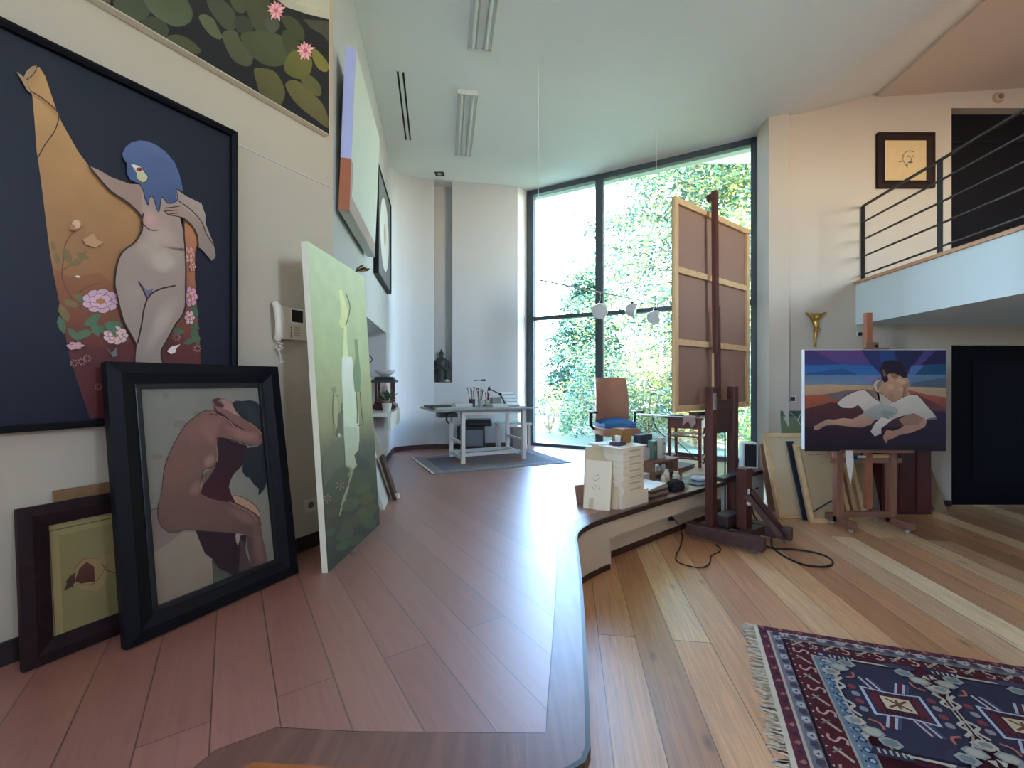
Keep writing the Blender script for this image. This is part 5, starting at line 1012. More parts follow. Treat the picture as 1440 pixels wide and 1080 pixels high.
q = bench(1.48, .17, .0165); mb = MB(Matrix.Translation(q)); mb.tube([(.055*math.cos(a), .055*math.sin(a), .02) for a in [i*math.pi/10 for i in range(20)]], .018, 8, close=True); mb.tube([(.1+.035*math.cos(a), .03+.035*math.sin(a), .015) for a in [i*math.pi/8 for i in range(16)]], .013, 8, close=True); whole('tape_roll', mb, mat('white_tape', (214, 212, 216), .5), 'white rolls of tape on the slate board', 'tape', smooth=True)
mb = MB(MBn(1.72, .80, 0, .1)); mb.box((0, 0, .02), (.9, .5, .04), bev=.004); whole('floor_board', mb, mat('dark_ply', (98, 88, 86), .5), 'flat dark board on the platform under the little red table', 'board')

# ------------------------------------------------------------------ little red painting table
TRED = woodmat('red_table_wood', (104, 44, 40), (130, 60, 52), .45, 'X'); TREDZ = woodmat('red_table_upright', (100, 42, 38), (124, 56, 48), .45, 'Z')
fr2, bl3, fl2 = V((2.335, 5.31)+(0,)), V((2.29, 5.79)+(0,)), V((2.015, 5.52)+(0,)); ut = (fr2-fl2).normalized(); vt = V((-ut.y, ut.x, 0)); lx, ly = .385, .40; ZB = ZP
M = axes((fl2.x, fl2.y, ZB), ut, vt); r = thing('painting_table', 'small dark red painting table with brushes, between the chair and the studio easel', 'table', (M @ V((lx/2, ly/2, 0)))[:])
for x in (0.02, lx):
    for y in (0.02, ly): mb = MB(M); mb.box((x, y, .30), (.036, .036, .60), taper=1.15); part('leg', mb, TREDZ, r)
mb = MB(M); mb.box((lx/2+.01, .02, .545), (lx, .022, .13)); mb.box((lx/2+.01, ly, .545), (lx, .022, .13)); mb.box((.02, ly/2, .545), (.022, ly, .13)); mb.box((lx, ly/2, .545), (.022, ly, .13)); part('apron', mb, TRED, r)
mb = MB(M); mb.box((lx/2+.01, ly/2, .612), (lx+.08, ly+.08, .022), bev=.004); part('table_top', mb, TRED, r)
for z in (.10, .38): mb = MB(M); mb.box((lx/2, .02, z), (lx, .018, .022)); mb.box((lx/2, ly, z), (lx, .018, .022)); mb.box((.02, ly/2, z), (.018, ly, .022)); mb.box((lx, ly/2, z), (.018, ly, .022)); part('stretcher', mb, TRED if z < .2 else mat('grey_rail', (128, 112, 104), .5), r)
mb = MB(M); mb.box((-.12, .05, .629), (.62, .22, .01), bev=.003); whole('palette', mb, mat('pale_palette', (176, 188, 196), .3), 'long pale palette board lying on the little red table and overhanging towards the chair', 'palette')
mb = MB(M); mb.box((.1, .1, .641), (.2, .14, .012), bev=.003); whole('paint_tray', mb, DGREY, 'dark paint tray on the little red table', 'tray')
rng = random.Random(9)
for k in range(7):
    a = rng.uniform(-.5, .9); x, y = .22+.03*k, .02+.035*(k % 4); d = V((math.cos(a), math.sin(a), 0))*.09; c = V((x, y, .6245+.011*(k//4)+(.0 if k < 4 else .004))); mb = MB(M); mb.tube([c-d+V((0, 0, .006)), c+d+V((0, 0, .006)), c+d*1.3+V((0, 0, .006))], [.0035, .005, .002], 6)
    whole('paint_brush', mb, mat('pbrush_%d' % (k % 3), [(200, 186, 160), (120, 60, 50), (70, 70, 76)][k % 3], .5), 'paint brush among the jumble of brushes on the little red table', 'brush', 'brushes on the little red table')
mb = MB(M); pts = [(.24, -.03, .632), (.2, -.055, .60), (.16, -.06, .54), (.26, -.062, .50), (.3, -.06, .57), (.36, -.05, .63)]
mb.slab([(.20, -.045, .636), (.34, -.045, .636), (.35, -.052, .56), (.30, -.055, .50), (.26, -.055, .58), (.19, -.052, .52)], (0, -1, 0), .006); mb.slab([(.20, -.045, .636), (.34, -.045, .636), (.34, .06, .64), (.2, .06, .64)], (0, 0, 1), .006); whole('rag', mb, mat('stained_rag', (176, 150, 146), .9, var=.3, scale=30), 'paint-stained rag hanging over the front of the little red table', 'rag')
mb = MB(); c = [W(917, 584, 5.40), W(922, 600, 5.40), W(934, 613, 5.45), W(946, 617, 5.55), W(960, 628, 5.5), W(975, 641, 5.40), onz(990, 652, ZP+.008), onz(1003, 659, ZP+.048)]
mb.tube(catmull(c, False, 6), .006, 6); whole('cable', mb, BLACKM, 'black cable drooping from the palette past the little red table', 'cable', smooth=True)
mb = MB(M); mb.tube([(.05, .2, .395), (.3, .35, .40)], .006, 6); mb.tube([(.03, .1, .395), (.32, .28, .40)], .012, 8); whole('paper_roll', mb, CREAM, 'cream roll resting on the side rails of the little red table', 'roll')
# loudspeaker in the corner
q = onz(1052, 656); q = V((2.99, 5.40, ZP)); r = thing('loudspeaker', 'white loudspeaker with a black front in the corner by the window jamb', 'loudspeaker', q[:]); M = RZ(q, math.radians(-16))
mb = MB(M); mb.box((0, 0, .155), (.17, .2, .31), bev=.008); part('cabinet', mb, mat('speaker_white', (216, 220, 222), .4), r); mb = MB(M); mb.box((0, -.102, .155), (.135, .008, .28), bev=.003); part('grille', mb, mat('speaker_black', (28, 28, 32), .8), r)

# ------------------------------------------------------------------ big studio easel and the canvas on it
EW = woodmat('easel_mahogany', (66, 30, 26), (94, 46, 38), .45, 'Z'); EWX = woodmat('easel_mahogany_beam', (62, 34, 32), (88, 52, 46), .5, 'X')
ev, rv_ = V((.8, .6, 0)), V((.6, -.8, 0)); PL = V((1.495, 3.95, 0))
M = axes((PL.x, PL.y, 0), ev, ZV, rv_); wC, z0, z1 = 1.476, 1.235, 3.235
r = thing('stretched_canvas', 'very large canvas seen from the back on the studio easel', 'canvas', (PL+ev*wC/2+ZV*z0)[:])
mb = MB(M); mb.box((wC/2, (z0+z1)/2, -.018), (wC-.006, z1-z0-.006, .008)); part('canvas_back', mb, mat('linen_back', (150, 118, 100), .9, var=.05, scale=60), r)
sb = .058
for nm, q in (('stretcher_bar', (0, z0, sb, z1-z0)), ('stretcher_bar', (wC-sb, z0, sb, z1-z0)), ('stretcher_bar', (sb, z0, wC-2*sb, sb)), ('stretcher_bar', (sb, z1-sb, wC-2*sb, sb)), ('cross_bar', (sb, 2.535, wC-2*sb, sb)), ('cross_bar', (sb, 1.86, wC-2*sb, sb)), ('centre_bar', (wC/2-.03, z0+sb, sb, 1.86-z0-sb)), ('centre_bar', (wC/2-.03, 1.86+sb, sb, 2.535-1.86-sb)), ('centre_bar', (wC/2-.03, 2.535+sb, sb, z1-2.535-2*sb))):
    mb = MB(M); mb.box((q[0]+q[2]/2, q[1]+q[3]/2, .002), (q[2], q[3], .03), bev=.003); part(nm, mb, PINEZ if q[3] > q[2] else PINE, r)
for a, b in ((wC-.03, z1-.05), (wC-.05, z0+.04)): mb = MB(M); mb.box((a, b, .018), (.014, .014, .006)); part('corner_wedge', mb, DGREY, r)
U1 = V((1.90, 4.075, 0)); U2 = U1+ev*.425
r = thing('studio_easel', 'tall dark mahogany studio easel with a crank post standing below the platform', 'easel', ((U1+U2)/2)[:])
MU = axes((U1.x, U1.y, 0), ev, rv_*-1)          # x along the canvas, y towards the window
for k, x in enumerate((0, .425)): mb = MB(MU); mb.box((x, 0, .80), (.085, .075, 1.34), bev=.006); part('upright', mb, EW, r)
mb = MB(MU); mb.box((-.005, -.04, 1.33), (.05, .014, .16), bev=.004); part('hinge_plate', mb, mat('metal_plate', (150, 142, 136), .4, .6), r)
mb = MB(MU); mb.box((.2125, .0, 1.29), (.34, .05, .10), bev=.004); mb.box((.2125, 0, 1.13), (.34, .03, .22)); part('cross_rail', mb, EWX, r)
mb = MB(MU); mb.beam((.235, .055, 1.16), (.222, .055, 2.27), .05, .045, (0, 1, 0), .004); part('lower_mast', mb, EW, r)
mb = MB(MU); mb.beam((.205, .06, 1.80), (.165, .05, 3.40), .045, .05, (0, 1, 0), .004); mb.box((.165, .075, 3.34), (.06, .08, .07), bev=.004); part('upper_mast', mb, EW, r)
mb = MB(MU); mb.box((.2125, .125, 1.205), (.6, .10, .03), bev=.004); part('canvas_ledge', mb, EWX, r)
mb = MB(MU); mb.tube([(.27, .0, 1.02), (.27, .0, .20)], .007, 8); part('lift_rod', mb, BLACKM, r)
BD = V((.72, -.69, 0)).normalized(); BS = V((.69, .72, 0))
c1, c2 = V((1.885, 4.02, 0)), V((2.27, 4.30, 0))
def foot(c, a, b): mb = MB(); mb.beam(c+BD*a+ZV*.095, c+BD*b+ZV*.095, .10, .11, bev=.008); f = part('foot_beam', mb, EWX, r); return f
f1 = foot(c1, -.23, .44); f2 = foot(c2, -.20, .47)
for c, a in ((c1, -.17), (c1, .38), (c2, -.14), (c2, .41)):
    p = c+BD*a; mb = MB(); mb.lathe([(0, -.012), (.012, -.012), (.019, -.004), (.019, .004), (.012, .012), (0, .012)], (p.x, p.y, .02), 12, M=Matrix.Rotation(math.pi/2, 4, 'X')); mb.box((p.x, p.y, .036), (.03, .02, .012)); part('caster', mb, mat('caster_grey', (120, 112, 104), .5), f1 if c is c1 else f2)
mb = MB(); mb.beam(c1+BD*.22+ZV*.10, c2+BD*.22+ZV*.10, .09, .08, bev=.006); mb.beam(c1-BD*.05+ZV*.10, c2-BD*.05+ZV*.10, .09, .08, bev=.006); part('cross_beam', mb, EWX, r)
pp_ = V((2.20, 4.045, 0)); mb = MB(axes((pp_.x, pp_.y, 0), ev, rv_*-1)); mb.box((0, 0, .42), (.12, .09, .56), bev=.006); part('crank_post', mb, EW, r)
mb = MB(axes((pp_.x, pp_.y, 0), ev, rv_*-1)); mb.tube([(-.04, -.06, .52), (-.04, -.06, .40)], .01, 8); mb.ball((-.045, -.065, .385), .022); part('crank_handle', mb, mat('crank_cream', (200, 186, 170), .4), r)
for a, b in (((2.19, 3.99, .46), (2.42, 3.86, .13)), ((2.24, 4.02, .5), (2.52, 4.02, .14))): mb = MB(); mb.beam(a, b, .06, .05, bev=.004); part('brace', mb, EWX, r)
mb = MB(axes((U1.x, U1.y, 0), ev, rv_*-1)); mb.box((.30, -.09, .60), (.62, .085, .04), bev=.004); part('tool_shelf', mb, mat('shelf_dark', (44, 34, 40), .4), r)
mb = MB(axes((pp_.x, pp_.y, 0), ev, rv_*-1)); mb.box((-.06, .13, .20), (.24, .14, .11), bev=.02); part('winch_box', mb, mat('winch_brown', (56, 38, 36), .5), r)

# cables on the lower floor
def floor_cable(pts, r_, label, z=.007):
    mb = MB(); mb.tube(catmull([onz(x, y, z) if not isinstance(x, V) else x for x, y in pts], False, 6), r_, 6); return whole('cable', mb, BLACKM, label, 'cable', smooth=True)
so_ = EL(.93); sp = V((so_[0], so_[1], .16))+MV*.166; r = thing('wall_socket', 'dark socket under the bench where the thin cable plugs in', 'socket', sp[:]); mb = MB(axes(sp, AV, ZV, -MV)); mb.box((0, 0, .004), (.06, .05, .008), bev=.002); part('plate', mb, BLACKM, r); mb = MB(axes(sp, AV, ZV, -MV)); mb.box((0, -.005, .022), (.03, .03, .028), bev=.006); part('plug', mb, BLACKM, r)
a0 = sp-MV*.04; floor_cable([(a0, 0), (a0-MV*.05-ZV*.05, 0), (a0-MV*.09-ZV*.145, 0), (956, 770), (951, 780), (952, 789), (965, 795), (985, 798), (997, 793), (1000, 782), (1011, 776), (1013, 771), (1006, 766)], .005, 'thin dark cable looping on the floor from the socket under the bench')
ca = EL(2.10); cc = V((ca[0], ca[1], .47))-MV*.03
floor_cable([(V((ca[0], ca[1], .452))+MV*.12, 0), (cc-MV*.05, 0), (cc-ZV*.25-MV*.08, 0), (cc-ZV*.455-MV*.12, 0), (1083, 745), (1085, 765), (1092, 775), (1110, 786), (1130, 794), (1155, 797), (1170, 794), (1168, 786), (1150, 778), (1120, 773), (1088, 771), (1077, 768)], .008, 'thick black cable falling from the bench and looping on the floor by the easel foot')
# drawer fronts in the bench
for k, (t0, t1) in enumerate(((1.70, 2.28), (2.30, 2.74))):
    a = bench(t0, .012); M = axes((a.x, a.y, 0), AV, ZV, -MV); w = t1-t0; r = thing('drawer_unit', ['white drawer unit under the bench behind the easel foot', 'white drawer unit under the bench beside the leaning canvases'][k], 'drawers', (bench(t0, .03)+AV*w/2-ZV*.44)[:])
    mb = MB(M); mb.box((w/2, .22, -.008), (w, .36, .012)); part('carcass', mb, WHITE, r)
    for zc_, hh in ((.315, .16), (.14, .18)):
        mb = MB(M); mb.box((w/2, zc_, .002), (w-.008, hh-.006, .012), bev=.002); f = part('drawer', mb, WHITE, r)
        if zc_ > .2: mb = MB(M); mb.box((w*.5, zc_-.075, .016), (.06, .018, .014), bev=.004); part('handle', mb, BLACKM, f)

# ================================================================== second easel with the swan painting
E2 = woodmat('easel_beech', (120, 76, 58), (150, 102, 80), .5, 'Z'); E2X = woodmat('easel_beech_beam', (116, 76, 60), (146, 102, 82), .5, 'X')
Yp = 4.34; pa, pb = W(1131, 632, Yp), W(1330.5, 491.5, Yp); wS, hS = pb.x-pa.x, pb.z-pa.z
r = thing('unframed_painting', 'unframed painting of a dark-haired woman embracing a swan on the beech easel', 'painting', (pa.x+wS/2, Yp, pa.z))
mb = MB(); mb.box((pa.x+wS/2, Yp+.021, pa.z+hS/2), (wS, .04, hS), bev=.002); part('stretched_canvas', mb, mat('canvas_white_edge', (232, 230, 232), .6), r)
P = Paint((pa.x, Yp-.0003, pa.z), (0, -1, 0), 1.35); P.tr = (1120, 480, 6.545); P.k = 1
q0 = lambda x0, y0, x1, y1: [(x0, y0), (x1, y0), (x1, y1), (x0, y1)]
P.poly(q0(76, 80, 1376, 1000), (50, 44, 92)); P.poly(q0(76, 80, 1376, 220), (58, 42, 88), (48, 52, 104)); P.poly([(150, 80), (600, 80), (760, 300), (450, 220), (380, 200)], (84, 54, 104), (56, 64, 116)); P.poly([(590, 80), (770, 80), (780, 300), (700, 230)], (36, 42, 88)); P.poly([(770, 80), (900, 80), (880, 300), (780, 300)], (32, 60, 108)); P.poly([(900, 80), (1180, 80), (1090, 220), (960, 300)], (30, 32, 66)); P.poly([(1180, 80), (1290, 80), (1060, 310), (1020, 310)], (64, 54, 108)); P.poly([(1290, 80), (1376, 80), (1376, 210), (1150, 215)], (34, 30, 66))
P.poly([(76, 220), (420, 212), (700, 225), (790, 315), (76, 320)], (38, 82, 138), (48, 92, 146)); P.poly([(76, 300), (420, 250), (560, 300), (480, 320), (76, 320)], (38, 70, 118)); P.poly([(1150, 222), (1376, 210), (1376, 318), (1090, 315)], (24, 66, 96)); P.poly([(1060, 220), (1180, 220), (1080, 318), (1020, 318)], (70, 92, 140))
P.poly(q0(76, 308, 1376, 410), (74, 110, 136), (104, 110, 134)); P.poly([(640, 310), (1376, 320), (1376, 345), (1100, 390), (640, 410)], (96, 106, 144)); P.poly([(1040, 330), (1376, 316), (1376, 400), (1040, 420)], (82, 104, 130)); P.poly([(1080, 380), (1376, 330), (1376, 420), (1040, 425)], (70, 82, 98))
P.poly([(76, 405), (300, 395), (700, 410), (1376, 425), (1376, 520), (76, 510)], (164, 134, 104), (150, 120, 98)); P.poly([(76, 500), (240, 490), (450, 450), (650, 440), (760, 470), (700, 600), (76, 640)], (150, 78, 54), (122, 64, 48)); P.poly([(240, 492), (420, 462), (640, 445), (760, 500), (640, 560), (380, 540)], (96, 84, 88)); P.poly([(1010, 440), (1200, 490), (1376, 515), (1376, 650), (1100, 560)], (150, 76, 56), (104, 56, 54)); P.poly([(1100, 480), (1376, 620), (1376, 660), (1150, 620)], (90, 50, 52))
P.poly([(76, 625), (320, 560), (560, 600), (1376, 640), (1376, 800), (76, 800)], (74, 40, 40), (56, 32, 42)); P.poly(q0(76, 790, 1376, 1010), (40, 22, 36), (28, 14, 26)); P.poly([(1100, 640), (1376, 650), (1376, 1010), (900, 1010)], (38, 26, 52), (30, 16, 32)); P.poly(q0(90, 960, 1376, 1010), (28, 16, 24))
SKC = (172, 134, 112)
P.poly([(155, 815), (165, 780), (220, 750), (290, 715), (340, 722), (430, 706), (520, 715), (620, 660), (720, 640), (740, 700), (690, 760), (600, 795), (470, 785), (350, 765), (270, 775), (200, 815)], SKC, (140, 104, 88)); P.poly([(1200, 740), (1180, 790), (1060, 840), (940, 865), (880, 900), (840, 910), (830, 940), (800, 900), (800, 870), (830, 815), (890, 825), (960, 800), (1040, 730), (1000, 700), (1060, 650), (1180, 690)], (160, 120, 98), (142, 104, 88)); P.poly([(940, 720), (1080, 640), (1180, 700), (1120, 770), (980, 770)], (132, 96, 80))
P.poly([(790, 350), (850, 300), (910, 290), (950, 320), (1010, 325), (1035, 360), (1030, 450), (1000, 520), (975, 600), (960, 540), (890, 560), (800, 520), (770, 440)], (168, 128, 102), (150, 112, 90)); P.poly([(905, 300), (960, 330), (1010, 340), (990, 400), (930, 372)], (178, 140, 112)); P.soft([(840, 395), (890, 395), (895, 440), (845, 445)], (182, 144, 118), .6); P.soft([(945, 420), (980, 420), (990, 450), (960, 465), (940, 450)], (176, 136, 110)); P.poly([(990, 400), (1030, 380), (1015, 500), (1000, 590), (965, 600), (975, 500)], (136, 100, 86)); P.stroke([(985, 405), (990, 460), (972, 560)], 6, (104, 72, 58)); P.poly([(872, 284), (925, 292), (945, 322), (915, 345), (880, 330), (862, 300)], (124, 88, 72)); P.poly([(776, 290), (812, 300), (842, 335), (838, 372), (808, 378), (784, 350)], (34, 24, 36)); P.stroke([(905, 345), (960, 345), (1012, 352)], 4, (132, 94, 76)); P.soft([(835, 470), (890, 470), (900, 540), (860, 530)], (136, 100, 82), .6); P.poly([(690, 450), (760, 460), (800, 520), (760, 560), (700, 500)], (120, 92, 78))
P.poly([(775, 240), (800, 190), (870, 172), (950, 190), (1000, 250), (1010, 310), (960, 320), (900, 295), (850, 300), (830, 330), (850, 360), (800, 360), (780, 310)], (36, 26, 40), smooth=True); P.poly([(800, 200), (880, 176), (950, 192), (1004, 250), (1024, 330), (990, 342), (935, 306), (905, 288), (860, 290), (835, 310), (845, 345), (800, 352), (775, 300), (778, 250)], (30, 22, 36)); P.poly([(792, 255), (812, 268), (832, 312), (815, 330), (800, 318)], (104, 66, 60))
WS = (186, 172, 160)
P.poly([(775, 345), (720, 370), (705, 410), (730, 460), (800, 490), (850, 530), (895, 560), (930, 620), (840, 660), (780, 600), (740, 500), (760, 470)], (170, 152, 138)); P.poly([(752, 370), (790, 360), (770, 400), (760, 440), (780, 470), (740, 440), (735, 400)], (130, 104, 94))
P.poly([(372, 572), (440, 510), (560, 455), (630, 448), (700, 510), (770, 560), (800, 640), (720, 680), (620, 650), (570, 590), (520, 615), (420, 612)], WS, (172, 158, 148)); P.poly([(895, 560), (1000, 505), (1070, 490), (1120, 500), (1200, 590), (1270, 670), (1290, 710), (1200, 725), (1120, 680), (1080, 660), (960, 690), (880, 720), (800, 690), (780, 640)], WS, (164, 152, 144)); P.poly([(1190, 715), (1240, 705), (1285, 700), (1290, 720), (1240, 728)], (96, 84, 88))
P.poly([(620, 650), (720, 590), (800, 580), (930, 620), (900, 690), (800, 710), (720, 720), (640, 690)], (150, 148, 142), (128, 124, 118), smooth=True); P.soft([(780, 640), (880, 640), (900, 680), (800, 700)], (112, 118, 116)); P.poly([(780, 700), (885, 720), (780, 800), (780, 850), (720, 875), (682, 830), (720, 760)], WS, (170, 156, 150))
for pts in ([(372, 572), (440, 510), (560, 455), (630, 448), (700, 510), (755, 550)], [(895, 560), (1000, 505), (1070, 490), (1120, 500), (1200, 590), (1270, 670)], [(372, 572), (420, 612), (520, 615), (570, 590), (620, 650)], [(775, 345), (720, 370), (705, 410), (730, 460), (800, 490), (850, 530), (895, 560)], [(700, 780), (620, 795), (470, 785), (350, 768)]): P.stroke(pts, 5, (50, 34, 36))
P.build('picture', PAINT, r)
r = thing('painting_easel', 'beech studio easel on casters holding the swan painting', 'easel', (3.72, 4.48, 0)); yE = Yp+.10
xl, xr, xm = (1178.5-CX)/F*yE, (1253-CX)/F*yE, (1220.5-CX)/F*(yE)
for x in (xl, xr): mb = MB(); mb.box((x, yE, .45), (.07, .06, .78), bev=.004); part('upright', mb, E2, r)
mb = MB(); mb.beam((xm, yE, .2), (xm, yE, W(0, 440, yE).z), .06, .045, (0, 1, 0), .004); part('mast', mb, woodmat('mast_rust', (140, 82, 56), (166, 104, 74), .5, 'Z'), r)
zt2 = pa.z+hS; mb = MB(); mb.box((xm, yE-.03, zt2+.045), (.13, .05, .07), bev=.006); mb.box((xm-.01, Yp+.02, zt2+.008), (.27, .07, .013), bev=.003); part('top_clamp', mb, E2X, r); mb = MB(); mb.ball((xm+.035, yE-.065, zt2+.04), .018); part('clamp_knob', mb, BLACKM, r)
mb = MB(); mb.box(((xl+xr)/2+.02, yE-.08, pa.z-.015), (xr-xl+.16, .15, .025), bev=.003); part('ledge', mb, E2X, r)
mb = MB(); mb.box(((xl+xr)/2, yE, pa.z-.13), (xr-xl+.2, .04, .05), bev=.003); mb.box(((xl+xr)/2, yE, .14), (xr-xl, .045, .06), bev=.003); part('cross_rail', mb, E2X, r)
for x0, b, f in ((xl, (xl, 4.58), (xl, 4.22)), (xr, (xr, 4.68), (xr, 4.20))):
    mb = MB(); mb.beam((b[0], b[1], .085), (f[0], f[1], .085), .07, .07, bev=.005); ft = part('foot_beam', mb, E2X, r)
    for p in (b, f):
        d = V((f[0]-b[0], f[1]-b[1], 0)).normalized(); q = V((p[0], p[1], 0))+(d*.05 if p is b else -d*.05); mb = MB(); mb.lathe([(0, -.012), (.015, -.012), (.022, -.004), (.022, .004), (.015, .012), (0, .012)], (q.x, q.y, .023), 12, M=Matrix.Rotation(math.pi/2, 4, 'X')); mb.box((q.x, q.y, .044), (.03, .02, .02)); part('caster', mb, mat('caster_pale', (170, 160, 146), .4), ft)
mb = MB(); mb.tube([(xl-.16, yE+.14, .12), (xl-.03, yE+.04, .27)], .008, 6); part('brake_lever', mb, BLACKM, r)
zl = pa.z-.0275-.0; lz = pa.z-.105
q = V((xl-.03, yE-.045, lz)); mb = MB(); mb.slab([(xl-.05, yE-.16, pa.z-.0), (xl+.02, yE-.16, pa.z-.0), (xl+.03, yE-.16, pa.z-.12), (xl-.0, yE-.16, pa.z-.33), (xl-.025, yE-.16, pa.z-.22), (xl-.045, yE-.16, pa.z-.1)], (0, -1, 0), .008); whole('rag', mb, mat('white_rag', (216, 206, 196), .9, var=.12, scale=20), 'white rag hanging at the end of the beech easel ledge', 'rag')
mb = MB(Matrix.Translation((xl+.15, yE, pa.z-.10))); mb.lathe([(.022, -.03), (.036, -.03), (.036, .03), (.022, .03), (.022, -.03)], (0, 0, 0), 16, M=Matrix.Rotation(math.pi/2, 4, 'X')); whole('tape_roll', mb, mat('teal_tape', (52, 118, 136), .4), 'teal roll of tape on the rail of the beech easel', 'tape')
mb = MB(Matrix.Translation((xl+.27, yE-.0, pa.z-.092))); mb.tube([(-.06, 0, 0), (.06, .0, 0)], .013, 8); whole('paper_tube', mb, WPAP, 'small white tube beside the teal tape', 'tube')
mb = MB(Matrix.Translation((xr-.13, yE-.0, pa.z-.085))); mb.tube([(-.11, 0, 0), (.11, 0, 0)], .02, 10); whole('wooden_roller', mb, PINE, 'pale wooden roller lying on the rail of the beech easel', 'roller')

# ------------------------------------------------------------------ canvases stacked against the right wall
def stack(name, label, cat, x0, x1, y0, h, t, m, lean, back=None, u=None, z0=0.0):
    """board standing on the floor at y0 (its front face), leaning back by 'lean'"""
    a = V((x0, y0, z0)); uu = V((1, 0, 0)); v = V((0, lean, h)).normalized(); nn = V((0, -1, 0)); nn = (nn-v*nn.dot(v)).normalized(); M = axes(a, uu, v, nn); w = x1-x0; H = math.hypot(h, lean)
    r = thing(name, label, cat, ((x0+x1)/2, y0, z0)); mb = MB(M); mb.box((w/2, H/2, -t*.5-.006), (w, H, max(.006, t-.012)), bev=.002); part('board', mb, m, r)
    if back:
        fw = .045
        for q in ((0, 0, w, fw), (0, H-fw, w, fw), (0, fw, fw, H-2*fw), (w-fw, fw, fw, H-2*fw)): mb = MB(M); mb.box((q[0]+q[2]/2, q[1]+q[3]/2, .005), (q[2], q[3], .024), bev=.003); part('stretcher_bar', mb, back if q[2] > q[3] else PINEZ, r)
    return r, M, w, H
def X(px, Y): return (px-CX)/F*Y
LIN = mat('linen_tan', (176, 148, 112), .9, var=.05, scale=50); LIN2 = mat('linen_pale', (206, 182, 148), .9, var=.05, scale=50)
stack('plank', 'rust brown plank leaning in the corner beside the bench drawers', 'plank', X(1082, 4.98), X(1093, 4.98), 4.97, .76, .03, woodmat('rust_plank', (150, 104, 80), (176, 128, 100), .6, 'Z'), .19)
stack('stretched_canvas', 'tall canvas turned to show its pale stretcher, first of the row along the right wall', 'canvas', X(1094, 4.75), X(1172, 4.75), 4.74, 0.905, .03, LIN2, .30, PINE)
mb = MB(); mb.box((X(1110, 5.12), 5.10, .888), (.40, .15, .012)); whole('ledge_board', mb, mat('grey_slat', (170, 170, 164), .6), 'thin grey slat lying across the top of the tall canvas', 'slat')
a = V((X(1100, 5.17), 5.165, .894)); r, M, w, H = stack('small_painting', 'small green picture with pale lines standing on the thin grey slat against the wall', 'painting', X(1101, 5.12), X(1133, 5.12), 5.13, .27, .02, mat('moss_green', (108, 118, 90), .6), .03, None, None, .8945)
mb = MB(M); mb.poly([(0, H*.74, -.0055), (w, H*.74, -.0055), (w, H, -.0055), (0, H, -.0055)]); part('upper_field', mb, mat('slate_field', (74, 88, 80), .6), r)
mb = MB(M); mb.tube(catmull([(w*.35, H*.98, -.005), (w*.62, H*.72, -.005), (w*.85, H*.35, -.005)], False, 5), .004, 5); mb.tube([(w*.95, H*.98, -.005), (w*.75, H*.6, -.005)], .004, 5); part('pale_line', mb, mat('pale_line', (196, 196, 184), .6), r)
stack('stretched_canvas', 'narrow dark navy canvas edge between two pale stretchers', 'canvas', X(1131, 4.66), X(1141, 4.66), 4.655, .83, .03, mat('navy_edge', (34, 36, 50), .6), .29)
r, M, w, H = stack('stretched_canvas', 'tan canvas showing its stretcher with pencil writing, behind the left foot of the beech easel', 'canvas', X(1137, 4.60), X(1196, 4.60), 4.575, .815, .03, LIN, .27, PINE)
P = Paint(M @ V((0, 0, .0002)), M.to_3x3() @ V((0, 0, 1)), 1.6, fn=lambda a_, b_: M @ V((a_, b_, -.005)))
for pts in ([(.14, H-.13), (.17, H-.125), (.2, H-.135)], [(.22, H-.12), (.26, H-.128), (.3, H-.118), (.34, H-.122)], [(.27, H-.22), (.29, H-.215)]): P.stroke(pts, .006, (90, 78, 60))
P.build('pencil_marks', PAPER, r)
stack('stretched_canvas', 'peach canvas standing between the legs of the beech easel', 'canvas', X(1200, 4.80), X(1217, 4.80), 4.79, .80, .03, mat('peach_canvas', (190, 140, 108), .8), .25, PINE)
stack('board', 'tan board with a pale edge next to the peach canvas', 'board', X(1218.5, 4.78), X(1229, 4.78), 4.77, .80, .03, mat('tan_board2', (150, 124, 90), .8), .22)
stack('board', 'grey-brown board leaning beside the dark red cabinet panel', 'board', X(1230.5, 4.83), X(1240, 4.83), 4.82, .84, .025, mat('grey_brown2', (104, 88, 78), .8), .2)
MAH = woodmat('mahogany_panel', (66, 26, 26), (92, 38, 36), .4, 'Z'); x0, x1 = X(1241.5, 4.86), X(1311, 4.86); r = thing('cabinet', 'dark red wooden cabinet behind the beech easel', 'cabinet', ((x0+x1)/2, 5.0, 0)); hC = .80+.02
mb = MB(); mb.box(((x0+x1)/2, 5.02, hC/2), (x1-x0, .30, hC), bev=.006); part('body', mb, MAH, r)
for k in range(3): w_ = (x1-x0)/3; mb = MB(); mb.box((x0+w_*(k+.5), 4.867, hC*.5), (w_-.02, .012, hC-.06), bev=.004); part('door', mb, MAH, r)
stack('cardboard_sheet', 'tan cardboard sheet leaning against the wall right of the dark red cabinet', 'cardboard', X(1313.5, 4.98), X(1331, 4.98), 4.96, .46, .02, mat('cardboard_tan', (140, 116, 84), .85), .18)

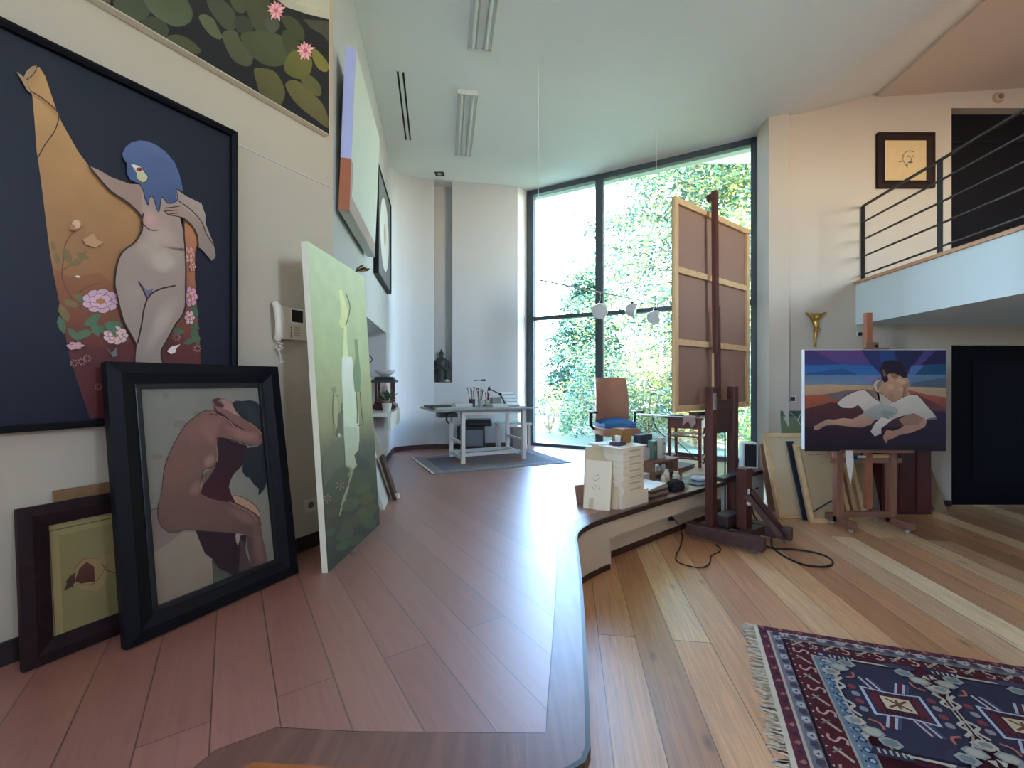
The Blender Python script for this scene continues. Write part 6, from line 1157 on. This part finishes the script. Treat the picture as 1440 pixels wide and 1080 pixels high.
# ------------------------------------------------------------------ on the right wall
GOLD = mat('old_gold', (176, 142, 74), .35, .75, var=.2, scale=20); yw = YR-.03
def RW(px, py, y=yw): return W(px, py, y)
r = thing('crucifix_figure', 'small gilded crucifix figure without a cross hanging on the right wall', 'crucifix', RW(1147, 487)[:])
mb = MB(); A = lambda px, py, dy=0: RW(px, py)+V((0, dy, 0))
mb.tube(catmull([A(1146.5, 452), A(1147, 458, -.01), A(1147, 464), A(1146, 470, -.012), A(1145.5, 478, -.006), A(1145.6, 484)], False, 5), [.034]*4+[.030]*3+[.024]*4+[.022]*4+[.019]*4+[.013]*4+[.010]*3, 10)
for sx in (-1, 1): mb.tube(catmull([A(1147+sx*2.5, 451), A(1147+sx*6, 446, -.006), A(1147+sx*10.5, 441.5), A(1147+sx*14, 439.5)], False, 4), [.019]*4+[.016]*4+[.012]*4+[.012], 8)
mb.ball(tuple(A(1146.2, 446, -.03)), .030, (1, 1, 1.25)); mb.tube([A(1145.6, 484), A(1145, 487, -.02)], [.012, .01], 8); part('body', mb, GOLD, r, True)
mb = MB(); mb.tube(catmull([A(1143.5, 463, -.012), A(1147, 465, -.03), A(1150.5, 463, -.01)], False, 4), [.018]*9, 8); part('loincloth', mb, GOLD, r, True)
mb = MB(); mb.poly([A(1134, 440, .026), A(1160, 440, .026), A(1150, 449, .026), A(1147, 452, .026), A(1144, 449, .026)]); mb.slab([A(1136, 441, .022), A(1158, 441, .022), A(1147, 451, .022)], (0, 1, 0), .006); part('arm_drape', mb, GOLD, r)
def plate(px, py, s, label, name, cat, m, mi=None):
    p = RW(px, py, YR-.006); r = thing(name, label, cat, p[:]); mb = MB(); mb.box(tuple(p), (s, .01, s), bev=.002); part('plate', mb, m, r)
    if mi: mb = MB(); mb.box((p.x, p.y-.006, p.z), (s*.7, .004, s*.7), bev=.001); part('insert', mb, mi, r)
plate(1114.5, 561, .075, 'white socket with a dark centre on the right wall left of the swan painting', 'wall_socket', 'socket', mat('switch_white', (214, 214, 208), .4), mat('insert_dark', (52, 52, 54), .5)); plate(1097, 563.5, .07, 'plain white switch on the right wall nearest the window', 'light_switch', 'switch', mat('switch_plain', (206, 202, 192), .5), mat('switch_key', (214, 210, 200), .4))
p = RW(1206.5, 470, YR); r = thing('security_camera', 'tiny black ball camera on the wall left of the beech easel mast', 'camera', p[:]); mb = MB(); mb.ball((p.x, p.y-.03, p.z), .024); part('ball', mb, mat('lens_black', (14, 14, 16), .15), r, True); mb = MB(); mb.box((p.x+.008, p.y-.008, p.z), (.06, .016, .06), bev=.005); part('mount', mb, WHITE, r)
p = RW(1403, 138, YR); r = thing('wall_sensor', 'small round wall sensor above the upper dark doorway', 'lamp', p[:]); mb = MB(); mb.lathe([(0, .04), (.05, .035), (.065, .015), (.065, 0)], (p.x, p.y, p.z), 18, M=Matrix.Rotation(math.pi/2, 4, 'X')); part('body', mb, mat('beige_cap', (176, 158, 136), .5), r, True); mb = MB(); mb.lathe([(.0, .044), (.03, .043), (.034, .038)], (p.x, p.y, p.z), 14, M=Matrix.Rotation(math.pi/2, 4, 'X')); part('lens', mb, mat('cap_lens', (120, 106, 92), .4), r)  # a round sensor on the upper wall, not a light
# portrait
pa2, pb2 = W(1235, 263.5, YR-.04), W(1315, 186, YR-.04); w, h = pb2.x-pa2.x, pb2.z-pa2.z; o = V((pa2.x, YR-.005, pa2.z)); r = thing('framed_portrait', 'pencil portrait of a bearded man in a dark brown frame beside the loft railing', 'picture', (o.x+w/2, o.y, o.z))
XV = V((1, 0, 0)); nb_ = V((0, -1, 0)); frame_bars(r, o, XV, ZV, nb_, w, h, .088, .04, FBROWN); mb = MB(axes(o, XV, ZV, nb_)); mb.box((w/2, h/2, .010), (w-.02, h-.02, .012)); part('backing', mb, CANV, r)
P = Paint(o+nb_*.0165, nb_, 1.9); P.tr = (1220, 170, 9.817); P.k = 0; P.poly([(262, 240), (860, 240), (850, 820), (255, 820)], (152, 132, 100), (146, 126, 94))
GR = (78, 70, 60)
for pts in ([(490, 500), (500, 460), (540, 425), (590, 415), (640, 430)], [(480, 540), (495, 500), (500, 470)], [(490, 550), (520, 590), (545, 640), (555, 600)], [(540, 490), (560, 482), (580, 492)], [(610, 490), (630, 484), (645, 492)], [(595, 500), (605, 545), (590, 555)], [(560, 575), (590, 560), (625, 575)], [(430, 570), (470, 560), (500, 545)]): P.stroke(pts, 11, GR)
P.poly([(545, 575), (590, 558), (615, 566), (605, 585), (570, 582)], (66, 60, 54)); P.poly([(515, 580), (560, 600), (550, 650), (535, 620)], (96, 86, 74)); P.poly([(478, 470), (510, 450), (500, 500), (485, 520)], (104, 94, 80)); P.disc((560, 492), 12, (70, 64, 58), 8); P.disc((628, 490), 11, (70, 64, 58), 8); P.disc((660, 620), 8, (140, 120, 92)); P.build('picture', PAPER, r)
# ------------------------------------------------------------------ loft railing
r = thing('railing', 'dark steel railing with five rails along the loft edge', 'railing', (4.1, 3.6, 2.732)); xr_ = lambda y: 4.25-.137*(5.17-y)
zr_ = [3.64, 3.445, 3.235, 3.03, 2.81]; ys_ = [5.165, 4.09, 3.02, 1.95, .88, -.2]
for y in ys_: mb = MB(); mb.box((xr_(y), y, (2.732+3.64)/2), (.012, .045, 3.64-2.732), Matrix.Rotation(.137, 4, 'Z')); part('post', mb, BLACKM, r)
for z in zr_: mb = MB(); mb.beam((xr_(5.165), 5.165, z), (xr_(-.2), -.2, z), .022 if z < 3.6 else .03, .014 if z < 3.6 else .018); part('rail', mb, BLACKM, r)

# ================================================================== patterned rug on the lower floor
R0_ = onz(1065, 879, .008); ub, va = V((.951, -.31, 0)).normalized(), V((-.38, -.925, 0)).normalized(); RL, RW_ = 2.35, 1.30
r = thing('patterned_rug', 'dark red and navy tribal rug with a pale fringe in the bottom right corner', 'rug', (R0_+ub*RL/2+va*RW_/2-ZV*.008)[:])
mb = MB(); mb.slab([R0_-ZV*.007, R0_+ub*RL-ZV*.007, R0_+ub*RL+va*RW_-ZV*.007, R0_+va*RW_-ZV*.007], ZV, .007); part('pile', mb, mat('rug_red', (92, 44, 50), .95), r)
P = Paint(R0_, (0, 0, 1), 1.3, .00006, fn=lambda a, b: R0_+ub*a+va*b)
RD, NVY, CRM, GRY, LBL, DK = (80, 34, 38), (46, 43, 56), (158, 144, 128), (104, 104, 104), (108, 118, 124), (34, 26, 34)
def rect(a0, b0, a1, b1, c): P.poly([(a0, b0), (a1, b0), (a1, b1), (a0, b1)], c)
bands = [(0, .045, (88, 44, 52)), (.045, .012, CRM), (.057, .055, (112, 104, 104)), (.112, .012, DK), (.124, .105, RD), (.229, .01, CRM), (.239, .06, LBL), (.299, .01, CRM), (.309, 0, RD)]
for d, w_, c in bands: rect(d, d, RL-d, RW_-d, c)
def motif_ring(d, step, fn):
    """walks round the border at distance d calling fn(a, b, angle)"""
    for L, o_, dx, dy, ang in ((RL-2*d, (d, d), 1, 0, 0), (RW_-2*d, (d, d), 0, 1, math.pi/2), (RL-2*d, (d, RW_-d), 1, 0, math.pi)):
        k = max(1, int(L/step))
        for i in range(k+1): fn(o_[0]+dx*L*i/k, o_[1]+dy*L*i/k, ang, i)
def T(a, b, ang):
    ca, sa = math.cos(ang), math.sin(ang); return lambda u, v: (a+u*ca-v*sa, b+u*sa+v*ca)
def f1(a, b, ang, i):
    t = T(a, b, ang); P.poly([t(-.014, -.008), t(.0, -.016), t(.014, -.004), t(.004, .014)], (60, 40, 56) if i % 2 else (130, 90, 88))
motif_ring(.022, .05, f1)
def f2(a, b, ang, i):
    t = T(a, b, ang); P.poly([t(-.02, -.016), t(.012, -.018), t(.022, .0), t(.006, .018), t(-.018, .012)], (152, 148, 144) if i % 2 else (70, 62, 74)); P.poly([t(-.008, -.006), t(.006, -.006), t(.004, .008)], (64, 46, 56))
motif_ring(.085, .046, f2)
def f3(a, b, ang, i):
    t = T(a, b, ang)
    if i % 2: P.stroke([t(.022, -.03), t(-.004, -.034), t(-.014, -.014), t(.004, 0), t(.014, .014), t(.002, .032), t(-.022, .028)], .010, (168, 132, 118))
    else: P.stroke([t(-.03, .028), t(.03, -.028)], .013, (156, 132, 112), False); P.stroke([t(-.03, .0), t(.0, .036)], .008, (96, 100, 96), False)
motif_ring(.177, .075, f3)
def f4(a, b, ang, i):
    P.disc((a, b), .017, (52, 58, 78), .017, 10); P.disc((a, b), .010, (150, 160, 164), .010, 8)
motif_ring(.269, .052, f4)
for dd in (.117, .234): motif_ring(dd, .024, lambda a, b, ang, i: P.disc((a, b), .0045, (176, 166, 150) if i % 2 else (40, 32, 40), n=5))
# field: a row of stepped medallions on navy, cream gul shapes between
c0, stp, mid = .47, .43, RW_/2; fd = .315
def lozenge(a, b, ha, hb, c): P.poly([(a-ha, b-hb*.35), (a-ha*.55, b-hb), (a+ha*.55, b-hb), (a+ha, b-hb*.35), (a+ha, b+hb*.35), (a+ha*.55, b+hb), (a-ha*.55, b+hb), (a-ha, b+hb*.35)], c)
rect(fd, fd, RL-fd, RW_-fd, (66, 28, 36))
rg = random.Random(8)
for k in range(90):
    a, b = rg.uniform(fd+.03, RL-fd-.03), rg.uniform(fd+.02, RW_-fd-.02); c = rg.choice([(120, 112, 104), (150, 138, 120), (96, 60, 58), (58, 54, 70), (110, 118, 120)]); s_ = rg.uniform(.012, .024)
    P.poly([(a-s_, b), (a-s_*.3, b-s_*.8), (a+s_, b-s_*.3), (a+s_*.6, b+s_*.7), (a-s_*.4, b+s_*.6)], c)
for k in range(4):
    a = c0+stp*k; lozenge(a, mid, .213, .312, CRM); lozenge(a, mid, .205, .30, DK); lozenge(a, mid, .198, .285, NVY)
    for sg in (-1, 1):
        P.poly([(a-.21, mid+sg*.335), (a-.06, mid+sg*.335), (a-.10, mid+sg*.29), (a-.19, mid+sg*.29)], NVY); P.poly([(a+.04, mid+sg*.335), (a+.2, mid+sg*.335), (a+.17, mid+sg*.30), (a+.07, mid+sg*.30)], (58, 54, 70))
        for i in range(6): rect(a-.18+.02*i, mid+sg*.31-.012, a-.172+.02*i, mid+sg*.31+.012, CRM)
    # star gul: white outline, dark red, cream heart with a cross
    for s_, c in ((1.12, (150, 150, 156)), (1.0, (44, 40, 60)), (.9, RD)): P.poly([(a-.105*s_, mid-.085*s_), (a-.03*s_, mid-.075*s_), (a+.03*s_, mid-.075*s_), (a+.105*s_, mid-.085*s_), (a+.105*s_, mid+.085*s_), (a+.03*s_, mid+.075*s_), (a-.03*s_, mid+.075*s_), (a-.105*s_, mid+.085*s_)], c)
    for sa_ in (-1, 1):
        for sb_ in (-1, 1):
            for off_, c in ((-.022, (150, 150, 156)), (-.007, RD), (.008, (150, 150, 156)), (.022, (70, 62, 84))): P.stroke([(a+sa_*.045+off_, mid+sb_*.088), (a+sa_*.075+off_, mid+sb_*.165)], .010, c, False)
    for sa_ in (-1, 1):
        for i in range(4): lozenge(a+sa_*.150, mid+(i-1.5)*.05, .016, .016, (120, 112, 112) if i % 2 else (110, 52, 54))
    for i in range(9):
        for sb_ in (-1, 1): rect(a-.085+.019*i, mid+sb_*.062-.007, a-.076+.019*i, mid+sb_*.062+.007, (36, 28, 40))
    rect(a-.062, mid-.048, a+.062, mid+.048, (40, 30, 36)); rect(a-.055, mid-.042, a+.055, mid+.042, (170, 150, 122)); P.stroke([(a-.04, mid-.03), (a+.04, mid+.03)], .011, (92, 58, 44), False); P.stroke([(a-.04, mid+.03), (a+.04, mid-.03)], .011, (92, 58, 44), False); rect(a-.006, mid-.03, a+.006, mid+.03, (92, 58, 44))
    # birds / guls in cream and grey between the medallions
    for sa_ in (-1, 1):
        for sb_ in (-1, 1):
            x, y = a+sa_*.165, mid+sb_*.215
            for dx, dy, rr, c in ((0, 0, .036, (120, 118, 110)), (0, 0, .026, (146, 138, 122)), (.045*sa_, -.05*sb_, .032, CRM), (.045*sa_, -.05*sb_, .02, (116, 112, 108)), (-.045*sa_, .045*sb_, .034, (128, 124, 116)), (-.045*sa_, .045*sb_, .022, (98, 104, 100))): P.poly([(x+dx+rr*math.cos(t)*(1.25), y+dy+rr*math.sin(t)*.9) for t in [i*math.pi/3+.2 for i in range(6)]], c)
            P.stroke([(x+.01*sa_, y-.085*sb_), (x+.04*sa_, y-.12*sb_), (x+.018*sa_, y-.15*sb_), (x+.05*sa_, y-.18*sb_)], .014, CRM); P.stroke([(x-.01*sa_, y-.075*sb_), (x-.045*sa_, y-.06*sb_), (x-.05*sa_, y-.025*sb_)], .011, (150, 84, 70))
            P.poly([(x+.02*sa_, y+.03*sb_), (x+.05*sa_, y+.02*sb_), (x+.04*sa_, y+.06*sb_)], CRM)
P.build('woven_pattern', paintmat('rug_wool', .97, .1, .6), r)
mb = MB(); rng = random.Random(4)
mb.slab([R0_-ZV*.006, R0_+va*RW_-ZV*.006, R0_+va*RW_-ub*.022-ZV*.006, R0_-ub*.022-ZV*.006], ZV, .004)
for i in range(230):
    b = RW_*(i+.5)/230; l = rng.uniform(.055, .10); q = R0_+va*(b)-ZV*.006; e_ = q-ub*l+va*rng.uniform(-.022, .022); w_ = va*.0032; mb.slab([q-w_, q+w_, e_+w_*.8, e_-w_*.8], ZV, .003)
part('fringe', mb, mat('fringe_cream', (206, 190, 164), .95, var=.12, scale=30), r)
SKY, SUN, EXPO = 2.2, 13.0, 2.15
# ================================================================== garden outside
LEAF, nt, b = newmat('leaves')
at = N(nt, 'ShaderNodeVertexColor', layer_name='Col'); nt.links.new(at.outputs['Color'], b.inputs['Base Color']); b.inputs['Roughness'].default_value = 0.6
tl = N(nt, 'ShaderNodeBsdfTranslucent'); nt.links.new(at.outputs['Color'], tl.inputs['Color']); mx = N(nt, 'ShaderNodeMixShader'); mx.inputs[0].default_value = 0.35
nt.links.new(b.outputs[0], mx.inputs[1]); nt.links.new(tl.outputs[0], mx.inputs[2]); nt.links.new(mx.outputs[0], nt.nodes['Material Output'].inputs['Surface'])
BARK = mat('bark', (120, 104, 88), 0.9, var=0.2, scale=3)
def leaf_mesh(name, pts, size, cols, parent, rng):
    vs, fs, cl = [], [], []
    for p, up in pts:
        a = V((rng.gauss(0, 1), rng.gauss(0, 1), rng.gauss(0, .45))).normalized(); n = V((rng.gauss(0, .6), rng.gauss(0, .6), 1)).normalized()
        b = n.cross(a).normalized(); s = size*rng.uniform(.55, 1.35); k = len(vs)
        vs += [p-a*s, p+b*s*.5-a*s*.1, p+a*s, p-b*s*.5-a*s*.1]; fs.append((k, k+1, k+2, k+3))
        c = cols[min(len(cols)-1, int(rng.random()**1.0*len(cols)))]; g = rng.uniform(.75, 1.2); cl.append(tuple(min(.9, lin(x)*g) for x in c)+(1,))
    me = bpy.data.meshes.new(name); me.from_pydata(vs, [], fs); ca = me.color_attributes.new('Col', 'FLOAT_COLOR', 'CORNER')
    ca.data.foreach_set('color', [x for c in cl for _ in range(4) for x in c]); me.materials.append(LEAF)
    inv = MW[parent].inverted(); me.transform(inv)
    return link(name, me, parent)
def conifer(x, y, h, r, label, cols, seed, nb=70, per=170, size=.13, group='trees beyond the studio window'):
    rng = random.Random(seed); t = thing('garden_tree', label, 'tree', (x, y, -0.2), 0, group); pts = []; m = MB()
    m.tube([(x, y, -0.2), (x+.05, y, h*.5), (x, y, h*.97)], [.22, .15, .03], 8)
    for i in range(nb):
        f = (i+.5)/nb; z = h*(.04+.95*f); L = r*(1-f)**.75*rng.uniform(.65, 1.1)+.25; a = i*2.399+rng.uniform(-.3, .3); tip = V((x+L*math.cos(a), y+L*math.sin(a), z-L*.22+rng.uniform(-.1, .2)))
        m.tube([(x, y, z), (x+(tip.x-x)*.55, y+(tip.y-y)*.55, z-L*.04), tuple(tip)], [.035, .022, .008], 5)
        for _ in range(int(per*(.35+L/r))):
            u = rng.random()**.6; p = V((x, y, z)).lerp(tip, u); p.z += .12*math.sin(u*3.1)*L*.3
            w = (.10+.30*u*(1.15-u)*2)*(.5+L*.32); p += V((rng.gauss(0, w), rng.gauss(0, w), rng.gauss(-.03, w*.45))); pts.append((p, 0))
    part('trunk', m, BARK, t, True); leaf_mesh('foliage', pts, size, cols, t, rng)
def bush(x, y, r, h, label, cols, seed, n=6500, size=.045, name='garden_shrub', cat='shrub'):
    rng = random.Random(seed); t = thing(name, label, cat, (x, y, 0), 0, 'shrubs outside the window'); m = MB(); pts = []
    for k in range(7):
        a = k*.9; q = V((x+r*.6*math.cos(a), y+r*.6*math.sin(a), h*rng.uniform(.5, .9))); m.tube([(x, y, -0.05), ((x+q.x)/2, (y+q.y)/2, q.z*.6), tuple(q)], [.03, .02, .008], 5)
    for _ in range(n):
        a, u = rng.uniform(0, 6.283), rng.random(); el = math.acos(rng.uniform(-.2, 1)); rr = .72+.28*rng.random()+.12*math.sin(3*a+seed)
        pts.append((V((x+r*rr*math.sin(el)*math.cos(a), y+r*rr*math.sin(el)*math.sin(a), max(.05, h*(.08+.92*rr*abs(math.cos(el)))))), 0))
    part('stem', m, BARK, t, True); leaf_mesh('foliage', pts, size, cols, t, rng)
TEAL = [(58, 90, 74), (78, 112, 92), (44, 72, 64), (104, 132, 100)]
YEL = [(142, 156, 84), (178, 174, 104), (108, 136, 78), (190, 164, 100)]  # yellow-green leaf tones, chosen as sunlit highlights in the foliage colour
conifer(6.5, 15.5, 21, 5.5, 'tall broad evergreen filling the middle of the window', TEAL+YEL[:3], 11, 140, 950, .078)
conifer(10.5, 16.5, 22, 5.2, 'tall evergreen beyond the big canvas on the studio easel', TEAL+[(140, 170, 118)], 12, 120, 760, .085)
conifer(8.3, 12.0, 17, 3.0, 'slim pale yellow-green tree standing in front of the taller evergreens', YEL+TEAL[:1], 13, 110, 700, .066)
conifer(3.4, 19.5, 6.6, 2.6, 'shorter evergreen at the open-sky side of the garden', TEAL, 14, 80, 500, .09)
conifer(13.5, 14.0, 20, 4.4, 'evergreen standing nearest the pale wall jamb of the window', TEAL+YEL[:1], 15, 110, 700, .075)
AUT = [(214, 150, 72), (196, 160, 84), (170, 160, 90)]
bush(2.2, 11.0, 1.1, 2.3, 'loose green shrub beyond the swivel chair', TEAL+YEL[:1], 21)
bush(3.7, 11.6, 1.2, 2.6, 'yellow-green shrub beyond the window frame post', YEL+TEAL[:1], 22)
bush(4.3, 10.0, .55, 1.75, 'orange autumn shrub beside the big canvas', AUT, 23, 900, .06)
bush(5.3, 10.2, 1.3, 2.4, 'dark blue-green shrub beyond the little red table', [(70, 120, 108), (84, 134, 118)], 24)
bush(5.0, 8.6, .6, 1.35, 'bright green shrub beyond the white loudspeaker', [(150, 190, 96), (120, 168, 90), (190, 150, 120)], 25, 1200, .06)
bush(1.1, 12.6, .9, 1.5, 'low yellow-green shrub beyond the drawing table', YEL, 26, 1500)
bush(7.2, 11.0, 1.3, 2.6, 'blue-green shrub beyond the studio easel', [(78, 128, 112), (96, 146, 120)], 27)
m = MB(); m.prism([(-40, -40), (40, -40), (40, -3.2), (-4.6, -3.2), (-5.3, -3.2), (-5.3, 5.6), (-40, 5.6)], -0.3, -0.14); struct('ground_unseen', m, mat('unseen_paving', (84, 90, 98), 0.9, var=0.08))  # unseen ground added for its bounce light, dark to keep that low
m = MB(); m.prism([(-30, 5.6), (40, 5.6), (40, 60), (-30, 60)], -0.3, -0.02); g = struct('ground_garden', m, mat('lawn', (96, 110, 92), 0.95, var=0.25, scale=1.2))
# ================================================================== light
wd = bpy.data.worlds.new('World'); SC.world = wd; wd.use_nodes = True; nt = wd.node_tree
bg = nt.nodes['Background']; sk = N(nt, 'ShaderNodeTexSky', sky_type='NISHITA')
sk.sun_disc = False; sk.sun_elevation = math.radians(42); sk.sun_rotation = math.radians(150); sk.air_density = 1.0; sk.dust_density = 0.6; sk.ozone_density = 2.5
nt.links.new(sk.outputs[0], bg.inputs['Color']); bg.inputs['Strength'].default_value = SKY
su = bpy.data.lights.new('sun', 'SUN'); su.energy = SUN; su.angle = math.radians(0.6); su.color = (1.0, 0.95, 0.88)
so = bpy.data.objects.new('sun', su); COL.objects.link(so); so.location = (6, -6, 14)
so.rotation_euler = V((-0.38, 0.62, -0.72)).to_track_quat('-Z', 'Y').to_euler()
def portal(name, p, x, z, w, h):
    l = bpy.data.lights.new(name, 'AREA'); l.shape = 'RECTANGLE'; l.size = w; l.size_y = h; l.cycles.is_portal = True
    o = bpy.data.objects.new(name, l); COL.objects.link(o); X = V(x).normalized(); Z = V(z).normalized(); Y = Z.cross(X)
    o.matrix_world = axes(p, X, Y, Z); return o
c = at_w(LW/2, (ZP+ZT)/2, 0.1); portal('window_portal', c, dw, nw, LW, ZT-ZP)
c = N0+DN*1.7+NL*0.23; portal('left_opening_portal', (c.x, c.y, 3.0), DN, NL, 2.8, 2.6)
portal('loft_opening_portal', (5.8, YF-0.21, 3.9), (1, 0, 0), (0, -1, 0), 1.4, 1.6)
cam = bpy.data.cameras.new('camera'); co = bpy.data.objects.new('camera', cam); COL.objects.link(co); SC.camera = co
co.location = EYE; co.rotation_euler = (math.pi/2, 0, 0); cam.sensor_width = 36.0; cam.lens = F/1440*36; cam.shift_y = -(540-HY)/1440.0; cam.clip_start = 0.02; cam.clip_end = 300
vs = SC.view_settings; vs.view_transform = 'Standard'; vs.look = 'None'; vs.exposure = EXPO; vs.gamma = 1.0; vs.use_curve_mapping = False
SC.cycles.diffuse_bounces = 7; SC.cycles.max_bounces = 14; SC.cycles.transparent_max_bounces = 16; SC.cycles.caustics_reflective = False; SC.cycles.caustics_refractive = False; SC.cycles.sample_clamp_indirect = 6.0
